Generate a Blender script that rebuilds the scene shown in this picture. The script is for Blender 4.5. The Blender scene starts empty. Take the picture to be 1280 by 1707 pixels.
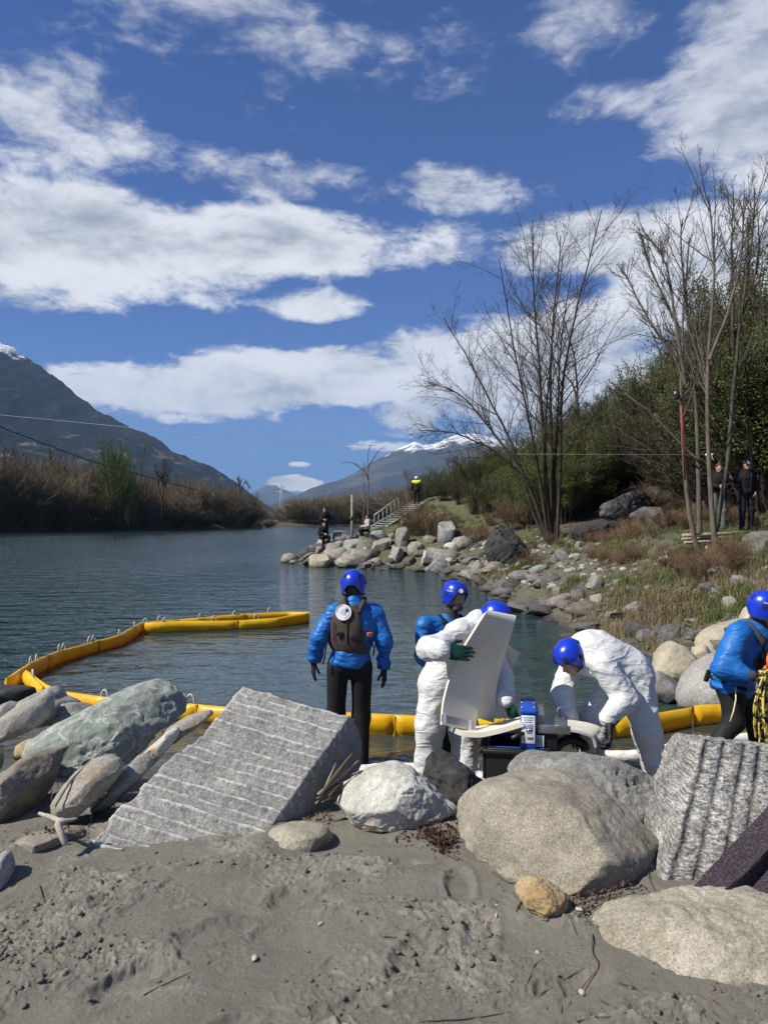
import bpy, bmesh, math, random
import numpy as np
from mathutils import Vector, Matrix
rad = math.radians
SC = bpy.context.scene
COL = SC.collection

# ------------------------------------------------------------------ camera, sky, sun, exposure
F, CZ, HOR, W0, H0 = 1230.0, 2.2, 868.0, 1280.0, 1707.0
cam_d = bpy.data.cameras.new("camera"); cam = bpy.data.objects.new("camera", cam_d); COL.objects.link(cam)
cam.location = (0, 0, CZ); cam.rotation_euler = (rad(90), 0, 0)
cam_d.sensor_fit = 'AUTO'; cam_d.sensor_width = 36.0; cam_d.lens = 36.0 * F / H0
cam_d.shift_y = (HOR - H0 / 2) / H0
cam_d.clip_start = 0.05; cam_d.clip_end = 60000
SC.camera = cam
SUN_EL, SUN_AZ = rad(46), rad(-113)         # azimuth measured from +Y towards +X: behind the camera on its left
SUND = Vector((math.sin(SUN_AZ) * math.cos(SUN_EL), math.cos(SUN_AZ) * math.cos(SUN_EL), math.sin(SUN_EL)))
sun_d = bpy.data.lights.new("sun", 'SUN'); sun = bpy.data.objects.new("sun", sun_d); COL.objects.link(sun)
sun_d.energy = 5.0; sun_d.angle = rad(0.53); sun_d.color = (1.0, 0.94, 0.82)
sun.rotation_euler = SUND.to_track_quat('Z', 'Y').to_euler(); sun.location = (-20, -20, 30)
VS = SC.view_settings
VS.view_transform = 'Standard'; VS.look = 'None'; VS.exposure = 0.54; VS.gamma = 1.0
try: VS.use_curve_mapping = False
except Exception: pass
SC.render.engine = 'CYCLES'
SC.cycles.use_denoising = True; SC.cycles.use_adaptive_sampling = True; SC.cycles.adaptive_threshold = 0.02
SC.cycles.max_bounces = 6; SC.cycles.diffuse_bounces = 3; SC.cycles.glossy_bounces = 3
SC.cycles.transmission_bounces = 4; SC.cycles.transparent_max_bounces = 8; SC.cycles.volume_bounces = 0
SC.cycles.sample_clamp_indirect = 6.0

class NT:
    """small helper that builds node trees"""
    def __init__(s, tree): s.t = tree; s.n = tree.nodes; s.l = tree.links
    def put(s, sock, v):
        if v is None: return
        if isinstance(v, bpy.types.NodeSocket): s.l.new(v, sock)
        else:
            try: sock.default_value = v
            except Exception:
                if hasattr(v, '__len__') and len(v) == 3: sock.default_value = (*v, 1.0)
                else: sock.default_value = (v, v, v)
    def node(s, typ, ins=None, **props):
        n = s.n.new(typ)
        for k, v in props.items(): setattr(n, k, v)
        for k, v in (ins or {}).items(): s.put(n.inputs[k], v)
        return n
    def m(s, op, a, b=None, c=None, clamp=False):
        n = s.n.new('ShaderNodeMath'); n.operation = op; n.use_clamp = clamp
        s.put(n.inputs[0], a); s.put(n.inputs[1], b)
        if c is not None: s.put(n.inputs[2], c)
        return n.outputs[0]
    def vm(s, op, a, b=None):
        n = s.n.new('ShaderNodeVectorMath'); n.operation = op
        s.put(n.inputs[0], a)
        if b is not None: s.put(n.inputs[3 if op == 'SCALE' else 1], b)
        return n.outputs[1] if op in ('DOT_PRODUCT', 'LENGTH') else n.outputs[0]
    def noise(s, vec, scale, detail=4, rough=0.55, dist=0.0, out=0, typ='FBM'):
        n = s.n.new('ShaderNodeTexNoise'); n.noise_type = typ
        s.put(n.inputs['Vector'], vec); s.put(n.inputs['Scale'], scale); s.put(n.inputs['Detail'], detail)
        s.put(n.inputs['Roughness'], rough); s.put(n.inputs['Distortion'], dist)
        return n.outputs[out]
    def voro(s, vec, scale, feature='F1', out=0, rnd=1.0):
        n = s.n.new('ShaderNodeTexVoronoi'); n.feature = feature
        s.put(n.inputs['Vector'], vec); s.put(n.inputs['Scale'], scale); s.put(n.inputs['Randomness'], rnd)
        return n.outputs[out]
    def ss(s, v, a, b, lo=0.0, hi=1.0):
        n = s.n.new('ShaderNodeMapRange'); n.interpolation_type = 'SMOOTHSTEP'
        for k, x in zip(range(5), (v, a, b, lo, hi)): s.put(n.inputs[k], x)
        return n.outputs[0]
    def lin(s, v, a, b, lo=0.0, hi=1.0):
        n = s.n.new('ShaderNodeMapRange')
        for k, x in zip(range(5), (v, a, b, lo, hi)): s.put(n.inputs[k], x)
        return n.outputs[0]
    def mix(s, fac, a, b, typ='MIX'):
        n = s.n.new('ShaderNodeMix'); n.data_type = 'RGBA'; n.blend_type = typ
        s.put(n.inputs[0], fac); s.put(n.inputs[6], a); s.put(n.inputs[7], b)
        return n.outputs[2]
    def bump(s, h, strength=0.5, dist=0.01, normal=None):
        n = s.n.new('ShaderNodeBump'); s.put(n.inputs['Strength'], strength); s.put(n.inputs['Distance'], dist)
        s.put(n.inputs['Height'], h)
        if normal is not None: s.put(n.inputs['Normal'], normal)
        return n.outputs[0]
    def mapping(s, vec, scale=(1, 1, 1), rot=(0, 0, 0), loc=(0, 0, 0)):
        n = s.n.new('ShaderNodeMapping'); s.put(n.inputs[0], vec); n.inputs[1].default_value = loc
        n.inputs[2].default_value = rot; n.inputs[3].default_value = scale
        return n.outputs[0]

# ---- world: physical sky with broken cloud over the whole dome
wd = bpy.data.worlds.new("World"); SC.world = wd; wd.use_nodes = True
N = NT(wd.node_tree); N.n.clear()
sky = N.node('ShaderNodeTexSky', sky_type='NISHITA', sun_disc=False, sun_elevation=SUN_EL, sun_rotation=SUN_AZ,
             altitude=300, air_density=1.0, dust_density=0.7, ozone_density=2.6)
tc = N.node('ShaderNodeTexCoord').outputs['Generated']
sx = N.node('ShaderNodeSeparateXYZ', {0: tc}).outputs
az = N.m('ARCTAN2', sx[0], sx[1])
hyp = N.m('SQRT', N.m('ADD', N.m('MULTIPLY', sx[0], sx[0]), N.m('MULTIPLY', sx[1], sx[1])))
el = N.m('ARCTAN2', sx[2], hyp)
def cloud_noise(daz, dele, det=8):
    a = N.m('ADD', az, daz); e = N.m('ADD', el, dele)
    v = N.node('ShaderNodeCombineXYZ', {0: N.m('MULTIPLY', N.m('SINE', a), N.m('COSINE', e)), 1: N.m('MULTIPLY', N.m('COSINE', a), N.m('COSINE', e)), 2: N.m('MULTIPLY', e, 2.0)}).outputs[0]
    big = N.noise(v, 8.0, det, 0.62, 0.25)
    return v, big
v0, n0 = cloud_noise(0.0, 0.0)
_, n1 = cloud_noise(-0.012, 0.03, 4)
fine = N.noise(v0, 30.0, 3, 0.62, 0.6)
# where the cloud banks lie: azimuth, elevation, half widths, strength
BL = [(330, 20, 330, 110, .46), (620, 90, 240, 100, .44), (430, 130, 260, 80, .34), (60, 190, 230, 110, .62), (200, 250, 200, 50, .34), (140, 400, 400, 92, .86), (60, 490, 200, 40, .44), (470, 405, 340, 66, .74), (340, 490, 130, 34, .42), (740, 318, 190, 48, .56), (480, 300, 260, 42, .50), (670, 428, 150, 30, .52),
      (515, 508, 100, 34, .64), (330, 650, 260, 46, .76), (560, 625, 300, 52, .84), (340, 690, 210, 18, .42), (720, 600, 130, 66, .80), (700, 690, 90, 44, .56), (900, 620, 240, 120, .74), (1100, 610, 190, 64, .58), (1270, 170, 215, 150, .90), (1060, 400, 250, 62, .84),
      (1210, 480, 220, 120, .80), (990, 30, 190, 90, .44), (1050, 165, 150, 44, .52), (1240, 0, 140, 80, .66), (490, 806, 50, 15, .74), (560, 822, 40, 8, .56), (498, 774, 24, 6, .46), (640, 745, 70, 14, .44)]
dens = None
ae = N.node('ShaderNodeCombineXYZ', {0: az, 1: el}).outputs[0]
for (px, py, rx, ry, a) in BL:
    a0 = math.atan((px - 640) / F); e0 = math.atan((HOR - py) / F * math.cos(a0))
    ra, re = rx / F * math.cos(a0) ** 2 * 1.25, ry / F * math.cos(e0) ** 2 * 1.25
    nd = N.n.new('ShaderNodeVectorMath'); nd.operation = 'MULTIPLY_ADD'; N.l.new(ae, nd.inputs[0])
    nd.inputs[1].default_value = (1 / ra, 1 / re, 0); nd.inputs[2].default_value = (-a0 / ra, -e0 / re, 0)
    g = N.m('MULTIPLY_ADD', N.vm('DOT_PRODUCT', nd.outputs[0], nd.outputs[0]), -a, a)
    dens = N.m('MAXIMUM', g, 0.0) if dens is None else N.m('SMOOTH_MAX', dens, g, 0.12)
# the rest of the dome carries the same kind of broken cloud
absaz = N.m('ABSOLUTE', az)
outside = N.m('MAXIMUM', N.ss(absaz, 0.50, 0.66), N.ss(el, 0.60, 0.75))
patch = N.ss(N.noise(v0, 2.1, 2, 0.5), 0.47, 0.67, 0.0, 0.55)
dens = N.m('MAXIMUM', dens, N.m('MULTIPLY', patch, outside))
def cover(n):
    t = N.m('ADD', N.m('ADD', dens, N.m('MULTIPLY', N.m('SUBTRACT', n, 0.5), 1.25)), N.m('MULTIPLY', N.m('SUBTRACT', fine, 0.5), 0.42))
    return t
t0 = cover(n0); t1 = cover(n1)
cov = N.ss(t0, 0.25, N.lin(el, 0.10, 0.50, 0.47, 0.72))
high = N.ss(el, 0.30, 0.62)
cov = N.m('MULTIPLY', cov, N.m('SUBTRACT', 1.0, N.m('MULTIPLY', high, 0.38)))
light = N.m('ADD', 0.92, N.m('MULTIPLY', N.m('SUBTRACT', t0, t1), 0.95))
light = N.m('SUBTRACT', light, N.m('MULTIPLY', N.ss(t0, 0.55, 1.05), 0.13))
light = N.m('MAXIMUM', N.m('MINIMUM', light, 1.08), 0.46)
ccol = N.mix(N.ss(light, 0.5, 1.0), (5.6, 6.2, 7.2), (11.6, 11.7, 11.8))
ccol = N.vm('SCALE', ccol, N.lin(light, 0.46, 1.08, 0.72, 1.06))
below = N.ss(el, -0.01, 0.015)
skyc = N.vm('MULTIPLY', sky.outputs[0], (0.25, 0.60, 1.22))
col = N.mix(N.m('MULTIPLY', cov, below), skyc, ccol)
bg = N.node('ShaderNodeBackground', {0: col, 1: 0.054})
N.l.new(bg.outputs[0], N.node('ShaderNodeOutputWorld').inputs[0])
wd.cycles.sampling_method = 'NONE'

# ------------------------------------------------------------------ numeric helpers
def P(px, py, d):
    return Vector(((px - 640) / F * d, d, CZ + (HOR - py) / F * d))

_perm = {}
def perlin(p, seed=0):
    p = np.asarray(p, np.float64)
    if seed not in _perm:
        r = np.random.default_rng(seed + 11)
        pm = r.permutation(256); g = r.normal(size=(256, 3)); g /= np.linalg.norm(g, axis=1)[:, None]
        _perm[seed] = (np.concatenate([pm, pm]), g)
    pm, g = _perm[seed]
    i = np.floor(p).astype(np.int64); f = p - i; u = f * f * f * (f * (f * 6 - 15) + 10)
    i &= 255
    out = 0
    for dx in (0, 1):
        wx = u[..., 0] if dx else 1 - u[..., 0]
        for dy in (0, 1):
            wy = u[..., 1] if dy else 1 - u[..., 1]
            for dz in (0, 1):
                wz = u[..., 2] if dz else 1 - u[..., 2]
                h = pm[pm[pm[(i[..., 0] + dx) & 255] + ((i[..., 1] + dy) & 255)] + ((i[..., 2] + dz) & 255)]
                gr = g[h]
                out = out + wx * wy * wz * (gr[..., 0] * (f[..., 0] - dx) + gr[..., 1] * (f[..., 1] - dy) + gr[..., 2] * (f[..., 2] - dz))
    return out * 1.5
def fbm(p, octv=4, seed=0, gain=0.5, lac=2.03, ridged=False):
    p = np.asarray(p, np.float64); a = 1.0; s = 0; tot = 0
    for k in range(octv):
        n = perlin(p + k * 17.3, seed + k)
        s = s + a * ((1 - 2 * np.abs(n)) if ridged else n); tot += a
        p = p * lac; a *= gain
    return s / tot
def xyz(x, y, z=0.0):
    x, y, z = np.broadcast_arrays(x, y, z); return np.stack([x, y, z], -1).astype(np.float64)
def sstep(x, a, b):
    t = np.clip((np.asarray(x, float) - a) / (b - a), 0, 1); return t * t * (3 - 2 * t)

def mesh_np(name, v, faces, smooth=True):
    """faces: int array (n,3) or (n,4), or a list of such arrays"""
    me = bpy.data.meshes.new(name)
    v = np.ascontiguousarray(v, np.float32)
    fl = faces if isinstance(faces, list) else [faces]
    fl = [np.asarray(f, np.int32) for f in fl if len(f)]
    me.vertices.add(len(v)); me.vertices.foreach_set('co', v.ravel())
    tot = sum(f.size for f in fl); cnt = sum(len(f) for f in fl)
    me.loops.add(tot); me.loops.foreach_set('vertex_index', np.concatenate([f.ravel() for f in fl]))
    ls = []; o = 0
    for f in fl:
        ls.append(o + np.arange(len(f)) * f.shape[1]); o += f.size
    me.polygons.add(cnt); me.polygons.foreach_set('loop_start', np.concatenate(ls).astype(np.int32))
    me.update(calc_edges=True); me.validate()
    me.polygons.foreach_set('use_smooth', np.full(len(me.polygons), smooth))
    me.update()
    return me
def link(name, me, mat=None, parent=None, label=None, cat=None, group=None, kind=None):
    o = bpy.data.objects.new(name, me); COL.objects.link(o)
    if mat is not None and me is not None and not me.materials: me.materials.append(mat)
    if parent is not None: o.parent = parent
    return tag(o, label, cat, group, kind)
def tag(o, label=None, cat=None, group=None, kind=None):
    if label: o["label"] = label
    if cat: o["category"] = cat
    if group: o["group"] = group
    if kind: o["kind"] = kind
    return o
def empty(name, loc, label=None, cat=None, group=None):
    return tag(_mk(name, loc), label, cat, group)
def _mk(name, loc):
    o = bpy.data.objects.new(name, None); COL.objects.link(o); o.location = loc; o.empty_display_size = 0.1; return o
def part(name, v, faces, mat, root, smooth=True, label=None):
    """a part given in world coordinates below a root that carries only a location or a full matrix"""
    v = np.asarray(v, float) - np.array(root.location)
    return link(name, mesh_np(name, v, faces, smooth), mat, root, label)
def grid_faces(nu, nv, wrap_u=False):
    i = np.arange(nu if wrap_u else nu - 1); j = np.arange(nv - 1)
    I, J = np.meshgrid(i, j, indexing='ij'); I2 = (I + 1) % nu
    return np.stack([I * nv + J, I2 * nv + J, I2 * nv + J + 1, I * nv + J + 1], -1).reshape(-1, 4)
def tube(pts, radii, n=8, caps=True):
    """one tapered tube along a polyline"""
    pts = np.asarray([tuple(p) for p in pts], float); radii = np.broadcast_to(np.asarray(radii, float), (len(pts),))
    t = np.gradient(pts, axis=0); t /= np.maximum(np.linalg.norm(t, axis=1), 1e-9)[:, None]
    ref = np.array([0, 0, 1.0]) if abs(t[:, 2]).mean() < 0.8 else np.array([1.0, 0, 0])
    a = np.cross(t, ref); a /= np.maximum(np.linalg.norm(a, axis=1), 1e-9)[:, None]; b = np.cross(t, a)
    th = np.arange(n) / n * 2 * math.pi
    v = pts[:, None] + radii[:, None, None] * (np.cos(th)[None, :, None] * a[:, None] + np.sin(th)[None, :, None] * b[:, None])
    m = len(pts); f = []
    I, J = np.meshgrid(np.arange(m - 1), np.arange(n), indexing='ij'); J2 = (J + 1) % n
    q = np.stack([I * n + J, I * n + J2, (I + 1) * n + J2, (I + 1) * n + J], -1).reshape(-1, 4)
    v = v.reshape(-1, 3)
    if caps:
        v = np.concatenate([v, pts[:1], pts[-1:]]); c0, c1 = m * n, m * n + 1
        k = np.arange(n); k2 = (k + 1) % n
        tr = np.concatenate([np.stack([k2, k, np.full(n, c0)], -1), np.stack([(m - 1) * n + k, (m - 1) * n + k2, np.full(n, c1)], -1)])
        return v, [q, tr]
    return v, [q]
def join(parts):
    """[(verts, [faces...])...] -> one"""
    vs, q4, q3, o = [], [], [], 0
    for v, fl in parts:
        for f in (fl if isinstance(fl, list) else [fl]):
            f = np.asarray(f)
            if len(f): (q4 if f.shape[1] == 4 else q3).append(f + o)
        vs.append(np.asarray(v)); o += len(v)
    out = []
    if q4: out.append(np.concatenate(q4))
    if q3: out.append(np.concatenate(q3))
    return np.concatenate(vs), out
def box(c, s, R=None, bev=0.0):
    """box with chamfered edges: centre, full sizes, optional 3x3 rotation (columns = axes)"""
    hx, hy, hz = [x / 2 for x in s]; b = min(bev, hx * .9, hy * .9, hz * .9)
    if b <= 0:
        v = np.array([[x, y, z] for x in (-hx, hx) for y in (-hy, hy) for z in (-hz, hz)])
        f = [np.array([[0, 1, 3, 2], [4, 6, 7, 5], [0, 4, 5, 1], [2, 3, 7, 6], [0, 2, 6, 4], [1, 5, 7, 3]])]
    else:
        bm = bmesh.new(); bmesh.ops.create_cube(bm, size=1)
        for q in bm.verts: q.co = (q.co.x * 2 * hx, q.co.y * 2 * hy, q.co.z * 2 * hz)
        bmesh.ops.bevel(bm, geom=bm.edges[:], offset=b, segments=2, profile=0.5, affect='EDGES')
        bm.verts.index_update()
        v = np.array([q.co[:] for q in bm.verts]); q4 = [[w.index for w in fc.verts] for fc in bm.faces if len(fc.verts) == 4]; q3 = [[w.index for w in fc.verts] for fc in bm.faces if len(fc.verts) == 3]
        f = [np.array(q4)] + ([np.array(q3)] if q3 else [])
        bm.free()
    if R is not None: v = v @ np.asarray(R).T
    return v + np.asarray(tuple(c)), f
def rotz(a):
    c, s = math.cos(a), math.sin(a); return np.array([[c, -s, 0], [s, c, 0], [0, 0, 1.0]])

# ------------------------------------------------------------------ implicit surfaces (bodies, cloth, boulders)
class Field:
    """smooth union of tapered capsules and ellipsoids, turned into ONE continuous surface"""
    def __init__(s, k=0.03): s.p = []; s.k = k; s.cut = []
    def cone(s, a, b, ra, rb, k=None): s.p.append(('c', np.array(a, float), np.array(b, float), ra, rb, k)); return s
    def chain(s, pts, rr, k=None):
        for i in range(len(pts) - 1): s.cone(pts[i], pts[i + 1], rr[i], rr[i + 1], k)
        return s
    def ell(s, c, r, R=None, k=None): s.p.append(('e', np.array(c, float), np.array(r, float), np.eye(3) if R is None else np.asarray(R), None, k)); return s
    def clip(s, point, normal): s.cut.append((np.array(point, float), np.array(normal, float) / np.linalg.norm(normal))); return s
    def mesh(s, h=0.012):
        lo, hi = [], []
        for q in s.p:
            if q[0] == 'c':
                r = max(q[3], q[4]); lo.append(np.minimum(q[1], q[2]) - r); hi.append(np.maximum(q[1], q[2]) + r)
            else:
                r = q[2].max(); lo.append(q[1] - r); hi.append(q[1] + r)
        pad = 3 * h + s.k * 0.3
        o = np.min(lo, 0) - pad; n = np.ceil((np.max(hi, 0) + pad - o) / h).astype(int) + 1
        f = np.full(n, 0.5); ax = [o[i] + np.arange(n[i]) * h for i in range(3)]
        for q, l, u in zip(s.p, lo, hi):
            k = q[5] if q[5] is not None else s.k
            m = max(k, 2.5 * h) * 1.4 + 2 * h
            a = np.clip(np.floor((l - m - o) / h).astype(int), 0, n - 1); b = np.clip(np.ceil((u + m - o) / h).astype(int) + 1, 1, n)
            sl = tuple(slice(a[i], b[i]) for i in range(3))
            X = np.stack(np.meshgrid(*[ax[i][sl[i]] for i in range(3)], indexing='ij'), -1)
            if q[0] == 'c':
                ab = q[2] - q[1]; L = max(ab @ ab, 1e-12)
                t = np.clip(((X - q[1]) @ ab) / L, 0, 1)
                d = np.linalg.norm(X - q[1] - t[..., None] * ab, axis=-1) - (q[3] + t * (q[4] - q[3]))
            else:
                Y = (X - q[1]) @ q[3]; k0 = np.linalg.norm(Y / q[2], axis=-1); k1 = np.linalg.norm(Y / q[2] ** 2, axis=-1)
                d = k0 * (k0 - 1) / np.maximum(k1, 1e-9)
            g = f[sl]; hh = np.clip(0.5 + 0.5 * (g - d) / k, 0, 1)
            f[sl] = g + (d - g) * hh - k * hh * (1 - hh)
        if s.cut:
            X = np.stack(np.meshgrid(*ax, indexing='ij'), -1)
            for pt, nr in s.cut: f = np.maximum(f, (X - pt) @ nr)
        return nets(f, o, h)
def nets(f, o, h):
    """naive surface nets"""
    neg = f < 0; nx, ny, nz = f.shape
    cs = [(i, j, k) for i in (0, 1) for j in (0, 1) for k in (0, 1)]
    cnt = sum(neg[i:nx - 1 + i, j:ny - 1 + j, k:nz - 1 + k].astype(np.int8) for i, j, k in cs)
    act = (cnt > 0) & (cnt < 8); I = np.argwhere(act); idx = np.full(act.shape, -1); idx[act] = np.arange(len(I))
    acc = np.zeros((len(I), 3)); num = np.zeros(len(I))
    val = {c: f[I[:, 0] + c[0], I[:, 1] + c[1], I[:, 2] + c[2]] for c in cs}
    for a in cs:
        for ax in range(3):
            if a[ax] == 0:
                b = list(a); b[ax] = 1; b = tuple(b); va, vb = val[a], val[b]; cr = (va < 0) != (vb < 0)
                t = np.where(cr, va / np.where(cr, va - vb, 1), 0)
                p = np.array(a, float) + t[:, None] * (np.array(b) - np.array(a)); acc[cr] += p[cr]; num[cr] += 1
    v = o + (I + acc / np.maximum(num, 1)[:, None]) * h
    Q = []
    for ax in range(3):
        sl0 = [slice(None)] * 3; sl1 = [slice(None)] * 3; sl0[ax] = slice(0, -1); sl1[ax] = slice(1, None)
        a, b = neg[tuple(sl0)], neg[tuple(sl1)]; E = np.argwhere(a != b); s0 = a[tuple(E.T)]
        u, w = [(1, 2), (2, 0), (0, 1)][ax]
        ok = (E[:, u] > 0) & (E[:, w] > 0) & (E[:, u] < f.shape[u] - 1) & (E[:, w] < f.shape[w] - 1); E = E[ok]; s0 = s0[ok]
        def at(du, dw):
            q = E.copy(); q[:, u] += du; q[:, w] += dw; return idx[q[:, 0], q[:, 1], q[:, 2]]
        q = np.stack([at(-1, -1), at(0, -1), at(0, 0), at(-1, 0)], -1)
        q[~s0] = q[~s0][:, ::-1]; Q.append(q)
    Q = np.concatenate(Q); Q = Q[(Q >= 0).all(1)]
    return v, Q
def vnormals(v, q):
    n = np.zeros_like(v)
    for f in (q if isinstance(q, list) else [q]):
        a = np.cross(v[f[:, 2]] - v[f[:, 0]], v[f[:, -1]] - v[f[:, 1]])
        for k in range(f.shape[1]): np.add.at(n, f[:, k], a)
    return n / np.maximum(np.linalg.norm(n, axis=1), 1e-12)[:, None]
def relax(v, q, it=1, lam=0.5):
    e = np.concatenate([q[:, [i, (i + 1) % q.shape[1]]] for i in range(q.shape[1])])
    for _ in range(it):
        s = np.zeros_like(v); c = np.zeros(len(v)); np.add.at(s, e[:, 0], v[e[:, 1]]); np.add.at(c, e[:, 0], 1)
        np.add.at(s, e[:, 1], v[e[:, 0]]); np.add.at(c, e[:, 1], 1)
        v = v + lam * (s / np.maximum(c, 1)[:, None] - v)
    return v

# ------------------------------------------------------------------ materials
def new_mat(name):
    m = bpy.data.materials.new(name); m.use_nodes = True; T = NT(m.node_tree); T.n.clear()
    b = T.node('ShaderNodeBsdfPrincipled'); o = T.node('ShaderNodeOutputMaterial'); T.l.new(b.outputs[0], o.inputs[0])
    return m, T, b
def obj_co(T): return T.node('ShaderNodeTexCoord').outputs['Object']
def pos(T): return T.node('ShaderNodeNewGeometry').outputs['Position']
def simple(name, c, rough=0.6, var=0.15, scale=8.0, bump=0.0, bscale=40.0, metal=0.0, spec=0.5, bdist=0.004, rnd=0.0):
    m, T, b = new_mat(name); co = obj_co(T)
    n = T.noise(co, scale, 5, 0.6)
    dark = tuple(x * (1 - var) for x in c); lite = tuple(min(1, x * (1 + var)) for x in c)
    colr = T.mix(T.ss(n, 0.3, 0.7), dark, lite)
    if rnd:
        r = T.node('ShaderNodeObjectInfo').outputs['Random']
        colr = T.vm('SCALE', colr, T.lin(r, 0, 1, 1 - rnd, 1 + rnd))
    T.put(b.inputs['Base Color'], colr); b.inputs['Roughness'].default_value = rough; b.inputs['Metallic'].default_value = metal
    b.inputs['Specular IOR Level'].default_value = spec
    if bump: T.put(b.inputs['Normal'], T.bump(T.noise(co, bscale, 4, 0.6), bump, bdist))
    return m
def rock_mat(name, c1, c2, speck=0.5, sscale=110.0, stain=None, stain_amt=0.0, stripes=None, rnd=0.12, bump=0.6, wet=None, veins=0.0, world=False):
    """c1/c2 large colour patches, salt-and-pepper grain, optional stripes and rust stains; wet = height below which it darkens"""
    m, T, b = new_mat(name); co = pos(T) if world else obj_co(T)
    oi = T.node('ShaderNodeObjectInfo').outputs['Random']
    off = T.vm('ADD', co, T.vm('SCALE', (7.1, 3.3, 5.7), oi))
    big = T.noise(off, 3.2, 6, 0.62, 0.4)
    c = T.mix(T.ss(big, 0.32, 0.68), c1, c2)
    g1 = T.noise(off, sscale, 2, 0.7); g2 = T.voro(off, sscale * 0.55)
    grain = T.m('ADD', T.m('MULTIPLY', T.m('SUBTRACT', g1, 0.5), 2.2), T.m('MULTIPLY', T.m('SUBTRACT', g2, 0.45), 0.6))
    med = T.m('SUBTRACT', T.noise(off, 22.0, 5, 0.65), 0.5)
    f = T.m('ADD', 1.0, T.m('ADD', T.m('MULTIPLY', grain, speck), T.m('MULTIPLY', med, 0.75)))
    if stripes:
        sv = T.mapping(off, scale=stripes[0], rot=stripes[1])
        st = T.noise(sv, 1.0, 5, 0.6, 0.5); f = T.m('ADD', f, T.m('MULTIPLY', T.m('SUBTRACT', st, 0.5), stripes[2]))
    f = T.m('MAXIMUM', f, 0.22)
    c = T.vm('SCALE', c, f)
    if veins:
        rn = T.m('ABSOLUTE', T.m('SUBTRACT', T.noise(off, 4.5, 6, 0.55, 0.8), 0.5)); c = T.mix(T.ss(rn, 0.0, 0.03, veins, 0.0), c, (0.55, 0.55, 0.5))
    if stain:
        sn = T.noise(T.vm('ADD', off, (3, 1, 8)), 5.0, 4, 0.6); c = T.mix(T.ss(sn, 0.60, 0.72, 0, stain_amt), c, stain)
    if rnd: c = T.vm('SCALE', c, T.lin(T.m('FRACT', T.m('MULTIPLY', oi, 7.31)), 0, 1, 1 - rnd * 1.6, 1 + rnd))
    ro = 0.85
    if wet is not None:
        pz = T.node('ShaderNodeSeparateXYZ', {0: pos(T)}).outputs[2]
        wn = T.m('ADD', pz, T.m('MULTIPLY', T.m('SUBTRACT', T.noise(pos(T), 6.0, 3, 0.5), 0.5), 0.16))
        wf = T.ss(wn, wet - 0.05, wet + 0.07, 1, 0)
        c = T.mix(wf, c, T.vm('SCALE', c, 0.42)); ro = T.lin(wf, 0, 1, 0.85, 0.38)
    T.put(b.inputs['Base Color'], c); T.put(b.inputs['Roughness'], ro); b.inputs['Specular IOR Level'].default_value = 0.35
    h = T.m('ADD', T.m('MULTIPLY', T.noise(off, 18.0, 8, 0.68), 1.0), T.m('MULTIPLY', g1, 0.12))
    T.put(b.inputs['Normal'], T.bump(h, bump, 0.03))
    return m
M = {}
M['granite'] = rock_mat('granite', (0.26, 0.255, 0.24), (0.37, 0.36, 0.335), 0.9, 130, stripes=((3, 60, 9), (0.3, 0.2, 0.5), 0.5))
M['granite_band'] = rock_mat('granite_banded', (0.23, 0.225, 0.21), (0.37, 0.36, 0.335), 1.25, 120, stripes=((60, 60, 220), (0.1, 0.1, 0.0), 1.2))
M['green'] = rock_mat('green_schist', (0.17, 0.20, 0.175), (0.28, 0.305, 0.265), 0.35, 90, stripes=((6, 12, 40), (0.2, 0.5, 0.3), 0.5), veins=0.5)
M['brown'] = rock_mat('brown_gneiss', (0.18, 0.158, 0.125), (0.29, 0.26, 0.21), 0.55, 120)
M['tan'] = rock_mat('tan_gneiss', (0.25, 0.235, 0.195), (0.36, 0.34, 0.29), 0.6, 120, stain=(0.32, 0.20, 0.09), stain_amt=0.35)
M['pale'] = rock_mat('pale_quartz', (0.36, 0.355, 0.31), (0.52, 0.51, 0.455), 0.35, 90, stain=(0.50, 0.30, 0.08), stain_amt=0.55)
M['rusty'] = rock_mat('rusty_stone', (0.28, 0.265, 0.235), (0.40, 0.375, 0.33), 0.4, 110, stain=(0.30, 0.13, 0.05), stain_amt=0.8)
M['dark'] = rock_mat('dark_and_shaded_schist', (0.020, 0.020, 0.021), (0.052, 0.052, 0.053), 0.5, 90, stripes=((5, 20, 50), (0.4, 0.3, 0.2), 0.6))  # dark stone; its near-black also paints the shade on one broken rock
M['grey'] = rock_mat('grey_gneiss', (0.17, 0.168, 0.155), (0.30, 0.295, 0.275), 0.7, 120, stripes=((10, 14, 40), (0.4, 0.3, 0.2), 0.7), veins=0.25)
M['golden'] = rock_mat('golden_stone', (0.30, 0.20, 0.09), (0.42, 0.32, 0.19), 0.6, 120, stain=(0.22, 0.11, 0.03), stain_amt=0.5)
M['boulder'] = rock_mat('warm_granite', (0.20, 0.178, 0.135), (0.31, 0.28, 0.22), 0.9, 170)
M['sandy'] = rock_mat('sand_coated_granite', (0.25, 0.225, 0.17), (0.37, 0.335, 0.265), 0.75, 150, stripes=((14, 30, 60), (0.2, 0.9, 0.2), 0.5))
M['cream'] = rock_mat('cream_gneiss', (0.34, 0.30, 0.22), (0.46, 0.41, 0.31), 0.35, 120, wet=0.02)
M['rubble'] = rock_mat('rubble', (0.11, 0.10, 0.085), (0.24, 0.22, 0.185), 0.45, 60, rnd=0.33, wet=0.12)
M['rubble_pale'] = rock_mat('rubble_pale', (0.21, 0.20, 0.175), (0.36, 0.345, 0.305), 0.4, 60, rnd=0.2, wet=0.10)
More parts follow.
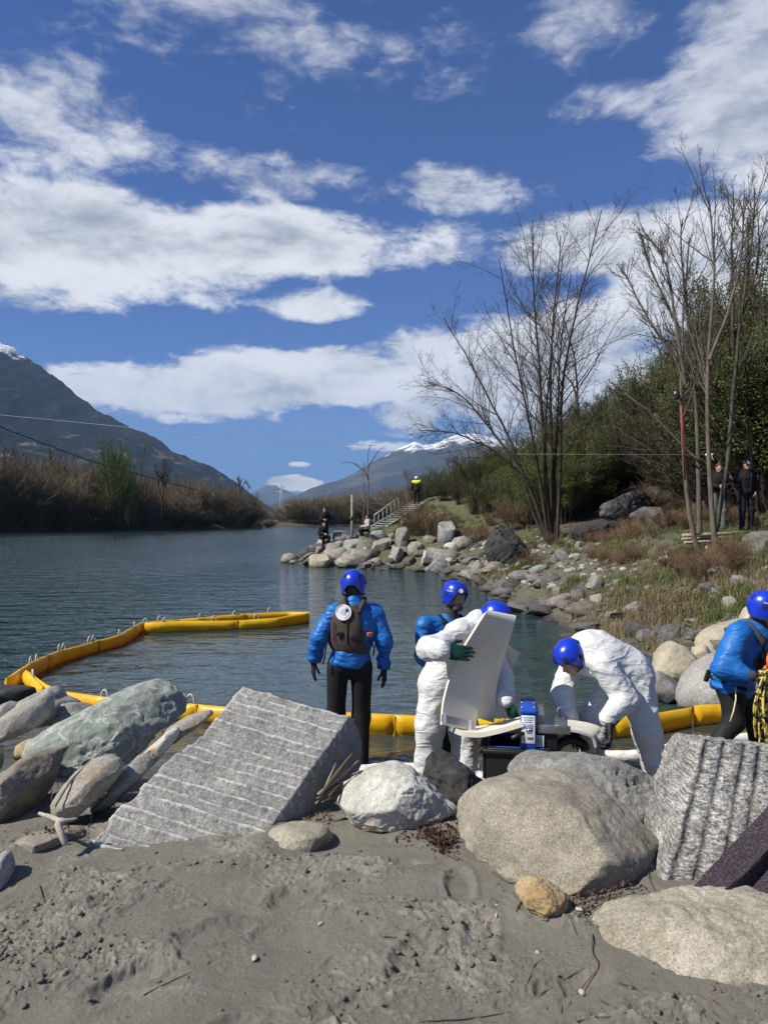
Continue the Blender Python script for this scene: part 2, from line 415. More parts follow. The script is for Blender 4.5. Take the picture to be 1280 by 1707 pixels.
M['rubble_dark'] = rock_mat('rubble_dark', (0.075, 0.07, 0.066), (0.16, 0.15, 0.145), 0.45, 60, rnd=0.3, wet=0.12)
M['rubble_grey'] = rock_mat('rubble_grey', (0.17, 0.172, 0.165), (0.29, 0.29, 0.28), 0.5, 60, rnd=0.2, wet=0.10)

# ------------------------------------------------------------------ terrain
SHORE = [(-400, 70), (-60, 17), (-14, 9.8), (-6, 8.4), (-4, 7.3), (-2.5, 6.7), (0, 6.4), (2.2, 6.45), (3.9, 6.9), (4.3, 7.6), (4.0, 8.6), (3.65, 9.6), (3.7, 12), (3.65, 16), (3.25, 21), (2.9, 26), (2.5, 30), (1.2, 33), (-1.2, 34.3),
         (-3.2, 35.2), (-4.6, 37.5), (-5.2, 40), (-4.4, 43), (-1, 50), (6, 66), (16, 100), (30, 160), (46, 230)]
LAND1 = SHORE + [(60, 258), (800, 258), (800, -200), (-400, -200)]
LSHORE = [(-700, -40), (-120, 40), (-88, 100), (-71, 133), (-55, 152), (-47, 185), (-37, 224), (-42, 246), (-70, 262)]
LAND2 = LSHORE + [(-700, 262)]
FSHORE = [(-700, 268), (-90, 275), (-50, 292), (-20, 300), (10, 296), (30, 284), (60, 272), (800, 268)]
LAND3 = FSHORE + [(800, 3000), (-700, 3000)]
def sdist(x, y, line, poly):
    """distance to a shoreline, positive on the land side"""
    d = np.full(x.shape, 1e9)
    for (ax, ay), (bx, by) in zip(line[:-1], line[1:]):
        ex, ey = bx - ax, by - ay; t = np.clip(((x - ax) * ex + (y - ay) * ey) / (ex * ex + ey * ey), 0, 1)
        d = np.minimum(d, np.hypot(x - ax - t * ex, y - ay - t * ey))
    ins = np.zeros(x.shape, bool); n = len(poly)
    for i in range(n):
        (ax, ay), (bx, by) = poly[i], poly[(i + 1) % n]
        c = (ay > y) != (by > y)
        with np.errstate(divide='ignore', invalid='ignore'): xi = (bx - ax) * (y - ay) / ((by - ay) if by != ay else 1e-9) + ax
        ins ^= c & (x < xi)
    return np.where(ins, d, -d)
def ground_z(x, y, rough=True):
    x, y = np.broadcast_arrays(np.asarray(x, float), np.asarray(y, float))
    s1 = sdist(x, y, SHORE, LAND1)
    # our own bank: a low wet strip, a step of boulders, then the sand shelf
    near = np.interp(s1, [-3, -1, 0, 0.6, 1.1, 2.3, 3.0, 8, 30], [-1.0, -0.30, -0.01, 0.05, 0.14, 0.58, 0.655, 0.72, 1.2])
    bank = np.interp(s1, [-4, -1, 0, 1, 4, 7, 8.5, 11, 16, 30, 80], [-1.4, -0.35, -0.02, 0.52, 1.68, 2.25, 2.85, 4.0, 5.9, 8.5, 12.0])
    bank = bank + 1.75 * np.exp(-((x - 3.4) ** 2 / 11 + (y - 46.5) ** 2 / 16)) * np.clip(s1 / 2, 0, 1)      # knoll that carries the stairway
    w = sstep(y + 0.35 * x, 7.2, 9.4)
    z = near * (1 - w) + bank * w
    if rough:
        n = fbm(xyz(x * 0.55, y * 0.55), 4, 3) * 0.20 + fbm(xyz(x * 2.1, y * 2.1), 3, 9) * 0.07
        z = z + n * np.clip(s1 * 0.5, 0, 1) * w
        z = z + fbm(xyz(x * 2.2, y * 2.2), 4, 5) * 0.035 * (1 - w)
    s2 = sdist(x, y, LSHORE, LAND2); s3 = sdist(x, y, FSHORE, LAND3)
    b2 = np.interp(s2, [-8, 0, 1, 2.5, 6, 200], [-2, 0.0, 0.9, 1.6, 2.4, 4.0]); b3 = np.interp(s3, [-8, 0, 2, 6, 200], [-2, 0.0, 0.8, 1.5, 4.0])
    z = np.maximum(np.maximum(z, b2), b3)
    return np.maximum(z, -1.2)

def axis(knots):
    out = [knots[0][0]]
    for (a, st), (b, _) in zip(knots[:-1], knots[1:]):
        n = max(1, int(round((b - a) / st))); out += list(a + (b - a) * (np.arange(n) + 1) / n)
    return np.array(out)
gx = axis([(-700, 60), (-200, 12), (-60, 4), (-14, 0.6), (-5, 0.14), (6, 0.14), (12, 0.35), (22, 1.2), (60, 10), (240, 60), (800, 1)])
gy = axis([(-60, 8), (-4, 0.5), (1, 0.2), (4.2, 0.08), (7.5, 0.12), (14, 0.2), (26, 0.25), (44, 0.6), (70, 4), (310, 8), (400, 200), (2400, 1)])
X, Y = np.meshgrid(gx, gy, indexing='ij'); Z = ground_z(X, Y); _GZ = Z.copy()
def ground_fast(x, y):
    """the ground sheet itself, interpolated"""
    x, y = np.broadcast_arrays(np.asarray(x, float), np.asarray(y, float))
    i = np.clip(np.searchsorted(gx, x) - 1, 0, len(gx) - 2); j = np.clip(np.searchsorted(gy, y) - 1, 0, len(gy) - 2)
    a = np.clip((x - gx[i]) / (gx[i + 1] - gx[i]), 0, 1); b = np.clip((y - gy[j]) / (gy[j + 1] - gy[j]), 0, 1)
    return (_GZ[i, j] * (1 - a) + _GZ[i + 1, j] * a) * (1 - b) + (_GZ[i, j + 1] * (1 - a) + _GZ[i + 1, j + 1] * a) * b
def gz(x, y): return float(ground_fast(x, y))
# the sand sheet below has its own finer mesh here
def sand_mask(x, y): return (np.abs(x) < 0.60 * y) & (y > 1.4) & (y < 4.75)
Z = np.where(sand_mask(X, Y) & (np.abs(X) < 0.56 * Y) & (Y > 1.55) & (Y < 4.6), Z - 0.12, Z)
m, T, b = new_mat('bank_soil'); co = pos(T)
sp = T.node('ShaderNodeSeparateXYZ', {0: co}).outputs
n1 = T.noise(co, 0.9, 6, 0.6); n2 = T.noise(co, 9.0, 6, 0.65); n3 = T.noise(co, 45.0, 3, 0.6)
soil = T.mix(T.ss(n2, 0.3, 0.7), (0.065, 0.055, 0.042), (0.15, 0.13, 0.098))
green = T.mix(T.ss(n2, 0.3, 0.7), (0.035, 0.055, 0.014), (0.085, 0.105, 0.032))
straw = T.mix(n3, (0.12, 0.10, 0.06), (0.23, 0.19, 0.12))
cg = T.mix(T.ss(n1, 0.50, 0.64), soil, green); cg = T.mix(T.m('MULTIPLY', T.ss(n2, 0.52, 0.62), 0.6), cg, straw)
mud = T.mix(T.ss(n2, 0.3, 0.7), (0.10, 0.095, 0.083), (0.17, 0.162, 0.145))
nearf = T.ss(T.m('ADD', sp[1], T.m('MULTIPLY', sp[0], 0.35)), 7.4, 9.2)
inl = T.ss(T.m('ADD', sp[2], T.m('MULTIPLY', n1, 0.8)), 1.9, 2.6); hd = T.ss(sp[1], 33, 38); cg = T.mix(T.m('MULTIPLY', inl, T.m('SUBTRACT', 1.0, hd)), cg, T.mix(n2, (0.035, 0.027, 0.017), (0.085, 0.066, 0.04))); cg = T.mix(T.m('MULTIPLY', hd, 0.75), cg, T.mix(T.ss(n2, 0.3, 0.7), (0.045, 0.060, 0.018), (0.105, 0.118, 0.042)))
farf = T.ss(sp[1], 60, 90); brown = T.mix(n2, (0.045, 0.034, 0.022), (0.10, 0.08, 0.05))
c = T.mix(nearf, mud, cg); c = T.mix(farf, c, brown)
wet = T.ss(T.m('ADD', sp[2], T.m('MULTIPLY', n1, 0.05)), 0.02, 0.16, 1, 0)
c = T.mix(wet, c, T.vm('SCALE', c, 0.45))
T.put(b.inputs['Base Color'], c); T.put(b.inputs['Roughness'], T.lin(wet, 0, 1, 0.95, 0.45))
T.put(b.inputs['Normal'], T.bump(T.m('ADD', n2, T.m('MULTIPLY', n3, 0.4)), 0.7, 0.08)); M['soil'] = m
link('ground', mesh_np('ground', np.stack([X, Y, Z], -1).reshape(-1, 3), grid_faces(len(gx), len(gy))), M['soil'], kind='structure')

# ---- river
m, T, b = new_mat('river_water'); co = pos(T); sp = T.node('ShaderNodeSeparateXYZ', {0: co}).outputs
pool = T.m('MULTIPLY', T.ss(sp[0], -5.6, -4.2), T.ss(sp[1], 17, 14, 0, 1))      # the boom shelters a calmer pool
rough = T.noise(T.mapping(co, scale=(0.10, 0.035, 1)), 1.0, 4, 0.6)
def wave(c):
    w1 = T.noise(T.mapping(c, scale=(0.75, 1.5, 1), rot=(0, 0, 0.12)), 1.0, 2, 0.5, 0.3)
    w2 = T.noise(T.mapping(c, scale=(3.2, 6.0, 1), rot=(0, 0, -0.1)), 1.0, 3, 0.55, 0.4)
    return T.m('ADD', T.m('MULTIPLY', w1, 0.16), T.m('MULTIPLY', w2, 0.060))
EPS = 0.015; h0 = wave(co); hx = wave(T.vm('ADD', co, (EPS, 0, 0))); hy = wave(T.vm('ADD', co, (0, EPS, 0)))
amp = T.m('MULTIPLY', T.m('MULTIPLY', T.lin(pool, 0, 1, 1.0, 0.50), T.ss(rough, 0.34, 0.62, 0.55, 1.35)), T.ss(sp[1], 18, 150, 1.0, 0.5))
k_ = T.m('MULTIPLY', amp, -1.0 / EPS)
nv_ = T.node('ShaderNodeCombineXYZ', {0: T.m('MULTIPLY', T.m('SUBTRACT', hx, h0), k_), 1: T.m('MULTIPLY', T.m('SUBTRACT', hy, h0), k_), 2: 1.0}).outputs[0]
nrm = T.vm('NORMALIZE', nv_)
shallow = T.ss(sp[1], 6.2, 10.5, 1, 0)
c = T.mix(shallow, (0.022, 0.047, 0.047), (0.048, 0.056, 0.046))
T.put(b.inputs['Base Color'], c); b.inputs['Roughness'].default_value = 0.05; b.inputs['IOR'].default_value = 1.333
b.inputs['Specular IOR Level'].default_value = 0.5
T.put(b.inputs['Normal'], nrm); M['water'] = m
wx = axis([(-700, 50), (-100, 10), (60, 60), (800, 1)]); wy = axis([(4.5, 3), (60, 20), (320, 40), (400, 1)])
X, Y = np.meshgrid(wx, wy, indexing='ij')
link('river_water', mesh_np('river_water', xyz(X, Y, 0.0 * X).reshape(-1, 3), grid_faces(len(wx), len(wy))), M['water'], kind='structure')

# ---- sand shelf in the foreground
ny, nx = 600, 620
ys = 1.42 + (4.72 - 1.42) * (np.linspace(0, 1, ny) ** 1.25); us = np.linspace(-0.59, 0.59, nx)
U, Y = np.meshgrid(us, ys, indexing='ij'); X = U * Y
Z = ground_z(X, Y, False) + fbm(xyz(X * 2.2, Y * 2.2), 4, 5) * 0.035
Z = Z - 0.004
pp = xyz(X, Y)
wrp = pp + 0.12 * np.stack([fbm(pp * 3, 3, 31), fbm(pp * 3 + 9, 3, 32), 0 * X], -1)
low = fbm(wrp * np.array([1.3, 2.3, 1]) @ rotz(0.5).T, 4, 21)
churn = sstep(low, -0.02, 0.22)                                  # trampled, crumbly strips
clod = fbm(wrp * 26, 2, 23, 0.6); ridge = fbm(wrp * 9, 4, 24, 0.55, ridged=True)
crumb = np.abs(fbm(wrp * 24, 2, 23, 0.6)); crumb2 = np.abs(fbm(wrp * 62, 2, 27, 0.6)); spots = sstep(fbm(pp * 4.5 + 3, 3, 28), -0.05, 0.3)
rough_ = np.clip(churn * 0.75 + 0.55 * spots, 0.06, 1)
Z += 0.075 * fbm(pp * 1.45, 3, 25) + churn * 0.013 * (ridge - 0.2) + rough_ * (0.023 * crumb + 0.017 * crumb2) - 0.004 * rough_
Z += 0.009 * sstep(low + 0.10 * clod, 0.02, 0.09) * sstep(low, 0.34, 0.16)     # crusts with broken edges
rg = random.Random(4)
FOOT = [(-0.62, 2.75, 0.6), (-0.36, 3.05, 0.7), (-0.86, 2.45, 0.9), (0.10, 2.62, 1.1), (0.62, 2.45, 0.2), (-0.12, 2.35, 0.5), (0.36, 2.75, 1.3), (-0.5, 2.2, 0.8), (0.32, 3.1, 1.5), (-1.15, 2.95, 0.7), (0.05, 3.3, 0.3), (0.55, 2.05, 0.9), (-0.2, 2.0, 0.4), (0.9, 2.25, -0.3)]
for (fx, fy, an) in FOOT:
    dx, dy = X - fx, Y - fy; a = dx * math.cos(an) + dy * math.sin(an); c = -dx * math.sin(an) + dy * math.cos(an)
    q = np.sqrt((a / 0.15) ** 2 + (c / 0.062) ** 2) + 0.18 * clod
    q = q + 0.35 * fbm(xyz(X * 9, Y * 9, fx), 3, 3); Z += -0.017 * sstep(q, 1.1, 0.6) + 0.008 * np.exp(-((q - 1.2) / 0.2) ** 2)
m, T, b = new_mat('river_sand'); co = pos(T)
a1 = T.noise(co, 2.2, 6, 0.62, 0.5); dry = T.node('ShaderNodeAttribute', attribute_name='dry').outputs['Fac']; a2 = T.noise(co, 40, 5, 0.65); a3 = T.noise(co, 420, 2, 0.6)
c = T.mix(T.ss(T.m('ADD', T.m('MULTIPLY', a1, 0.7), T.m('MULTIPLY', dry, 0.22)), 0.36, 0.62), (0.230, 0.216, 0.178), (0.355, 0.336, 0.284))
f = T.m('ADD', 1, T.m('ADD', T.m('MULTIPLY', T.m('SUBTRACT', a2, 0.5), 0.55), T.m('MULTIPLY', T.m('SUBTRACT', a3, 0.5), 1.1)))
c = T.vm('SCALE', c, f)
T.put(b.inputs['Base Color'], c); b.inputs['Roughness'].default_value = 0.9; b.inputs['Specular IOR Level'].default_value = 0.25
T.put(b.inputs['Normal'], T.bump(T.m('ADD', T.m('MULTIPLY', T.noise(co, 60, 8, 0.75), 1.0), T.m('MULTIPLY', a3, 0.4)), 1.0, 0.016)); M['sand'] = m
so = link('sand', mesh_np('sand', np.stack([X, Y, Z], -1).reshape(-1, 3), grid_faces(nx, ny)), M['sand'], kind='structure')
at_ = so.data.attributes.new('dry', 'FLOAT', 'POINT'); at_.data.foreach_set('value', (rough_ * (0.3 + 2.2 * crumb)).ravel().astype(np.float32))
_SU, _SY, _SZ = us, ys, Z
def sand_z(x, y):
    i = int(np.clip(np.searchsorted(_SU, x / y), 0, nx - 1)); j = int(np.clip(np.searchsorted(_SY, y), 0, ny - 1)); return float(_SZ[i, j])

def sand_clods(n, seed):
    r = np.random.default_rng(seed); u, f = None, None
    bm = bmesh.new(); bmesh.ops.create_icosphere(bm, subdivisions=1, radius=1.0); bm.verts.index_update(); u = np.array([v.co[:] for v in bm.verts]); f = np.array([[w.index for w in q.verts] for q in bm.faces]); bm.free()
    acc = []
    while len(acc) < n:
        j = r.integers(20, ny - 60); i = r.integers(10, nx - 10)
        if r.random() > churn[i, j] * 0.8 + 0.06: continue
        s = 0.0035 + 0.011 * r.random() ** 3; q = u * (1 + 0.35 * r.normal(size=(len(u), 1))) * s * np.array([1, r.uniform(0.6, 1.2), r.uniform(0.45, 0.8)])
        acc.append((q @ rotz(r.uniform(0, 6.28)).T + np.array([X[i, j], Y[i, j], Z[i, j] + s * 0.2]), [f]))
    v, fl = join(acc); link('sand_clods', mesh_np('sand_clods', v, fl, True), M['sand'], None, 'crumbs and clods of damp sand strewn over the foreground', 'sand clods', None, 'stuff')
sand_clods(1900, 5)

# ---- mountains
def mountain(name, outline, dist, depth, mat, seed, rug=0.5, back=0.6):
    px = np.array([p[0] for p in outline], float); py = np.array([p[1] for p in outline], float)
    n = 420; u = np.linspace(px[0], px[-1], n); yy = np.interp(u, px, py)
    xr = (u - 640) / F * dist; hr = (HOR - yy) / F * dist
    hr = hr + hr.max() * 0.018 * fbm(xyz(u * 0.035, seed * 3.1), 4, seed)
    v = np.concatenate([np.linspace(-0.35, 0, 12)[:-1], np.linspace(0, 1, 110)])
    Uv, V = np.meshgrid(np.arange(n), v, indexing='ij')
    X = xr[Uv] * (1 - np.clip(V, 0, 1) * depth / dist * 0.35); Yd = dist - V * depth * np.where(V < 0, 1.5, 1)
    fall = np.where(V < 0, 1 + V * 2.4, (1 - np.clip(V, 0, 1)) ** 1.15)
    sc = dist / 9.0
    sp_ = fbm(xyz(X / sc + 5, Yd / sc * 0.45, seed), 6, seed + 40, 0.55, ridged=True)
    Zm = hr[Uv] * fall + hr.max() * rug * 0.42 * (sp_ - 0.25) * np.clip(V, 0, 1) * (1 - np.clip(V, 0, 1)) * 2.2 * np.clip(fall, 0, 1)
    Zm = np.where(V >= 0.999, -20, Zm)
    return link(name, mesh_np(name, np.stack([X, Yd, Zm], -1).reshape(-1, 3), grid_faces(n, len(v))[:, ::-1]), mat, kind='structure')
def mount_mat(name, forest, bare, snow_z, snow_band, mscale, meadow=None):
    m, T, b = new_mat(name); co = pos(T); z = T.node('ShaderNodeSeparateXYZ', {0: co}).outputs[2]
    n1 = T.noise(co, mscale, 6, 0.62); n2 = T.noise(co, mscale * 9, 6, 0.7); n3 = T.voro(co, mscale * 40)
    c = T.mix(T.ss(n1, 0.45, 0.66), forest, bare)
    c = T.vm('SCALE', c, T.m('ADD', 0.45, T.m('ADD', T.m('MULTIPLY', n2, 0.8), T.m('MULTIPLY', n3, 0.35))))
    if meadow:
        zf = T.m('MULTIPLY', T.ss(z, meadow[0], meadow[0] + 60), T.ss(z, meadow[1], meadow[1] - 100, 0, 1))
        c = T.mix(T.m('MULTIPLY', zf, T.ss(T.noise(co, mscale * 3.2, 6, 0.7), 0.56, 0.64)), c, meadow[2])
    sn = T.m('ADD', z, T.m('MULTIPLY', T.m('SUBTRACT', T.noise(co, mscale * 4, 8, 0.68), 0.5), snow_band * 5.5))
    sf = T.ss(sn, snow_z, snow_z + snow_band)
    c = T.mix(sf, c, (0.78, 0.80, 0.84))
    T.put(b.inputs['Base Color'], c); b.inputs['Roughness'].default_value = 1.0; b.inputs['Specular IOR Level'].default_value = 0.0
    T.put(b.inputs['Normal'], T.bump(T.m('ADD', n2, T.m('MULTIPLY', n3, 0.5)), 0.9, 1.2 / mscale * 0.02))
    return m
M['mt_l'] = mount_mat('forested_mountain', (0.012, 0.018, 0.018), (0.024, 0.027, 0.025), 770, 60, 0.0028, (110, 400, (0.13, 0.105, 0.065)))
M['mt_r'] = mount_mat('snowy_mountain', (0.030, 0.038, 0.040), (0.070, 0.070, 0.066), 700, 120, 0.0016)
M['mt_f'] = mount_mat('distant_mountain', (0.03, 0.045, 0.06), (0.05, 0.06, 0.07), 5000, 100, 0.001)
mountain('mountain', [(-900, 240), (-420, 300), (-200, 440), (-80, 530), (0, 568), (30, 585), (70, 610), (120, 650), (165, 686), (200, 703), (240, 722), (265, 735), (300, 757), (330, 768), (360, 782), (395, 803), (430, 835), (480, 866)], 3600, 2300, M['mt_l'], 2, 0.28)
mountain('mountain', [(330, 866), (385, 845), (425, 818), (445, 808), (460, 809), (480, 818), (500, 828), (530, 846), (580, 866)], 13000, 3000, M['mt_f'], 5, 0.3)
mountain('mountain', [(440, 866), (470, 842), (500, 826), (530, 812), (560, 802), (590, 789), (620, 770), (650, 753), (672, 744), (690, 736), (705, 741), (730, 738), (755, 726), (790, 722), (830, 732), (880, 742), (940, 750), (1050, 760), (1200, 770), (1500, 790)], 8000, 4200, M['mt_r'], 8, 0.6)


# ------------------------------------------------------------------ stones
_ico = {}
def ico(n):
    if n not in _ico:
        bm = bmesh.new(); bmesh.ops.create_icosphere(bm, subdivisions=n, radius=1.0); bm.verts.index_update()
        _ico[n] = (np.array([v.co[:] for v in bm.verts]), np.array([[w.index for w in f.verts] for f in bm.faces])); bm.free()
    return _ico[n]
def polar(outline):
    """radius over angle of a star-shaped outline, about its middle"""
    o = np.array(outline, float); lo, hi = o.min(0), o.max(0)
    x, y = o[:, 0], o[:, 1]; x2, y2 = np.roll(x, -1), np.roll(y, -1); cr = x * y2 - x2 * y; A = cr.sum() / 2
    c = np.array([((x + x2) * cr).sum() / (6 * A), ((y + y2) * cr).sum() / (6 * A)])
    th = np.linspace(-math.pi, math.pi, 361); R = np.zeros(361); d = np.stack([np.cos(th), -np.sin(th)], -1)
    for i in range(len(o)):
        a, e = o[i] - c, o[(i + 1) % len(o)] - o[i]
        den = d[:, 0] * e[1] - d[:, 1] * e[0]; den = np.where(abs(den) < 1e-9, 1e-9, den)
        t = (a[0] * e[1] - a[1] * e[0]) / den; s = (a[0] * d[:, 1] - a[1] * d[:, 0]) / den
        ok = (s >= -1e-6) & (s <= 1 + 1e-6) & (t > 0); R = np.where(ok, np.maximum(R, t), R)
    k = np.array([1, 2, 3, 2, 1.]) / 9
    R = np.concatenate([R[-3:-1], R, R[1:3]]); R = np.convolve(R, k, 'valid')
    return c, th, R
def chip(v, rng, k, lo=0.72, hi=0.93, soft=0.35, front=False, many=0):
    """planar breaks: push whatever sticks out past a plane back towards it"""
    for _ in range(k):
        n = rng.normal(size=3)
        if front: n[1] = -abs(n[1]) - 0.3
        n /= np.linalg.norm(n); s = v @ n; c = s.max() * rng.uniform(lo, hi); over = np.maximum(s - c, 0)
        v = v - n * (over * (1 - soft * 0.3))[:, None]
    return v
def rock(outline, d, thick, mat, seed, label, chips=5, rough=0.05, lean=0.25, sub=5, pw=2.4, fine=1.3, name='boulder', cat='boulder', strata=0.0, clo=0.72, group=None):
    """a boulder whose extent across the view follows the outline, with its own depth, broken faces and weathering"""
    rng = np.random.default_rng(seed); u, f = ico(sub); c, th, R = polar(outline)
    C = P(c[0], c[1], d); k = d / F
    s = np.hypot(u[:, 0], u[:, 2]); ang = np.arctan2(u[:, 2], u[:, 0])
    r = np.interp(ang, th, R) * k
    sy = np.abs(u[:, 1]); sup = (1 - sy ** pw) ** (1 / pw)
    v = np.stack([np.cos(ang) * r * sup, np.sign(u[:, 1]) * (1 - (1 - sy) ** 1.15) * thick, np.sin(ang) * r * sup], -1)
    v[:, 1] += lean * v[:, 2]
    size = np.abs(v).max(0).mean()
    q = v / size
    v = (q * (1 + 0.10 * fbm(q * 1.1 + seed, 3, seed + 30))[:, None])
    v = chip(v, rng, chips + 3, clo - 0.03, 0.95, 0.1, True); v = chip(v, rng, chips * 7, 0.86, 0.985, 0.0, True) * size
    n = vnormals(v, f)
    q = v / size
    w = q + 0.35 * np.stack([fbm(q * 1.3 + 5, 3, seed), fbm(q * 1.3 + 15, 3, seed + 1), fbm(q * 1.3 + 25, 3, seed + 2)], -1)
    dsp = 1.35 * rough * size * (fbm(w * 1.7, 4, seed + 3) * 0.9 + 0.5 * (fbm(w * 3.1, 4, seed + 5, ridged=True) - 0.2))
    dsp += 0.026 * fine * size * fbm(w * 7, 5, seed + 7, 0.6)
    cr = np.abs(fbm(w * 1.25 + 40, 4, seed + 21, 0.5)); dsp -= rough * 0.55 * size * np.exp(-(cr / 0.022) ** 2)      # cracks
    if strata:
        a = q[:, 2] * 0.8 - q[:, 0] * 0.45 + 0.3 * q[:, 1] + 0.12 * fbm(q * 2, 3, seed + 9); st = a * 7; st = st - np.floor(st)
        dsp += strata * size * (sstep(st, 0, 0.25) - st)
    v = v + n * dsp[:, None]
    # keep the extent across the view that the outline asks for
    oo = np.array(outline, float); w_ = v + np.array(C); px = 640 + w_[:, 0] / w_[:, 1] * F; py = HOR - (w_[:, 2] - CZ) / w_[:, 1] * F
    for c_, o_ in ((px, oo[:, 0]), (py, oo[:, 1])): c_ -= c_.min(); c_ *= (o_.max() - o_.min()) / c_.max(); c_ += o_.min()
    w_[:, 0] = (px - 640) / F * w_[:, 1]; w_[:, 2] = CZ + (HOR - py) / F * w_[:, 1]; v = w_ - np.array(C)
    o = link(name, mesh_np(name, v, f), mat, None, label, cat, group); o.location = C
    return o

def hit(px, py, d0=5.0, d1=330.0):
    """depth at which the sight line through a picture point meets the ground"""
    d = np.geomspace(d0, d1, 900); x = (px - 640) / F * d; z = CZ + (HOR - py) / F * d
    g = ground_fast(x, d) - z; k = np.argmax(g > 0)
    return float(d[k]) if g[k] > 0 else d1

G = M
rock([(36, 1262), (48, 1240), (62, 1225), (90, 1205), (120, 1187), (165, 1163), (185, 1145), (215, 1134), (245, 1131), (268, 1139), (287, 1155), (303, 1170), (312, 1184), (302, 1200), (275, 1212), (262, 1232), (240, 1262), (205, 1285), (120, 1300), (60, 1295)], 4.85, 0.42, G['green'], 3, 'big smooth green-grey slanting boulder beside the grooved slab', 4, 0.035, 0.9, strata=0.018, sub=6)
rock([(-70, 1330), (-50, 1300), (0, 1287), (15, 1273), (50, 1249), (70, 1246), (95, 1249), (106, 1262), (104, 1290), (97, 1312), (82, 1338), (62, 1362), (40, 1380), (20, 1396), (-40, 1420), (-80, 1390)], 4.05, 0.36, G['brown'], 5, 'large brown-grey boulder at the left edge with a dark pit', 4, 0.03, 0.5, sub=6)
rock([(84, 1362), (92, 1343), (110, 1311), (130, 1285), (155, 1267), (180, 1259), (200, 1263), (208, 1277), (199, 1297), (180, 1322), (150, 1348), (120, 1366), (98, 1372)], 3.88, 0.17, G['tan'], 7, 'oval tan boulder tilted between the brown boulder and the slab', 2, 0.02, 0.2, pw=2.2)
rock([(238, 1268), (241, 1250), (262, 1232), (285, 1213), (300, 1212), (300, 1225), (282, 1248), (262, 1268), (250, 1275)], 4.35, 0.14, G['pale'], 9, 'small whitish stone with an orange stain beside the slab', 3, 0.03, 0.3, sub=4)
rock([(268, 1236), (282, 1212), (305, 1197), (330, 1187), (356, 1183), (356, 1192), (335, 1210), (308, 1230), (285, 1246)], 4.6, 0.2, G['tan'], 11, 'long tan stone wedged behind the whitish stained stone', 3, 0.03, 0.4, sub=4)
rock([(150, 1352), (186, 1322), (202, 1292), (232, 1254), (246, 1262), (258, 1275), (240, 1292), (218, 1315), (196, 1336), (172, 1360)], 4.05, 0.15, G['tan'], 13, 'tan wedge-shaped stone against the left edge of the slab', 4, 0.03, 0.2, sub=4)
rock([(-30, 1232), (-20, 1210), (5, 1199), (30, 1180), (60, 1160), (80, 1156), (92, 1174), (90, 1197), (62, 1218), (22, 1236), (-10, 1240)], 5.1, 0.24, G['rusty'], 15, 'pale stone with a rust-red patch near the left edge', 4, 0.03, 0.3, sub=4)
rock([(20, 1190), (34, 1168), (55, 1155), (78, 1143), (92, 1148), (102, 1162), (128, 1172), (140, 1195), (90, 1215), (40, 1215)], 5.6, 0.3, G['grey'], 17, 'jagged grey rock behind the rust-stained stone', 6, 0.06, 0.3, sub=4)
rock([(88, 1200), (92, 1172), (128, 1170), (152, 1178), (165, 1192), (150, 1215), (110, 1225)], 5.35, 0.22, G['grey'], 19, 'grey squarish rock left of the big green boulder', 5, 0.04, 0.2, sub=4)
rock([(-60, 1200), (-30, 1150), (0, 1142), (40, 1141), (62, 1146), (60, 1170), (30, 1200), (-20, 1215)], 5.95, 0.3, G['dark'], 21, 'dark flat-topped rock at the left edge near the boom end', 5, 0.05, 0.2, sub=4)
rock([(-20, 1215), (-10, 1180), (15, 1168), (32, 1172), (36, 1195), (20, 1215)], 5.45, 0.15, G['grey'], 22, 'small angular grey rock at left edge above the rusty stone', 5, 0.05, 0.2, sub=4)
rock([(-40, 1275), (-30, 1245), (0, 1240), (8, 1258), (5, 1280), (-10, 1300)], 4.6, 0.15, G['green'], 23, 'greenish stone cut by the left picture edge', 4, 0.04, 0.2, sub=4)
rock([(22, 1270), (30, 1240), (50, 1230), (70, 1240), (60, 1262)], 4.75, 0.1, G['golden'], 24, 'small orange-brown stone in the gap below the green boulder', 4, 0.04, 0.2, sub=3)
rock([(-30, 1520), (-28, 1432), (-5, 1418), (14, 1418), (26, 1440), (24, 1475), (6, 1525)], 3.14, 0.13, G['grey'], 25, 'small grey rock half buried in sand at the lower left edge', 4, 0.04, 0.2, sub=4)
rock([(20, 1410), (35, 1388), (80, 1378), (130, 1374), (150, 1385), (130, 1415), (60, 1425)], 3.62, 0.22, G['brown'], 26, 'flat sand-covered stone under the bleached driftwood', 3, 0.03, 0.6, sub=4)
rock([(562, 1362), (572, 1335), (582, 1309), (605, 1289), (640, 1270), (665, 1267), (690, 1278), (715, 1303), (740, 1338), (764, 1358), (755, 1385), (700, 1395), (620, 1390)], 3.98, 0.27, G['pale'], 27, 'whitish angular rock with yellow lichen right of the slab', 6, 0.045, 0.5, sub=6)
rock([(704, 1292), (712, 1262), (735, 1248), (755, 1262), (790, 1292), (806, 1310), (790, 1345), (750, 1360), (722, 1335)], 4.5, 0.2, G['dark'], 29, 'broken rock, coloured nearly black for its shaded face, in front of the left white-suited worker', 9, 0.09, 0.1, sub=5, clo=0.45, fine=2.0)  # shade of the face turned from the sun is put into the colour
rock([(760, 1380), (766, 1348), (790, 1320), (820, 1297), (860, 1286), (910, 1281), (960, 1288), (1010, 1309), (1050, 1343), (1082, 1385), (1102, 1420), (1106, 1462), (1090, 1500), (1000, 1525), (930, 1520), (860, 1490), (800, 1455), (770, 1415)], 3.42, 0.40, G['boulder'], 31, 'largest rounded brownish boulder in front of the blue machine', 3, 0.022, 0.55, pw=2.3, sub=6)
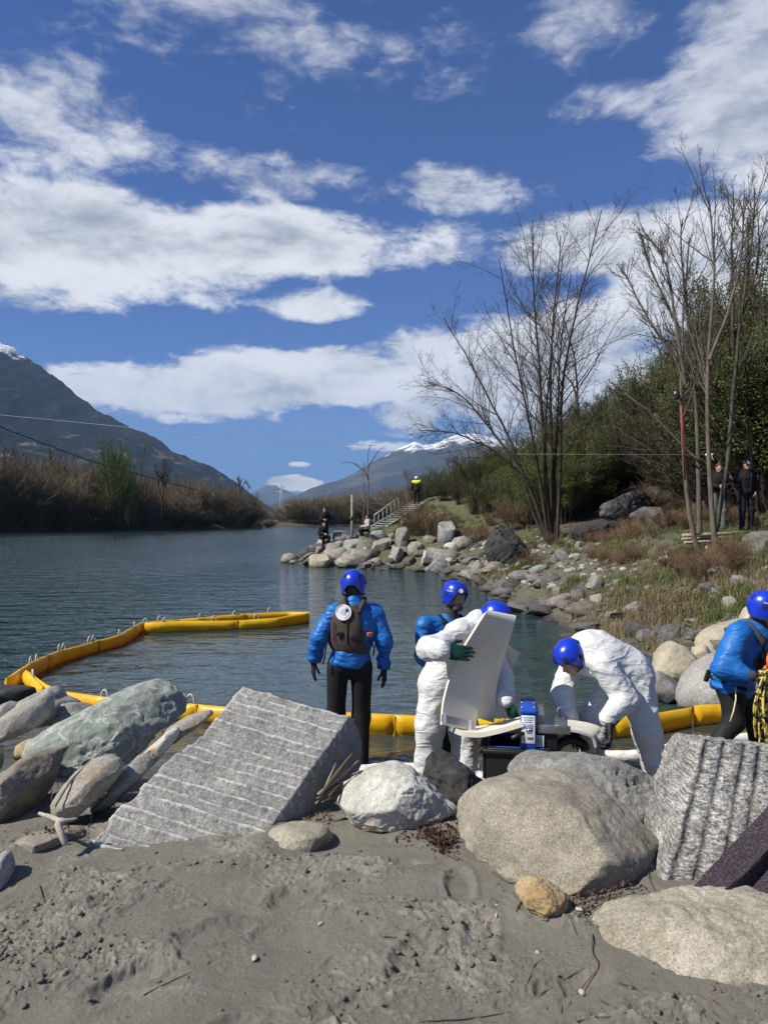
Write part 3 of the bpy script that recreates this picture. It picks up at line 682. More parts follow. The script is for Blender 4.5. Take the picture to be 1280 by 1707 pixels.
rock([(845, 1300), (858, 1276), (872, 1260), (890, 1250), (940, 1249), (985, 1252), (1020, 1261), (1060, 1284), (1092, 1310), (1118, 1345), (1122, 1372), (1105, 1400), (1050, 1420), (900, 1400)], 4.15, 0.33, G['grey'], 33, 'rugged grey rock directly behind the largest rounded boulder', 6, 0.06, 0.4, sub=6)
rock([(858, 1478), (866, 1462), (885, 1459), (910, 1461), (935, 1478), (948, 1500), (940, 1525), (905, 1535), (880, 1515)], 2.86, 0.10, G['golden'], 35, 'small golden-brown stone on the sand below the rounded boulder', 9, 0.09, 0.2, sub=5, clo=0.6, fine=2.2)
rock([(984, 1580), (990, 1535), (1030, 1510), (1090, 1494), (1150, 1483), (1220, 1474), (1290, 1472), (1350, 1490), (1380, 1560), (1350, 1640), (1280, 1665), (1200, 1668), (1100, 1655), (1010, 1625)], 2.72, 0.26, G['sandy'], 37, 'broad sand-dusted rock in the lower right corner', 3, 0.05, 0.7, pw=2.2, sub=6)
rock([(440, 1415), (455, 1382), (478, 1370), (510, 1368), (542, 1376), (556, 1400), (520, 1450)], 3.72, 0.20, G['sandy'], 39, 'flat pale stone just showing through the sand by the slab', 2, 0.02, 0.1, sub=4)
rock([(1095, 1380), (1108, 1345), (1125, 1335), (1135, 1345), (1130, 1370), (1110, 1390)], 4.2, 0.1, G['tan'], 41, 'small tan stone between grey rock and right grooved slab', 3, 0.03, 0.2, sub=3)

# ---- the two quarried slabs with drill grooves
def slab(name, TL, TR, BL_, BR_, down, mat, label, grooves, along_u, depth, seed, nu=150, nv=190, sharp=False, edge=0.05):
    TL, TR, BL_, BR_ = [np.array(q) for q in (TL, TR, BL_, BR_)]
    u, v = np.meshgrid(np.linspace(0, 1, nu), np.linspace(0, 1, nv), indexing='ij')
    def surf(u, v):
        # uneven broken outline
        eu = edge * fbm(xyz(v * 4, seed), 4, seed) ; ev = edge * 0.8 * fbm(xyz(u * 3.2, seed + 4.0), 4, seed + 1)
        uu = u + eu * (1 - 2 * u) * 1.0 + eu * (np.abs(2 * u - 1) ** 3); vv = v + ev * (np.abs(2 * v - 1) ** 3)
        return (TL * (1 - uu[..., None]) + TR * uu[..., None]) * (1 - vv[..., None]) + (BL_ * (1 - uu[..., None]) + BR_ * uu[..., None]) * vv[..., None]
    p = surf(u, v); nrm = np.cross(TR - TL, TL - BL_); nrm /= np.linalg.norm(nrm)
    t = (v if along_u else u); w = (u if along_u else v)
    wob = t + 0.008 * fbm(xyz(w * 6, t * 3), 3, seed + 2)
    g = np.zeros_like(t)
    rng = np.random.default_rng(seed)
    for k in range(grooves):
        c = (k + 0.5 + rng.uniform(-0.16, 0.16)) / grooves; wd_ = (0.17 if not sharp else 0.16) / grooves
        strength = np.clip(0.85 + 0.75 * fbm(xyz(w * 4, k * 3.3), 3, seed + 3), 0.35, 1.25)
        g += strength * np.exp(-((wob - c) / wd_) ** 2) * (-1 if sharp else 1)
    scar = np.clip(np.abs(g), 0, 1)
    rimd = np.minimum(np.minimum(u, 1 - u), np.minimum(v, 1 - v))
    hgt = depth * g + 0.016 * fbm(p * 3.2, 4, seed + 5) + 0.0065 * fbm(p * 30, 4, seed + 6, 0.65) - 0.045 * (1 - sstep(rimd, 0, 0.045)) ** 2
    p = p + nrm * hgt[..., None]
    top = p.reshape(-1, 3); nt = len(top)
    ring = [i * nv for i in range(nu)] + [(nu - 1) * nv + j for j in range(1, nv)] + [i * nv + nv - 1 for i in range(nu - 2, -1, -1)] + [j for j in range(nv - 2, 0, -1)]
    ring = np.array(ring); L = 18; vs = [top]; fs = [grid_faces(nu, nv)[:, ::-1]]
    prev = ring; down = np.array(down); cen = top.mean(0)
    for l in range(1, L + 1):
        a = l / L; q = top[ring] + down * a
        out = top[ring] - cen; out -= nrm * (out @ nrm)[:, None]; out /= np.linalg.norm(out, axis=1)[:, None]
        q = q + out * (0.05 * fbm(q * 5, 5, seed + 8, 0.6) + 0.03 * math.sin(a * 3.0))[:, None]
        cur = nt + (l - 1) * len(ring) + np.arange(len(ring)); vs.append(q)
        fs.append(np.stack([prev, np.roll(prev, -1), np.roll(cur, -1), cur], -1)); prev = cur
    vs.append((cen + down)[None]); ci = nt + L * len(ring)
    tri = np.stack([prev, np.roll(prev, -1), np.full(len(ring), ci)], -1)
    vall = np.concatenate(vs); C = Vector(cen + down * 0.5)
    me = mesh_np(name, vall - np.array(C), [np.concatenate(fs), tri]); at_ = me.attributes.new('scar', 'FLOAT', 'POINT'); vals = np.zeros(len(me.vertices), np.float32); vals[:nt] = scar.ravel(); at_.data.foreach_set('value', vals)
    o = link(name, me, mat, None, label, 'stone slab'); o.location = C
    bm = bmesh.new(); bm.from_mesh(o.data); bmesh.ops.recalc_face_normals(bm, faces=bm.faces[:]); bm.to_mesh(o.data); bm.free()
    return o
D_, C_ = P(412, 1140, 4.75), P(592, 1192, 4.70); A_ = P(128, 1415, 3.5); B_ = A_ + (C_ - D_) * 1.04
m = M['granite_scar'] = M['granite'].copy(); m.name = 'granite_scarred'; T = NT(m.node_tree); b = [q for q in T.n if q.type == 'BSDF_PRINCIPLED'][0]
src = b.inputs['Base Color'].links[0].from_socket; sa = T.node('ShaderNodeAttribute', attribute_name='scar').outputs['Fac']
T.put(b.inputs['Base Color'], T.mix(T.ss(T.m('ADD', sa, T.m('MULTIPLY', T.m('SUBTRACT', T.noise(obj_co(T), 60, 4, 0.7), 0.5), 1.3)), 0.45, 1.0, 0, 0.72), T.vm('SCALE', src, 0.78), (0.62, 0.61, 0.58)))
slab('quarried_slab', D_, C_, A_, B_, (0.035, 0.20, -0.36), M['granite_scar'], 'huge grey granite slab with rows of grooves slanting out of the sand', 17, True, 0.021, 51, edge=0.06)
m = M['granite_cut'] = M['granite_band'].copy(); m.name = 'granite_drilled'; T = NT(m.node_tree); b = [q for q in T.n if q.type == 'BSDF_PRINCIPLED'][0]
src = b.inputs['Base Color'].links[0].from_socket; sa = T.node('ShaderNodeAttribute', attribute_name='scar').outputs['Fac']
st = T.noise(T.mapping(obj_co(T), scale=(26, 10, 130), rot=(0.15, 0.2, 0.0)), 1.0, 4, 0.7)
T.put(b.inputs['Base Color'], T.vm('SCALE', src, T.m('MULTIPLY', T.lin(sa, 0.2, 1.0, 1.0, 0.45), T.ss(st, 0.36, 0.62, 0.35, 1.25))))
slab('quarried_slab', P(1166, 1224, 3.72), P(1345, 1242, 3.78), P(1093, 1500, 3.05), P(1330, 1530, 3.0), (0.03, 0.42, -0.12), M['granite_cut'], 'upright speckled granite slab with vertical drill grooves at the right edge', 6, False, 0.013, 57, 150, 150, True, edge=0.03)

# ---- a stock of stone shapes for the far bank; each stone there is an object of its own
STOCK = []
for k in range(12):
    rng = np.random.default_rng(100 + k); u, f = ico(4); v = u.copy()
    v = np.sign(v) * np.abs(v) ** 0.85
    v = chip(v, rng, 9, 0.50, 0.9, 0.2); v /= np.abs(v).max(0)
    n = vnormals(v, f); v = v + n * (0.10 * fbm(v * 1.6 + k, 3, 60 + k) + 0.035 * fbm(v * 5 + k, 3, 70 + k))[:, None]
    v /= np.abs(v).max(0); STOCK.append((v, f))
SMALL = []
for k in range(9):
    rng = np.random.default_rng(300 + k); u, f = ico(2); v = np.sign(u) * np.abs(u) ** 0.8
    v = chip(v, rng, 7, 0.5, 0.9, 0.2); v /= np.abs(v).max(0); v += 0.06 * np.stack([fbm(v * 2 + 3 * i + k, 2, k) for i in range(3)], -1); SMALL.append((v, f))
_sm = {}
def stock_mesh(k, mat, small=False):
    key = (k, mat.name, small)
    if key not in _sm:
        v, f = (SMALL if small else STOCK)[k]; _sm[key] = mesh_np('stone', v, f, True); _sm[key].materials.append(mat)
        try: _sm[key].set_sharp_from_angle(angle=rad(38))
        except Exception: pass
    return _sm[key]
rs = random.Random(77)
def brock(x0, y0, x1, y1, mat, label, d=None, dep=None, k=None, name='boulder', tilt=0.0, bury=0.25):
    """a boulder lying on the bank that spans a box of the picture"""
    cx = (x0 + x1) / 2
    if d is None: d = hit(cx, y1)
    w = (x1 - x0) / F * d / 2; h = (y1 - y0) / F * d / 2
    dep = dep or (w * 0.5 + h * 0.6)
    c = P(cx, (y0 + y1) / 2, d); c.z -= h * bury; c.y += dep * 0.6
    o = link(name, stock_mesh(k if k is not None else rs.randrange(12), M[mat]), None, None, label, 'boulder'); o.location = c
    o.scale = (w, dep, h * (1 + bury)); o.rotation_euler = (0, tilt, 0)
    return o
# near the right-hand man
rock([(1084, 1118), (1088, 1092), (1104, 1074), (1118, 1068), (1136, 1074), (1154, 1086), (1166, 1102), (1162, 1122), (1148, 1138), (1124, 1142), (1100, 1138)], 9.3, 0.26, M['cream'], 61, 'round cream boulder right of the bending white-suited worker', 2, 0.02, 0.1, sub=4)
rock([(1124, 1185), (1132, 1160), (1145, 1135), (1165, 1112), (1188, 1096), (1225, 1084), (1270, 1082), (1300, 1120), (1300, 1190), (1200, 1200)], 8.6, 0.45, M['granite'], 63, 'large speckled grey boulder behind the yellow boom at right', 3, 0.02, 0.3, sub=4)
rock([(1156, 1082), (1162, 1064), (1180, 1050), (1206, 1040), (1240, 1030), (1275, 1036), (1280, 1080), (1230, 1100), (1180, 1096)], 9.9, 0.4, M['cream'], 65, 'broad cream boulder rising behind the right-hand man', 3, 0.03, 0.3, sub=4)
rock([(1150, 1100), (1153, 1080), (1168, 1073), (1184, 1078), (1188, 1096), (1172, 1106)], 9.4, 0.15, M['cream'], 67, 'small cream stone between the round cream boulder and speckled boulder', 2, 0.02, 0.2, sub=4)
rock([(1228, 1055), (1232, 1030), (1245, 1012), (1262, 1006), (1280, 1012), (1290, 1050)], 10.6, 0.25, M['cream'], 68, 'tan boulder behind the helmet of the right-hand man', 3, 0.03, 0.2, sub=4)
rock([(1080, 1160), (1086, 1132), (1100, 1118), (1122, 1128), (1140, 1146), (1136, 1168), (1110, 1176)], 9.0, 0.22, M['rubble_dark'], 69, 'dark wet rock under the round cream boulder', 4, 0.05, 0.2, sub=4)
# headland
for a in [(514, 918, 560, 948, 'cream', 'cream boulder at the tip of the stone headland'), (556, 914, 628, 946, 'rubble', 'biggest grey-brown boulder on the headland at the waterline'), (539, 904, 572, 926, 'rubble', 'rounded grey boulder on top of the headland tip'),
          (522, 908, 541, 922, 'rubble_pale', 'pale flat stone under the two people in black'), (569, 898, 606, 918, 'green', 'green-grey wedge-shaped slab beside the wooden post'), (548, 900, 575, 912, 'rubble_pale', 'white flat slab left of the wooden post foot'),
          (603, 894, 621, 914, 'rubble_dark', 'dark upright block below the seated person'), (614, 900, 652, 922, 'brown', 'brown layered boulder under the light grey block'), (616, 882, 649, 903, 'rubble_grey', 'light grey square block beside the seated person'),
          (647, 888, 659, 900, 'rubble', 'small grey stone beside the light grey block'), (657, 878, 684, 912, 'rubble_pale', 'tall pale boulder right of the light grey block'), (600, 912, 616, 926, 'pale', 'small white stone lying on the biggest headland boulder'),
          (618, 928, 640, 946, 'brown', 'reddish brown stone near the headland waterline'), (649, 908, 673, 938, 'rubble_pale', 'pale leaning chunk on the headland slope'), (702, 916, 727, 940, 'pale', 'whitish green stone low on the bank by the shrub'),
          (740, 902, 767, 924, 'pale', 'bright white stone below the light rock face'), (708, 930, 750, 954, 'rubble_grey', 'flat grey rock near the water below the white stones'), (730, 860, 768, 904, 'rubble_grey', 'light grey rock face behind the brown shrub'),
          (711, 853, 727, 868, 'pale', 'white stone high on the grassy headland slope'), (727, 853, 741, 864, 'pale', 'second white stone high on the grassy slope'), (679, 903, 702, 928, 'brown', 'brown block in the middle of the headland slope'),
          (640, 930, 660, 944, 'rubble_dark', 'dark stone at the waterline below the pale leaning chunk'), (768, 922, 800, 940, 'rubble', 'grey-brown stone left of the dark schist outcrop'), (668, 862, 700, 876, 'rubble_pale', 'grey stone in the grass below the stairway'),
          (786, 936, 806, 962, 'rubble_pale', 'pale rounded stone below the dark schist outcrop'), (804, 936, 842, 956, 'rubble', 'grey-brown pair stone right of the pale rounded stone'), (978, 958, 1009, 984, 'rubble_pale', 'pale squarish stone on the grassy bank'),
          (981, 988, 1008, 1008, 'cream', 'cream rounded stone among dry grass'), (948, 980, 977, 1002, 'rubble', 'grey stone left of the cream rounded stone'), (1168, 968, 1195, 995, 'rubble_dark', 'dark rounded stone high on the right bank'),
          (1207, 990, 1233, 1016, 'tan', 'tan layered stone near the right-hand man'), (1098, 925, 1120, 945, 'pale', 'whitish broken stone below the leaning trunks'), (1060, 1010, 1082, 1024, 'rubble_pale', 'pale stone in the tan reed patch'),
          (1246, 884, 1300, 922, 'rubble', 'grey boulder at the end of the pile of poles')]:
    brock(*a)
def crag(outline, base, thick, mat, seed, label, lean=0.3):
    rock(outline, hit(*base) + thick * 0.4, thick, M[mat], seed, label, 9, 0.08, lean, sub=5, clo=0.42, fine=2.0, strata=0.05)
crag([(806, 948), (810, 912), (822, 892), (840, 878), (858, 874), (870, 884), (882, 906), (886, 930), (876, 950), (840, 956)], (845, 944), 0.6, 'dark', 81, 'dark slanting schist outcrop below the multi-stemmed bare tree')
crag([(950, 900), (958, 880), (980, 870), (1010, 867), (1035, 874), (1046, 888), (1030, 902), (980, 908)], (998, 898), 0.8, 'dark', 82, 'low dark rock ledge under the bushes')
crag([(998, 868), (1006, 846), (1030, 832), (1060, 820), (1082, 818), (1090, 838), (1080, 860), (1040, 876)], (1040, 868), 0.9, 'rubble_dark', 83, 'large dark rock shelf above the low ledge')
crag([(1048, 876), (1056, 856), (1080, 844), (1106, 846), (1114, 864), (1090, 880)], (1080, 872), 0.6, 'rubble_dark', 84, 'dark rock beside the tangle of brown twigs')

# rubble: countless alike stones along the water's edge and up the slope
def scatter(n, seed, fy, fs, fsize, mats, label, group, flat=(0.45, 0.8), stuff=False):
    r = random.Random(seed); got = 0; acc = []
    while got < n:
        y = fy(r); sd = fs(r)
        # walk along the right-hand shoreline and step inland
        seg = [(a, b_) for a, b_ in zip(SHORE[10:-1], SHORE[11:]) if a[1] <= y <= b_[1]]
        if not seg: continue
        a, b_ = seg[0]; t = (y - a[1]) / ((b_[1] - a[1]) or 1); x = a[0] + t * (b_[0] - a[0]) ; ex, ey = b_[0] - a[0], b_[1] - a[1]; L = math.hypot(ex, ey)
        nx_, ny_ = ey / L, -ex / L
        x += nx_ * sd; yy = y + ny_ * sd; s = fsize(r)
        z = gz(x, yy)
        px = 640 + x / yy * F
        if not (380 < px < 1330): continue
        if stuff:
            v, f = SMALL[r.randrange(9)]; acc.append((v @ rotz(r.uniform(0, 6.28)).T * np.array([s * r.uniform(0.8, 1.3), s * r.uniform(0.8, 1.3), s * r.uniform(*flat)]) + np.array([x, yy, z + s * 0.1]), [f])); got += 1; continue
        o = link('stone', stock_mesh(r.randrange(9), M[r.choice(mats)], True), None, None, label, 'stone', group)
        o.location = (x, yy, z + s * 0.12); o.scale = (s * r.uniform(0.8, 1.3), s * r.uniform(0.8, 1.3), s * r.uniform(*flat)); o.rotation_euler = (r.uniform(-0.35, 0.35), r.uniform(-0.35, 0.35), r.uniform(0, 6.28)); got += 1
    if stuff: v, f = join(acc); link('rubble', mesh_np('rubble', v, f), M[mats[0]], None, label, 'rubble', None, 'stuff')
def pick_y(r):
    return 9.5 + 31 * r.random() ** 1.15
scatter(140, 5, pick_y, lambda r: r.uniform(-0.35, 1.1), lambda r: 0.13 + 0.30 * r.random() ** 1.8, ['rubble_dark', 'rubble_dark', 'rubble'], 'dark wet stone in the rubble along the right-hand waterline', 'rubble at the right waterline', (0.35, 0.6))
scatter(95, 6, lambda r: r.uniform(11, 33), lambda r: r.uniform(0.7, 3.6), lambda r: 0.09 + 0.20 * r.random() ** 1.8, ['rubble', 'rubble_pale', 'rubble', 'rubble_dark', 'rubble_grey'], 'dry grey-brown stone strewn over the right bank slope', 'stones strewn on the right bank')
scatter(60, 8, lambda r: r.uniform(31.5, 39), lambda r: r.uniform(0.0, 3.0), lambda r: 0.2 + 0.4 * r.random() ** 1.5, ['rubble', 'rubble_pale', 'rubble_dark'], 'grey riprap stone packed into the stone headland', 'riprap of the headland', (0.55, 0.9))

scatter(420, 9, lambda r: r.uniform(10, 34), lambda r: r.uniform(-0.2, 3.8), lambda r: 0.03 + 0.08 * r.random() ** 2, ['rubble'], 'small brown stones and gravel over the right bank', None, (0.5, 0.8), True)
scatter(260, 10, lambda r: r.uniform(10, 34), lambda r: r.uniform(0.4, 3.8), lambda r: 0.03 + 0.09 * r.random() ** 2, ['rubble_pale'], 'small pale stones and gravel over the right bank', None, (0.5, 0.8), True)

# ------------------------------------------------------------------ vegetation
def tubes(pts, rr, n=3):
    """many tubes of equal point count at once: pts (B,m,3), rr (B,m)"""
    B, m_, _ = pts.shape
    t = np.gradient(pts, axis=1); t /= np.maximum(np.linalg.norm(t, axis=2, keepdims=True), 1e-9)
    ref = np.where(np.abs(t[..., 2:3]) < 0.85, np.array([0, 0, 1.0]), np.array([1.0, 0, 0]))
    a = np.cross(t, ref); a /= np.maximum(np.linalg.norm(a, axis=2, keepdims=True), 1e-9); b_ = np.cross(t, a)
    th = np.arange(n) / n * 2 * math.pi
    v = pts[:, :, None] + rr[:, :, None, None] * (np.cos(th)[:, None] * a[:, :, None] + np.sin(th)[:, None] * b_[:, :, None])
    I, J, K = np.meshgrid(np.arange(B), np.arange(m_ - 1), np.arange(n), indexing='ij'); K2 = (K + 1) % n
    base = (I * m_ + J) * n
    return v.reshape(-1, 3), [np.stack([base + K, base + K2, base + n + K2, base + n + K], -1).reshape(-1, 4)]
def grow(rng, p0, d0, length, m_=5, curve=0.25, up=0.15, jit=0.08):
    """B curved shoots from p0 (B,3) along d0"""
    B = len(p0); d = d0 / np.linalg.norm(d0, axis=1, keepdims=True); pts = [p0]; st = (length / (m_ - 1))[:, None]
    for _ in range(m_ - 1):
        d = d + rng.normal(size=(B, 3)) * jit + np.array([0, 0, up]); d /= np.linalg.norm(d, axis=1, keepdims=True); pts.append(pts[-1] + d * st)
    return np.stack(pts, 1)
def sprout(rng, parents, k, t0, t1, ang, lo, hi, plen, m_=5, up=0.1, jit=0.08):
    """k side shoots on every parent polyline"""
    B, m0, _ = parents.shape; idx = np.repeat(np.arange(B), k); t = rng.uniform(t0, t1, len(idx)) * (m0 - 1)
    i = np.minimum(t.astype(int), m0 - 2); f = (t - i)[:, None]; p = parents[idx, i] * (1 - f) + parents[idx, i + 1] * f
    d = parents[idx, i + 1] - parents[idx, i]; d /= np.maximum(np.linalg.norm(d, axis=1, keepdims=True), 1e-9)
    r = rng.normal(size=d.shape); r -= d * (r * d).sum(1, keepdims=True); r /= np.linalg.norm(r, axis=1, keepdims=True)
    a = rng.uniform(ang[0], ang[1], len(idx))[:, None]
    d2 = d * np.cos(a) + r * np.sin(a)
    L = plen[idx] * rng.uniform(lo, hi, len(idx)) * (1.15 - 0.7 * t / (m0 - 1))
    return grow(rng, p, d2, L, m_, 0, up, jit), L, t / (m0 - 1), idx
def taper(L, r0, m_, tip=0.25):
    return r0[:, None] * np.linspace(1, tip, m_)[None]
def leaves(rng, pts, n, size, spread=0.06):
    """n small folded leaf quads scattered along shoots"""
    B, m0, _ = pts.shape; b_ = rng.integers(0, B, n); t = rng.uniform(0.15, 1, n) * (m0 - 1); i = np.minimum(t.astype(int), m0 - 2); f = (t - i)[:, None]
    p = pts[b_, i] * (1 - f) + pts[b_, i + 1] * f + rng.normal(size=(n, 3)) * spread
    a = rng.normal(size=(n, 3)); a[:, 2] += 0.4; a /= np.linalg.norm(a, axis=1, keepdims=True); r = rng.normal(size=(n, 3)); c = np.cross(a, r); c /= np.linalg.norm(c, axis=1, keepdims=True)
    s = size * rng.uniform(0.6, 1.4, n)[:, None]
    v = np.stack([p, p + a * s * 0.5 + c * s * 0.28, p + a * s, p + a * s * 0.5 - c * s * 0.28], 1).reshape(-1, 3)
    return v, [np.arange(n * 4).reshape(-1, 4)]
def bark(name, c, var=0.35, rnd=0.2, scale=14):
    m, T, b = new_mat(name); co = obj_co(T)
    n = T.noise(T.mapping(co, scale=(1, 1, 0.3)), scale, 5, 0.65); cc = T.mix(T.ss(n, 0.3, 0.7), tuple(x * (1 - var) for x in c), tuple(x * (1 + var) for x in c))
    r = T.node('ShaderNodeObjectInfo').outputs['Random']; cc = T.vm('SCALE', cc, T.lin(r, 0, 1, 1 - rnd, 1 + rnd))
    T.put(b.inputs['Base Color'], cc); b.inputs['Roughness'].default_value = 0.9; b.inputs['Specular IOR Level'].default_value = 0.2
    T.put(b.inputs['Normal'], T.bump(n, 0.4, 0.01)); return m
def leaf_mat(name, c1, c2, rnd=0.25):
    m, T, b = new_mat(name); co = obj_co(T)
    n = T.noise(co, 2.2, 3, 0.6); n2 = T.noise(co, 60, 1, 0.5)
    cc = T.mix(T.ss(T.m('ADD', T.m('MULTIPLY', n, 0.6), T.m('MULTIPLY', n2, 0.4)), 0.36, 0.64), c1, c2)
    r = T.node('ShaderNodeObjectInfo').outputs['Random']; cc = T.vm('SCALE', cc, T.lin(r, 0, 1, 1 - rnd, 1 + rnd))
    T.put(b.inputs['Base Color'], cc); b.inputs['Roughness'].default_value = 0.75; b.inputs['Specular IOR Level'].default_value = 0.15
    tr = T.node('ShaderNodeBsdfTranslucent', {0: cc}); mx = T.node('ShaderNodeMixShader', {0: 0.3, 1: b.outputs[0], 2: tr.outputs[0]})
    out = [q for q in T.n if q.type == 'OUTPUT_MATERIAL'][0]; T.l.new(mx.outputs[0], out.inputs[0]); return m
M['bark'] = bark('grey_bark', (0.105, 0.090, 0.070)); M['bark_dark'] = bark('brown_bark', (0.062, 0.050, 0.040)); M['bark_thicket'] = bark('thicket_bark', (0.155, 0.125, 0.085), 0.3, 0.35, 3)
M['twig_red'] = bark('reddish_twigs', (0.13, 0.085, 0.062)); M['bramble'] = bark('dry_bramble', (0.16, 0.105, 0.065))
M['leaf'] = leaf_mat('spring_leaf', (0.078, 0.104, 0.024), (0.185, 0.215, 0.064)); M['leaf_dark'] = leaf_mat('dark_leaf', (0.062, 0.076, 0.024), (0.140, 0.150, 0.056)); M['leaf_willow'] = leaf_mat('willow_leaf', (0.09, 0.13, 0.03), (0.20, 0.24, 0.06), 0.1)
M['leaf_brown'] = leaf_mat('thicket_bud', (0.105, 0.090, 0.040), (0.18, 0.150, 0.070), 0.35)

# ---- shrubs: a few shapes, each shrub in the scene its own object (stems + foliage)
def shrub_shape(seed, nst=34, nleaf=11000, lsize=0.022, h=1.0, spread=0.42, twig=7, sr=0.011):
    """unit-height shrub"""
    rng = np.random.default_rng(seed)
    a = rng.uniform(0, 2 * math.pi, nst); r0 = rng.uniform(0, 0.12, nst); p0 = np.stack([np.cos(a) * r0, np.sin(a) * r0, np.full(nst, -0.03)], -1)
    d0 = np.stack([np.cos(a) * spread * rng.uniform(0.1, 1.3, nst), np.sin(a) * spread * rng.uniform(0.1, 1.3, nst), np.ones(nst)], -1)
    L = rng.uniform(0.55, 1.0, nst) * h; s1 = grow(rng, p0, d0, L, 7, 0, 0.03, 0.09)
    s2, L2, t2, i2 = sprout(rng, s1, twig, 0.2, 0.98, (0.35, 0.9), 0.25, 0.55, L, 5, 0.08, 0.12)
    s3, L3, t3, i3 = sprout(rng, s2, 5, 0.2, 1.0, (0.3, 0.9), 0.35, 0.7, L2, 4, 0.05, 0.15)
    stems = join([tubes(s1, taper(L, sr * L, 7)), tubes(s2, taper(L2, 0.0045 * np.ones(len(L2)), 5)), tubes(s3, taper(L3, 0.0024 * np.ones(len(L3)), 4))])
    fol = leaves(rng, np.concatenate([s3, s2[:, :4]]), nleaf, lsize, 0.022) if nleaf else None
    return stems, fol
SH = {}
for k in range(4): SH['green%d' % k] = shrub_shape(500 + k, 34, 24000, 0.0125)
for k in range(3): SH['thin%d' % k] = shrub_shape(520 + k, 38, 7500, 0.0125, spread=0.5)
for k in range(4): SH['thicket%d' % k] = shrub_shape(540 + k, 40, 5000, 0.013, spread=0.62, twig=9, sr=0.005)
for k in range(2): SH['bramble%d' % k] = shrub_shape(560 + k, 50, 0, 0.02, spread=1.5, twig=7)
_vm = {}
def shape_mesh(key, which, mat):
    kk = (key, which, mat.name)
    if kk not in _vm:
        v, f = SH[key][which]; _vm[kk] = mesh_np(which and 'foliage' or 'stems', v, f, False); _vm[kk].materials.append(mat)
    return _vm[kk]
def shrub(key, x, y, h, w, bm_, lm, label, cat, group=None, name='shrub', rz=None, z=None):
    r = empty(name, (x, y, gz(x, y) if z is None else z), label, cat, group); r.scale = (w, w, h); r.rotation_euler = (0, 0, rz if rz is not None else rv.uniform(0, 6.28))
    link('stems', shape_mesh(key, 0, bm_), None, r)
    if SH[key][1] is not None: link('foliage', shape_mesh(key, 1, lm), None, r)
    return r
rv = random.Random(12)
TOPLINE = [(680, 800), (700, 788), (720, 778), (760, 765), (800, 742), (860, 735), (900, 712), (930, 690), (960, 655), (1000, 645), (1040, 640), (1080, 610), (1120, 585), (1160, 560), (1200, 530), (1240, 470), (1280, 415), (1340, 380)]
def topline(px): return float(np.interp(px, [a for a, _ in TOPLINE], [b_ for _, b_ in TOPLINE]))
LOWLINE = [(680, 835), (720, 838), (760, 850), (800, 868), (860, 875), (920, 882), (960, 868), (1010, 820), (1060, 812), (1100, 812), (1140, 835), (1200, 850), (1280, 852), (1340, 852)]
def lowline(px): return float(np.interp(px, [a for a, _ in LOWLINE], [b_ for _, b_ in LOWLINE]))
GL = 'leafing green shrub in the dense bank thicket on the right'
for i in range(23):                                            # front row, base at the lower edge of the thicket
    px = 738 + i * 25.5 + rv.uniform(-8, 8); d = max(hit(px, lowline(px)), 20.5 if px > 1130 else 0) + rv.uniform(0.2, 1.5); x = (px - 640) / F * d
    top = topline(px) + rv.uniform(20, 70) + (60 if px > 1000 else 0); zt = CZ + (HOR - top) / F * d; h = max(1.6, zt - gz(x, d)); h = min(h, 6.5)
    thin = rv.random() < 0.4
    shrub(('thin%d' % rv.randrange(3)) if thin else 'green%d' % rv.randrange(4), x, d, h, h * rv.uniform(0.85, 1.15), M['bark_dark'], M['leaf_dark' if thin else 'leaf'], GL, 'shrub', 'thicket on the right bank')
for i in range(26):                                            # rows behind, whose tops make the skyline
    px = 716 + i * 24 + rv.uniform(-8, 8); d = max(hit(px, lowline(px)), 19 if px > 1130 else 0) + rv.uniform(3.0, 7.5); x = (px - 640) / F * d
    top = topline(px) + rv.uniform(-6, 18); zt = CZ + (HOR - top) / F * d; h = max(2.0, zt - gz(x, d)); w = min(h, 5.5) * rv.uniform(0.85, 1.1)
    shrub('green%d' % rv.randrange(4) if rv.random() < 0.75 else 'thin%d' % rv.randrange(3), x, d, h, w, M['bark_dark'], M['leaf' if rv.random() < 0.6 else 'leaf_dark'], GL, 'shrub', 'thicket on the right bank')
for i in range(16):                                            # leafless brush woven through the right end of the thicket
    px = 960 + i * 22 + rv.uniform(-8, 8); d = max(hit(px, lowline(px)), 20.3 if px > 1130 else 0) + rv.uniform(-0.3, 2.5); x = (px - 640) / F * d; h = rv.uniform(2.2, 4.2)
    shrub('thicket%d' % rv.randrange(4), x, d, h, h * 1.1, M['bark_dark'], M['leaf_dark'], 'leafless dark brush in front of the green thicket', 'shrub', 'brush in front of the thicket')
for (px, py, hh, ww, lab) in [(692, 892, 1.5, 1.9, 'dense brown shrub growing among the headland stones'), (722, 896, 1.3, 1.6, 'smaller brown shrub beside the dense one on the headland'), (850, 885, 1.5, 1.5, 'dry brown bramble above the dark schist outcrop')]:
    d = hit(px, py); shrub('thicket%d' % rv.randrange(4), (px - 640) / F * d, d, hh * d / 30, ww * d / 30, M['bramble'], M['leaf_brown'], lab, 'shrub')
for (px, py, hh, ww, lab) in [(1085, 845, 1.2, 1.1, 'tangle of dry brown twigs beside the leaning trunks'), (1050, 800, 1.1, 1.0, 'heap of cut twigs in front of the bushes'), (800, 905, 0.9, 1.0, 'dry tan bramble beside the dark outcrop'), (1110, 880, 0.8, 0.9, 'low dry bramble under the twig tangle')]:
    d = hit(px, py); shrub('bramble%d' % rv.randrange(2), (px - 640) / F * d, d, hh, ww, M['bramble'], None, lab, 'shrub', name='bramble')

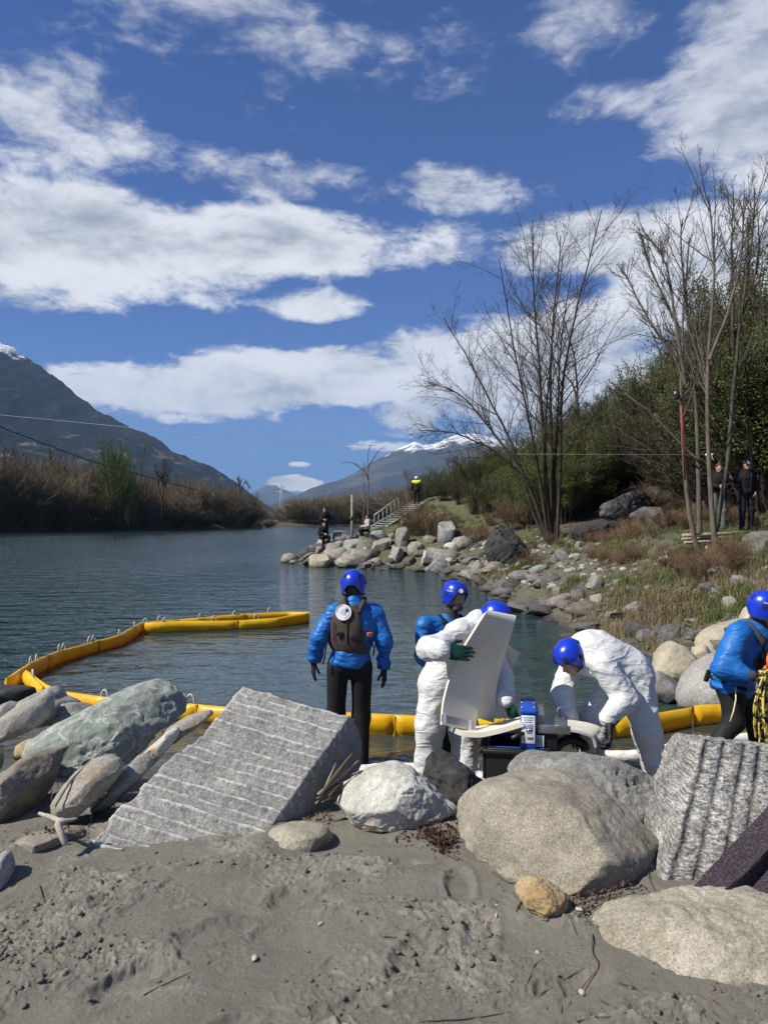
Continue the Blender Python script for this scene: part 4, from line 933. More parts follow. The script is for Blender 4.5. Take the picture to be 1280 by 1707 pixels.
for i in range(64):                                            # low dry brush over the slope
    px, py = rv.choice([(1010, 900), (1080, 930), (1130, 960), (1180, 960), (900, 915), (860, 930), (1060, 870), (1230, 950), (1000, 940), (1120, 900), (780, 880), (830, 890), (1110, 865), (1170, 870), (1230, 868), (1040, 885), (960, 905)]); px += rv.uniform(-45, 45); py += rv.uniform(-16, 16); d = hit(px, py, 9, 60); h = rv.uniform(0.35, 0.75)
    shrub('bramble%d' % rv.randrange(2) if rv.random() < 0.6 else 'thicket%d' % rv.randrange(4), (px - 640) / F * d, d, h, h * rv.uniform(0.7, 1.1), M['bramble'], M['leaf_brown'], 'low dry brown brush on the slope of the right bank', 'shrub', 'dry brush on the right slope', name='brush')

# ---- bare trees with hand-laid stems
def bare_tree(name, stems, d, r0, seed, label, mat, k1, ang, l1, k2, l2, k3=0, up=0.10, jit=0.06, group=None, dz=0.0, cat='tree', yspread=0.6, n=6, tw=1.0):
    rng = np.random.default_rng(seed); root = empty(name, P(stems[0][0][0], stems[0][0][1], d), label, cat, group)
    root.location.z = gz(root.location.x, d) - 0.05 if dz == 0 else root.location.z
    allp, allr = [], []
    for s in stems:
        pts = np.array([tuple(P(a, b_, d)) for a, b_ in s]); t = np.linspace(0, 1, len(pts)); tt = np.linspace(0, 1, 14)
        q = np.stack([np.interp(tt, t, pts[:, i]) for i in range(3)], -1); q[1:-1] = (q[:-2] + 2 * q[1:-1] + q[2:]) / 4
        oy = rng.uniform(-1, 1) * yspread; q[:, 1] += oy * tt ** 1.2 * 1.6; q += rng.normal(size=q.shape) * 0.022 * tt[:, None]
        allp.append(q)
    S = np.stack(allp); L = np.linalg.norm(np.diff(S, axis=1), axis=2).sum(1)
    R = r0 * (L / L.max())[:, None] ** 0.5 * (1 - 0.85 * np.linspace(0, 1, 14) ** 0.8)[None] + 0.006
    loc = np.array(root.location)
    v, f = tubes(S, R, n); link('trunk', mesh_np('trunk', v - loc, f), mat, root)
    b1, L1, t1, i1 = sprout(rng, S, k1, 0.30, 0.97, ang, l1[0], l1[1], L, 7, up, jit)
    b2, L2, t2, i2 = sprout(rng, b1, k2, 0.15, 0.98, ang, l2[0], l2[1], L1, 5, up * 0.9, jit * 1.3)
    parts = [tubes(b1, taper(L1, (0.006 + 0.007 * L1) * tw, 7), 4), tubes(b2, taper(L2, (0.0045 + 0.003 * L2) * tw, 5), 3)]
    if k3:
        b3, L3, t3, i3 = sprout(rng, b2, k3, 0.2, 1.0, ang, 0.3, 0.65, L2, 4, up * 0.8, jit * 1.4); parts.append(tubes(b3, taper(L3, np.full(len(L3), 0.0045 * tw), 4, 0.5), 3))
    v, f = join(parts); link('crown', mesh_np('crown', v - loc, f), mat, root)
    return root
bare_tree('bare_tree', [[(912, 905), (885, 850), (868, 760), (830, 680), (790, 600), (745, 515)], [(915, 905), (897, 800), (880, 720), (850, 600), (822, 455)], [(920, 905), (908, 780), (900, 640), (890, 520), (884, 372)],
                        [(924, 905), (922, 760), (920, 640), (930, 520), (948, 372)], [(928, 905), (932, 760), (930, 640), (955, 510), (986, 372)], [(918, 905), (905, 800), (905, 700), (910, 600), (925, 450)], [(926, 905), (924, 800), (935, 700), (940, 580), (965, 440)],
                        [(914, 905), (880, 800), (820, 745), (760, 720), (700, 716)], [(914, 905), (878, 790), (820, 715), (770, 650), (705, 628)]], hit(920, 905), 0.075, 31, 'tall many-stemmed bare tree left of the leafy thicket', M['bark_dark'], 26, (0.35, 0.95), (0.14, 0.42), 10, (0.28, 0.6), 5, 0.035, 0.10, yspread=0.9, tw=0.72)
bare_tree('dead_tree', [[(962, 800), (962, 700), (962, 640), (955, 590), (940, 535)], [(962, 690), (962, 650), (985, 620), (1015, 575)], [(962, 680), (958, 640), (935, 610), (915, 560)]], hit(962, 868) + 4, 0.09, 33, 'dark forked bare tree standing behind the bushes', M['bark_dark'], 9, (0.4, 0.9), (0.15, 0.4), 5, (0.2, 0.5), 3, 0.05, 0.1)
dB = hit(1160, 925)
ASH = [([[(1163, 925), (1150, 860), (1142, 760), (1141, 650), (1143, 600), (1150, 480), (1165, 330)], [(1142, 640), (1125, 590), (1090, 540), (1060, 470), (1040, 400)], [(1142, 640), (1130, 560), (1120, 470), (1105, 380), (1075, 325)]], 'bare ash trunk with the red pole, left of the four', 41, 925),
       ([[(1166, 905), (1165, 800), (1163, 700), (1158, 600), (1150, 500), (1140, 380), (1145, 290)], [(1158, 600), (1120, 520), (1090, 430), (1075, 330)]], 'thinner dark bare ash trunk second from the left of four', 42, 905),
       ([[(1194, 930), (1184, 830), (1180, 720), (1182, 620), (1190, 500), (1196, 380), (1186, 240)], [(1182, 600), (1210, 520), (1225, 420), (1215, 280)]], 'bare ash trunk tied with white cord, third of four', 43, 930),
       ([[(1188, 900), (1208, 800), (1215, 690), (1222, 580), (1232, 460), (1245, 350), (1240, 250)], [(1222, 570), (1255, 480), (1275, 380), (1280, 270)], [(1222, 590), (1215, 480), (1210, 360), (1205, 260)]], 'leaning bare ash trunk rightmost of the four', 44, 905)]
for s, lab, sd, yb in ASH:
    s = [[(x_, y_ if y_ > 480 else 480 - (480 - y_) * 0.66) for x_, y_ in st_] for st_ in s]
    bare_tree('bare_tree', s, hit(s[0][0][0], yb), 0.062, sd, lab, M['bark'], 20, (0.35, 0.85), (0.16, 0.42), 8, (0.25, 0.55), 3, 0.11, 0.05, yspread=0.35, n=8, tw=0.85)
bare_tree('bare_tree', [[(614, 872), (613, 830), (614, 790), (613, 765), (615, 738)], [(614, 795), (602, 780), (588, 772), (565, 770)], [(613, 800), (608, 785), (604, 765)], [(613, 780), (625, 760), (640, 745)]], hit(614, 905) + 4, 0.06, 51, 'lone small bare tree standing on the headland', M['bark'], 4, (0.35, 0.7), (0.12, 0.3), 3, (0.2, 0.5), 0, 0.1, 0.05, tw=1.5)
bare_tree('bare_tree', [[(606, 872), (607, 840), (608, 815), (606, 790)]], hit(606, 905) + 4.5, 0.04, 52, 'thin leafless sapling beside the lone small bare tree', M['bark'], 4, (0.35, 0.7), (0.12, 0.3), 2, (0.2, 0.5), 0, 0.1, 0.05, tw=1.4)
# pale leaning branch through the trunks
q = [P(1040, 655, dB + 0.6), P(1080, 685, dB + 0.6), P(1120, 725, dB + 0.5), P(1160, 765, dB + 0.3), P(1168, 775, dB + 0.3)]
v, f = tube(q, [0.012, 0.018, 0.022, 0.025, 0.026], 6); r = empty('fallen_branch', q[-1], 'pale bare branch leaning across the ash trunks', 'branch'); part('limb', v, f, M['bark'], r)

# ---- left bank wood and the far bank
LT = [(-80, 720), (0, 742), (60, 752), (110, 750), (160, 768), (230, 775), (300, 790), (350, 806), (390, 800), (420, 815), (450, 850)]
LL = 'bare brown shrub in the thicket along the far left bank'
for i in range(125):
    t = rv.random(); px = -70 + 515 * t; row = rv.choice([0, 0, 1, 1, 2])
    d = float(np.interp(px, [-80, 0, 200, 330, 440], [122, 133, 152, 185, 222])) + 1.5 + row * rv.uniform(4, 9); x = (px - 640) / F * d
    top = float(np.interp(px, [a for a, _ in LT], [b_ for _, b_ in LT])) + (rv.uniform(10, 62) if row == 0 else rv.uniform(-4, 42)); zb = gz(x, d)
    h = max(3.0, CZ + (HOR - top) / F * d - zb); w = rv.uniform(7, 11) * (0.8 if px > 380 else 1)
    shrub('thicket%d' % rv.randrange(4), x, d, h, w, M['bark_thicket'], M['leaf_brown'], LL, 'shrub', 'thicket along the far left bank')
for (px, top, d, lab, w) in [(203, 724, 150, 'tall yellow-green willow rising above the left bank thicket', 10), (176, 748, 158, 'smaller yellow-green willow left of the tall willow', 7)]:
    x = (px - 640) / F * d; h = CZ + (HOR - top) / F * d - gz(x, d); shrub('green%d' % (px % 3), x, d, h, w, M['bark_dark'], M['leaf_willow'], lab, 'tree', name='willow_tree')
for (px, top, lab) in [(20, 735, 'bare tree poking above the thicket at the left edge'), (85, 742, 'bare tree above the left thicket, second from the edge'), (270, 752, 'dark round-crowned bare tree right of the willow'), (400, 798, 'bare tree near the end of the left bank')]:
    d = 160 if px < 350 else 215; bare_tree('bare_tree', [[(px, 872), (px + 1, 820), (px - 1, (top + 820) / 2), (px, top)], [(px, 830), (px + 8, 800), (px + 16, top + 16)], [(px, 835), (px - 8, 805), (px - 14, top + 14)]], d, 0.22, 60 + px, lab, M['bark_dark'], 12, (0.35, 0.8), (0.12, 0.3), 6, (0.25, 0.5), 0, 0.08, 0.07, tw=7.0, n=4)
for i in range(46):
    px = 440 + 330 * rv.random(); d = rv.uniform(301, 330); x = (px - 640) / F * d
    top = float(np.interp(px, [440, 460, 500, 540, 600, 640, 700], [845, 838, 830, 822, 816, 812, 800])) + rv.uniform(-3, 16)
    shrub('thicket%d' % rv.randrange(4), x, d, max(4, CZ + (HOR - top) / F * d - gz(x, d)), rv.uniform(13, 19), M['bark_thicket'], M['leaf_brown'], 'bare brown tree in the wood across the river bend', 'tree', 'wood across the river bend', name='wood_tree')

# ---- grasses (nobody could count them)
def blades(rng, pts, n, h, w, lean=0.5):
    k = rng.integers(0, len(pts), n); p = pts[k] + np.concatenate([rng.normal(size=(n, 2)) * 0.07, np.zeros((n, 1))], 1)
    p[:, 2] = ground_fast(p[:, 0], p[:, 1]) - 0.01
    a = rng.uniform(0, 2 * math.pi, n); hh = h * rng.uniform(0.5, 1.3, n); l = rng.uniform(0, lean, n) * hh
    sd = np.stack([np.cos(a), np.sin(a), 0 * a], -1); ld = np.stack([-np.sin(a), np.cos(a), 0 * a], -1); ww = (w * rng.uniform(0.6, 1.3, n))[:, None]
    mid = p + ld * (l * 0.35)[:, None]; mid[:, 2] += hh * 0.6; tip = p + ld * l[:, None]; tip[:, 2] += hh * rng.uniform(0.75, 1.0, n)
    v = np.stack([p - sd * ww, p + sd * ww, mid - sd * ww * 0.7, mid + sd * ww * 0.7, tip], 1).reshape(-1, 3); b0 = np.arange(n)[:, None] * 5
    return v, [np.concatenate([b0 + np.array([[0, 1, 3, 2]])]), np.concatenate([b0 + np.array([[2, 3, 4]])])]
def patches(seed, n, boxes, sig):
    r = np.random.default_rng(seed); out = []
    for (px, py, rx, ry, wgt) in boxes:
        for _ in range(int(n * wgt)):
            a, b_ = px + r.normal() * rx, py + r.normal() * ry; d = hit(a, b_, 7.5, 60); out.append(((a - 640) / F * d, d, 0.0))
    return np.array(out)
def grass_mat(name, c1, c2):
    m, T, b = new_mat(name); co = pos(T); n = T.noise(co, 25, 3, 0.6); T.put(b.inputs['Base Color'], T.mix(T.ss(n, 0.35, 0.65), c1, c2)); b.inputs['Roughness'].default_value = 0.7; b.inputs['Specular IOR Level'].default_value = 0.2; return m
M['grass'] = grass_mat('green_grass', (0.045, 0.075, 0.016), (0.12, 0.155, 0.045)); M['straw'] = grass_mat('dry_grass', (0.12, 0.092, 0.05), (0.27, 0.215, 0.125))
rg_ = np.random.default_rng(8)
gp = patches(1, 120, [(870, 948, 22, 8, .5), (955, 985, 10, 12, .35), (1090, 985, 40, 18, .9), (1000, 915, 60, 12, .6), (1180, 940, 60, 14, .9), (1200, 1010, 40, 14, .7), (690, 868, 24, 6, 1.4), (660, 890, 14, 6, .3), (940, 905, 40, 10, .5), (1240, 915, 30, 10, .4), (695, 855, 22, 8, 1.4), (800, 955, 10, 8, .3), (1120, 880, 60, 14, .7), (1230, 870, 40, 12, .5), (760, 880, 30, 10, .5)], 0)
v, f = blades(rg_, gp, 44000, 0.17, 0.006); link('grass', mesh_np('grass', v, f, False), M['grass'], None, 'green spring grass in tufts over the right bank', 'grass', None, 'stuff')
sp_ = patches(2, 120, [(1060, 1035, 46, 20, 1.6), (1120, 1010, 50, 18, .9), (820, 960, 24, 8, .6), (940, 1000, 14, 10, .4), (1110, 960, 60, 20, .8), (1030, 900, 60, 16, .7), (1190, 975, 60, 20, .7), (780, 900, 30, 16, .4), (880, 900, 30, 14, .4), (1250, 960, 30, 20, .4)], 0)
v, f = blades(rg_, sp_, 17000, 0.24, 0.0045, 0.9); link('dry_grass', mesh_np('dry_grass', v, f, False), M['straw'], None, 'tan dry grass and reeds on the right bank', 'dry grass', None, 'stuff')

# ------------------------------------------------------------------ cloth, skin and gear materials
def cloth(name, c, rough=0.6, scale=30, bump=0.5, bdist=0.012, spec=0.3, var=0.12, crease=14.0, transl=0.0):
    m, T, b = new_mat(name); co = obj_co(T)
    w = T.mapping(co, scale=(0.55, 0.55, 1.3), rot=(0.4, 0.5, 0.2))
    cr = T.m('ABSOLUTE', T.m('SUBTRACT', T.noise(w, crease, 2, 0.45, 0.5), 0.5)); n = T.noise(co, scale, 4, 0.6)
    T.put(b.inputs['Base Color'], T.mix(T.ss(T.noise(co, 5, 4, 0.6), 0.3, 0.7), tuple(x * (1 - var) for x in c), tuple(min(1, x * (1 + var)) for x in c)))
    b.inputs['Roughness'].default_value = rough; b.inputs['Specular IOR Level'].default_value = spec
    T.put(b.inputs['Normal'], T.bump(T.m('ADD', T.m('MULTIPLY', T.m('MINIMUM', cr, 0.16), -5.0), T.m('MULTIPLY', n, 0.2)), bump, bdist))
    if transl:
        tr = T.node('ShaderNodeBsdfTranslucent', {0: (*c, 1)}); mx = T.node('ShaderNodeMixShader', {0: transl, 1: b.outputs[0], 2: tr.outputs[0]})
        out = [q for q in T.n if q.type == 'OUTPUT_MATERIAL'][0]; T.l.new(mx.outputs[0], out.inputs[0])
    return m
M['suit'] = cloth('white_coverall', (0.58, 0.59, 0.59), 0.55, 40, 0.55, 0.012, 0.35, 0.03, 12)
M['jacket'] = cloth('blue_paddling_jacket', (0.010, 0.120, 0.40), 0.50, 30, 0.6, 0.014, 0.35, 0.10, 9)
M['neoprene'] = cloth('black_neoprene', (0.011, 0.011, 0.012), 0.7, 60, 0.25, 0.004, 0.3, 0.2, 6)
M['vest'] = cloth('brown_vest', (0.060, 0.044, 0.035), 0.8, 90, 0.3, 0.004, 0.25, 0.15, 8)
M['black_cloth'] = cloth('black_cloth', (0.012, 0.012, 0.013), 0.85, 60, 0.3, 0.006, 0.2, 0.2, 8)
M['grey_cloth'] = cloth('grey_cloth', (0.12, 0.12, 0.115), 0.85, 60, 0.3, 0.006, 0.2, 0.2, 8)
M['dark_grey'] = cloth('dark_grey_cloth', (0.045, 0.043, 0.045), 0.8, 60, 0.3, 0.005, 0.25, 0.15, 8)
M['pink_cloth'] = cloth('pale_cloth', (0.42, 0.36, 0.33), 0.85, 60, 0.3, 0.006, 0.2, 0.1, 8)
M['hivis'] = cloth('hivis_yellow', (0.62, 0.70, 0.03), 0.7, 60, 0.2, 0.004, 0.2, 0.05, 8)
M['navy'] = cloth('navy_cloth', (0.010, 0.012, 0.020), 0.8, 60, 0.3, 0.005, 0.2, 0.2, 8)
M['white_plastic'] = simple('white_plastic', (0.72, 0.72, 0.72), 0.35, 0.05)
M['skin'] = simple('skin', (0.42, 0.235, 0.165), 0.5, 0.12, 14, 0.1, 120)
M['skin_dark'] = simple('stubble', (0.085, 0.058, 0.045), 0.7, 0.3, 60)
M['hair'] = simple('dark_hair', (0.03, 0.022, 0.016), 0.7, 0.4, 60, 0.5, 120)
M['helmet'] = simple('blue_helmet', (0.008, 0.035, 0.46), 0.27, 0.05, 4, spec=0.6)
M['helmet_in'] = simple('helmet_lining', (0.015, 0.015, 0.017), 0.8)
M['glove_green'] = simple('green_rubber', (0.006, 0.040, 0.026), 0.28, 0.15, 20, 0.2, 60)
M['glove_black'] = simple('black_glove', (0.010, 0.010, 0.011), 0.65, 0.2, 20, 0.2, 60)
M['orange'] = simple('orange_webbing', (0.70, 0.13, 0.02), 0.6, 0.1)
M['foam'] = simple('cream_foam', (0.66, 0.625, 0.52), 0.85, 0.05, 6, 0.25, 260, spec=0.2, bdist=0.002)
M['foam_used'] = simple('used_foam', (0.58, 0.56, 0.50), 0.85, 0.10, 5, 0.25, 200, spec=0.2, bdist=0.003)
M['tape'] = simple('lilac_tape', (0.50, 0.48, 0.58), 0.4, 0.08)
M['blue_metal'] = simple('blue_painted_steel', (0.012, 0.075, 0.42), 0.3, 0.08, 6, spec=0.5)
M['steel'] = simple('steel', (0.42, 0.42, 0.41), 0.38, 0.15, 18, metal=0.9)
M['black_plastic'] = simple('black_plastic', (0.012, 0.012, 0.013), 0.45, 0.15)
M['label'] = simple('white_label', (0.74, 0.75, 0.76), 0.4, 0.03)
M['ink'] = simple('dark_ink', (0.03, 0.03, 0.04), 0.6, 0.1); M['ink_blue'] = simple('blue_ink', (0.10, 0.25, 0.55), 0.6, 0.1); M['yellow_ink'] = simple('yellow_ink', (0.75, 0.55, 0.03), 0.5, 0.05)
M['lettering'] = simple('cream_lettering', (0.70, 0.66, 0.42), 0.5, 0.05)
M['badge_grey'] = simple('badge_grey', (0.33, 0.38, 0.50), 0.5, 0.1)
m, T, b = new_mat('yellow_pvc'); co = obj_co(T)
cy = T.mix(T.ss(T.noise(co, 3.0, 5, 0.6), 0.35, 0.7), (0.74, 0.42, 0.006), (0.90, 0.58, 0.012))
gr = T.m('ADD', T.node('ShaderNodeSeparateXYZ', {0: pos(T)}).outputs[2], T.m('MULTIPLY', T.m('SUBTRACT', T.noise(pos(T), 9.0, 5, 0.65), 0.5), 0.10))
cy = T.mix(T.ss(gr, 0.0, 0.05, 0.6, 0.0), cy, (0.16, 0.12, 0.03)); cy = T.mix(T.ss(T.noise(pos(T), 5.0, 6, 0.7), 0.58, 0.72, 0.0, 0.35), cy, (0.36, 0.24, 0.04))      # scum line and scuffs
T.put(b.inputs['Base Color'], cy); b.inputs['Roughness'].default_value = 0.42
T.put(b.inputs['Normal'], T.bump(T.noise(T.mapping(co, scale=(1, 1, 2.5)), 7, 4, 0.6), 0.35, 0.02))
tr = T.node('ShaderNodeBsdfTranslucent', {0: (0.80, 0.36, 0.0, 1)}); mx = T.node('ShaderNodeMixShader', {0: 0.25, 1: b.outputs[0], 2: tr.outputs[0]})
T.l.new(mx.outputs[0], [q for q in T.n if q.type == 'OUTPUT_MATERIAL'][0].inputs[0]); M['pvc'] = m
M['seam'] = simple('darker_pvc', (0.42, 0.22, 0.005), 0.5, 0.1)
M['handle'] = simple('grey_webbing', (0.48, 0.48, 0.47), 0.6, 0.1)
M['sorbent'] = cloth('white_sorbent', (0.66, 0.65, 0.60), 0.85, 80, 0.5, 0.01, 0.2, 0.08, 10)
m, T, b = new_mat('climbing_rope'); co = obj_co(T)
ck = T.voro(co, 42.0, out=1); ckv = T.node('ShaderNodeSeparateColor', {0: ck}).outputs[0]
T.put(b.inputs['Base Color'], T.mix(T.ss(ckv, 0.55, 0.62), (0.58, 0.46, 0.10), (0.02, 0.02, 0.02))); b.inputs['Roughness'].default_value = 0.8; M['rope'] = m
m, T, b = new_mat('purple_blanket'); co = obj_co(T)
n1 = T.noise(co, 130, 3, 0.7); n2 = T.voro(co, 160)
cb = T.mix(T.ss(n1, 0.42, 0.62), (0.028, 0.023, 0.029), (0.085, 0.066, 0.078)); cb = T.mix(T.ss(n1, 0.66, 0.74), cb, (0.26, 0.23, 0.25))
T.put(b.inputs['Base Color'], cb); b.inputs['Roughness'].default_value = 0.95; b.inputs['Specular IOR Level'].default_value = 0.1; T.put(b.inputs['Normal'], T.bump(n1, 0.6, 0.006)); M['blanket'] = m

# ------------------------------------------------------------------ people
def A(v): return np.array(tuple(v), float)
def nrm(v): v = A(v); return v / max(np.linalg.norm(v), 1e-9)
def crumple(v, q, amp, scale, seed, soft=0.45, an=(0.55, 0.55, 1.45)):
    """long sharp-crested folds, mostly running across the hang of the cloth"""
    n = vnormals(v, q); c, s_ = math.cos(0.5 + seed), math.sin(0.5 + seed)
    R = np.array([[1, 0, 0], [0, 0.92, -0.39], [0, 0.39, 0.92]]) @ np.array([[0.94, 0, 0.34 * c], [0, 1, 0.2 * s_], [-0.34 * c, -0.2 * s_, 0.94]])
    w = (v @ R) * np.array(an) * scale; w = w + 0.45 * np.stack([fbm(v * scale * 0.5 + 7 * i, 2, seed + i) for i in range(3)], -1)
    r = 0.55 - 2.4 * np.abs(perlin(w, seed + 5)); s = 0.5 - 2.0 * np.abs(perlin(w * 2.3 + 9, seed + 9)); mask = np.clip(0.6 + 1.3 * perlin(v * 3.1 + seed, seed + 12), 0.15, 1.3)
    return v + n * (amp * mask * (r + soft * s))[:, None]
class Pose:
    """joints in world space; right = the person's own right"""
    def __init__(s, **k): s.__dict__.update({a: A(b_) for a, b_ in k.items()}); s.setup()
    def setup(s):
        s.U = nrm(s.chest - s.pelvis); r = s.shR - s.shL; s.R = nrm(r - s.U * (r @ s.U)); s.Fw = np.cross(s.U, s.R); s.M = np.stack([s.R, s.Fw, s.U], -1)
        s.hR_ = nrm(np.cross(s.hf, s.hu)); s.hf = nrm(np.cross(s.hu, s.hR_)); s.hu = nrm(s.hu); s.HM = np.stack([s.hR_, s.hf, s.hu], -1)
def torso(fd, p, g=0.0, low=True, k=0.05):
    fd.ell(p.chest, (0.185 + g, 0.122 + g, 0.20 + g), p.M, k)
    fd.ell(p.chest * 0.45 + p.pelvis * 0.55, (0.155 + g, 0.108 + g, 0.16 + g), p.M, k)
    if low: fd.ell(p.pelvis, (0.165 + g, 0.118 + g, 0.125 + g), p.M, k)
    fd.cone(p.shL * 0.92 + p.shR * 0.08, p.shR * 0.92 + p.shL * 0.08, 0.056 + g, 0.056 + g, k); fd.cone(p.neck - p.U * 0.06, p.neck, 0.085 + g, 0.06 + g * 0.5, k)
def arms(fd, p, r, k=0.03, which='LR'):
    for s in which:
        fd.chain([getattr(p, 'sh' + s), getattr(p, 'el' + s), getattr(p, 'wr' + s)], r, k)
def legs(fd, p, r, k=0.03):
    for s in 'LR': fd.chain([getattr(p, 'hip' + s), getattr(p, 'kn' + s), getattr(p, 'an' + s)], r, k)
def feet(fd, p, g=0.0):
    for s in 'LR':
        a = getattr(p, 'an' + s); t = nrm(p.Fw * np.array([1, 1, 0]) + (p.R * (0.25 if s == 'R' else -0.25))); t[2] = 0
        fd.cone(a + A((0, 0, -0.02)) - t * 0.05, a + t * 0.15 + A((0, 0, -0.05)), 0.045 + g, 0.036 + g, 0.03)
def head(fd, p, k=0.012):
    H, c = p.HM, p.hc; f = lambda r, w, u: c + H @ np.array([r, w, u])
    fd.ell(f(0, -0.008, 0.022), (0.076, 0.094, 0.094), H, 0.02); fd.ell(f(0, 0.030, -0.045), (0.060, 0.062, 0.078), H, 0.03)
    fd.cone(f(-0.028, 0.06, -0.10), f(0.028, 0.06, -0.10), 0.022, 0.022, 0.02)
    fd.cone(f(0, 0.090, -0.002), f(0, 0.108, -0.036), 0.010, 0.015, k); fd.cone(f(-0.042, 0.078, 0.014), f(0.042, 0.078, 0.014), 0.014, 0.014, 0.014)
    fd.cone(f(-0.018, 0.088, -0.068), f(0.018, 0.088, -0.068), 0.009, 0.009, 0.008)
    for s in (-1, 1):
        fd.ell(f(s * 0.078, -0.008, -0.012), (0.012, 0.02, 0.032), H, 0.008); fd.ell(f(s * 0.04, 0.064, -0.022), (0.024, 0.02, 0.02), H, 0.015)
    fd.cone(f(0, -0.015, -0.06), p.neck - p.U * 0.04, 0.054, 0.062, 0.025)
def face_bits(root, p, beard=True, hair=False, shades=False, brow=True):
    H, c = p.HM, p.hc; f = lambda r, w, u: c + H @ np.array([r, w, u])
    for s in (-1, 1):
        if not shades:
            fd = Field(0.004); fd.ell(f(s * 0.031, 0.083, -0.006), (0.013, 0.008, 0.006), H); v, q = fd.mesh(0.003); part('eye', v, q, M['helmet_in'], root)
            fd = Field(0.004); fd.cone(f(s * 0.016, 0.092, 0.010), f(s * 0.047, 0.082, 0.012), 0.005, 0.004); v, q = fd.mesh(0.003); part('eyebrow', v, q, M['hair'], root)
    if beard:
        fd = Field(0.02); fd.ell(f(0, 0.036, -0.078), (0.058, 0.060, 0.052), H); fd.cone(f(-0.03, 0.062, -0.103), f(0.03, 0.062, -0.103), 0.026, 0.026); fd.cone(f(-0.024, 0.096, -0.054), f(0.024, 0.096, -0.054), 0.007, 0.007, 0.006)
        fd.clip(f(0, 0.02, -0.046), H @ np.array([0, -0.35, 1.0])); v, q = fd.mesh(0.006); part('beard', v, q, M['skin_dark'], root)
    if hair:
        fd = Field(0.02); fd.ell(f(0, -0.022, 0.034), (0.084, 0.098, 0.096), H); fd.clip(f(0, 0.05, 0.03), H @ np.array([0, 0.75, -0.6])); v, q = fd.mesh(0.01); part('hair', v, q, M['hair'], root)
    if shades:
        fd = Field(0.01); fd.cone(f(-0.055, 0.088, -0.004), f(0.055, 0.088, -0.004), 0.016, 0.016); v, q = fd.mesh(0.006); part('sunglasses', v, q, M['black_plastic'], root)
def hand(root, wrist, f, n, side, curl, mat, scale=1.0, name='glove', cuff=0.07, spread=0.0, cr=0.036, arm=None):
    """palm, four fingers of their own length and bend, thumb at the side of the palm"""
    f = nrm(f); n = nrm(A(n) - f * (A(n) @ f)); lat = np.cross(f, n) * side; w = A(wrist); s = scale
    fd = Field(0.008)
    fd.ell(w + f * 0.05 * s, (0.042 * s, 0.056 * s, 0.017 * s), np.stack([lat, f, n], -1), 0.015)
    fd.cone(w + (nrm(A(arm) - w) if arm is not None else -f) * cuff, w + f * 0.012, cr * s, 0.030 * s, 0.02)
    for i, L in enumerate((0.072, 0.082, 0.077, 0.060)):
        o = -0.031 + 0.0205 * i; p_ = w + f * (0.093 - 0.006 * abs(i - 1.2)) * s + lat * o * s; a = 0.25 * curl; d0 = f + lat * (o * spread * 8)
        for k, l in enumerate((0.46, 0.32, 0.25)):
            d = nrm(d0) * math.cos(a) + n * math.sin(a); q_ = p_ + d * L * l * s; fd.cone(p_, q_, (0.0098 - 0.0011 * k) * s, (0.0090 - 0.0011 * k) * s, 0.004); p_ = q_; a += curl * (0.85 if k == 0 else 0.65)
    p_ = w + f * 0.030 * s - lat * 0.034 * s; d = nrm(f * 0.72 - lat * 0.62 + n * (0.25 + 0.3 * curl))
    q_ = p_ + d * 0.042 * s; d2 = nrm(f * 0.8 - lat * 0.15 + n * (0.3 + 0.45 * curl)); fd.cone(w + f * 0.02 * s - lat * 0.012 * s, p_, 0.018 * s, 0.0135 * s, 0.008); fd.cone(p_, q_, 0.0125 * s, 0.0108 * s, 0.004); fd.cone(q_, q_ + d2 * 0.034 * s, 0.0108 * s, 0.009 * s, 0.004)
    v, q = fd.mesh(0.0052); return part(name, v, q, mat, root)
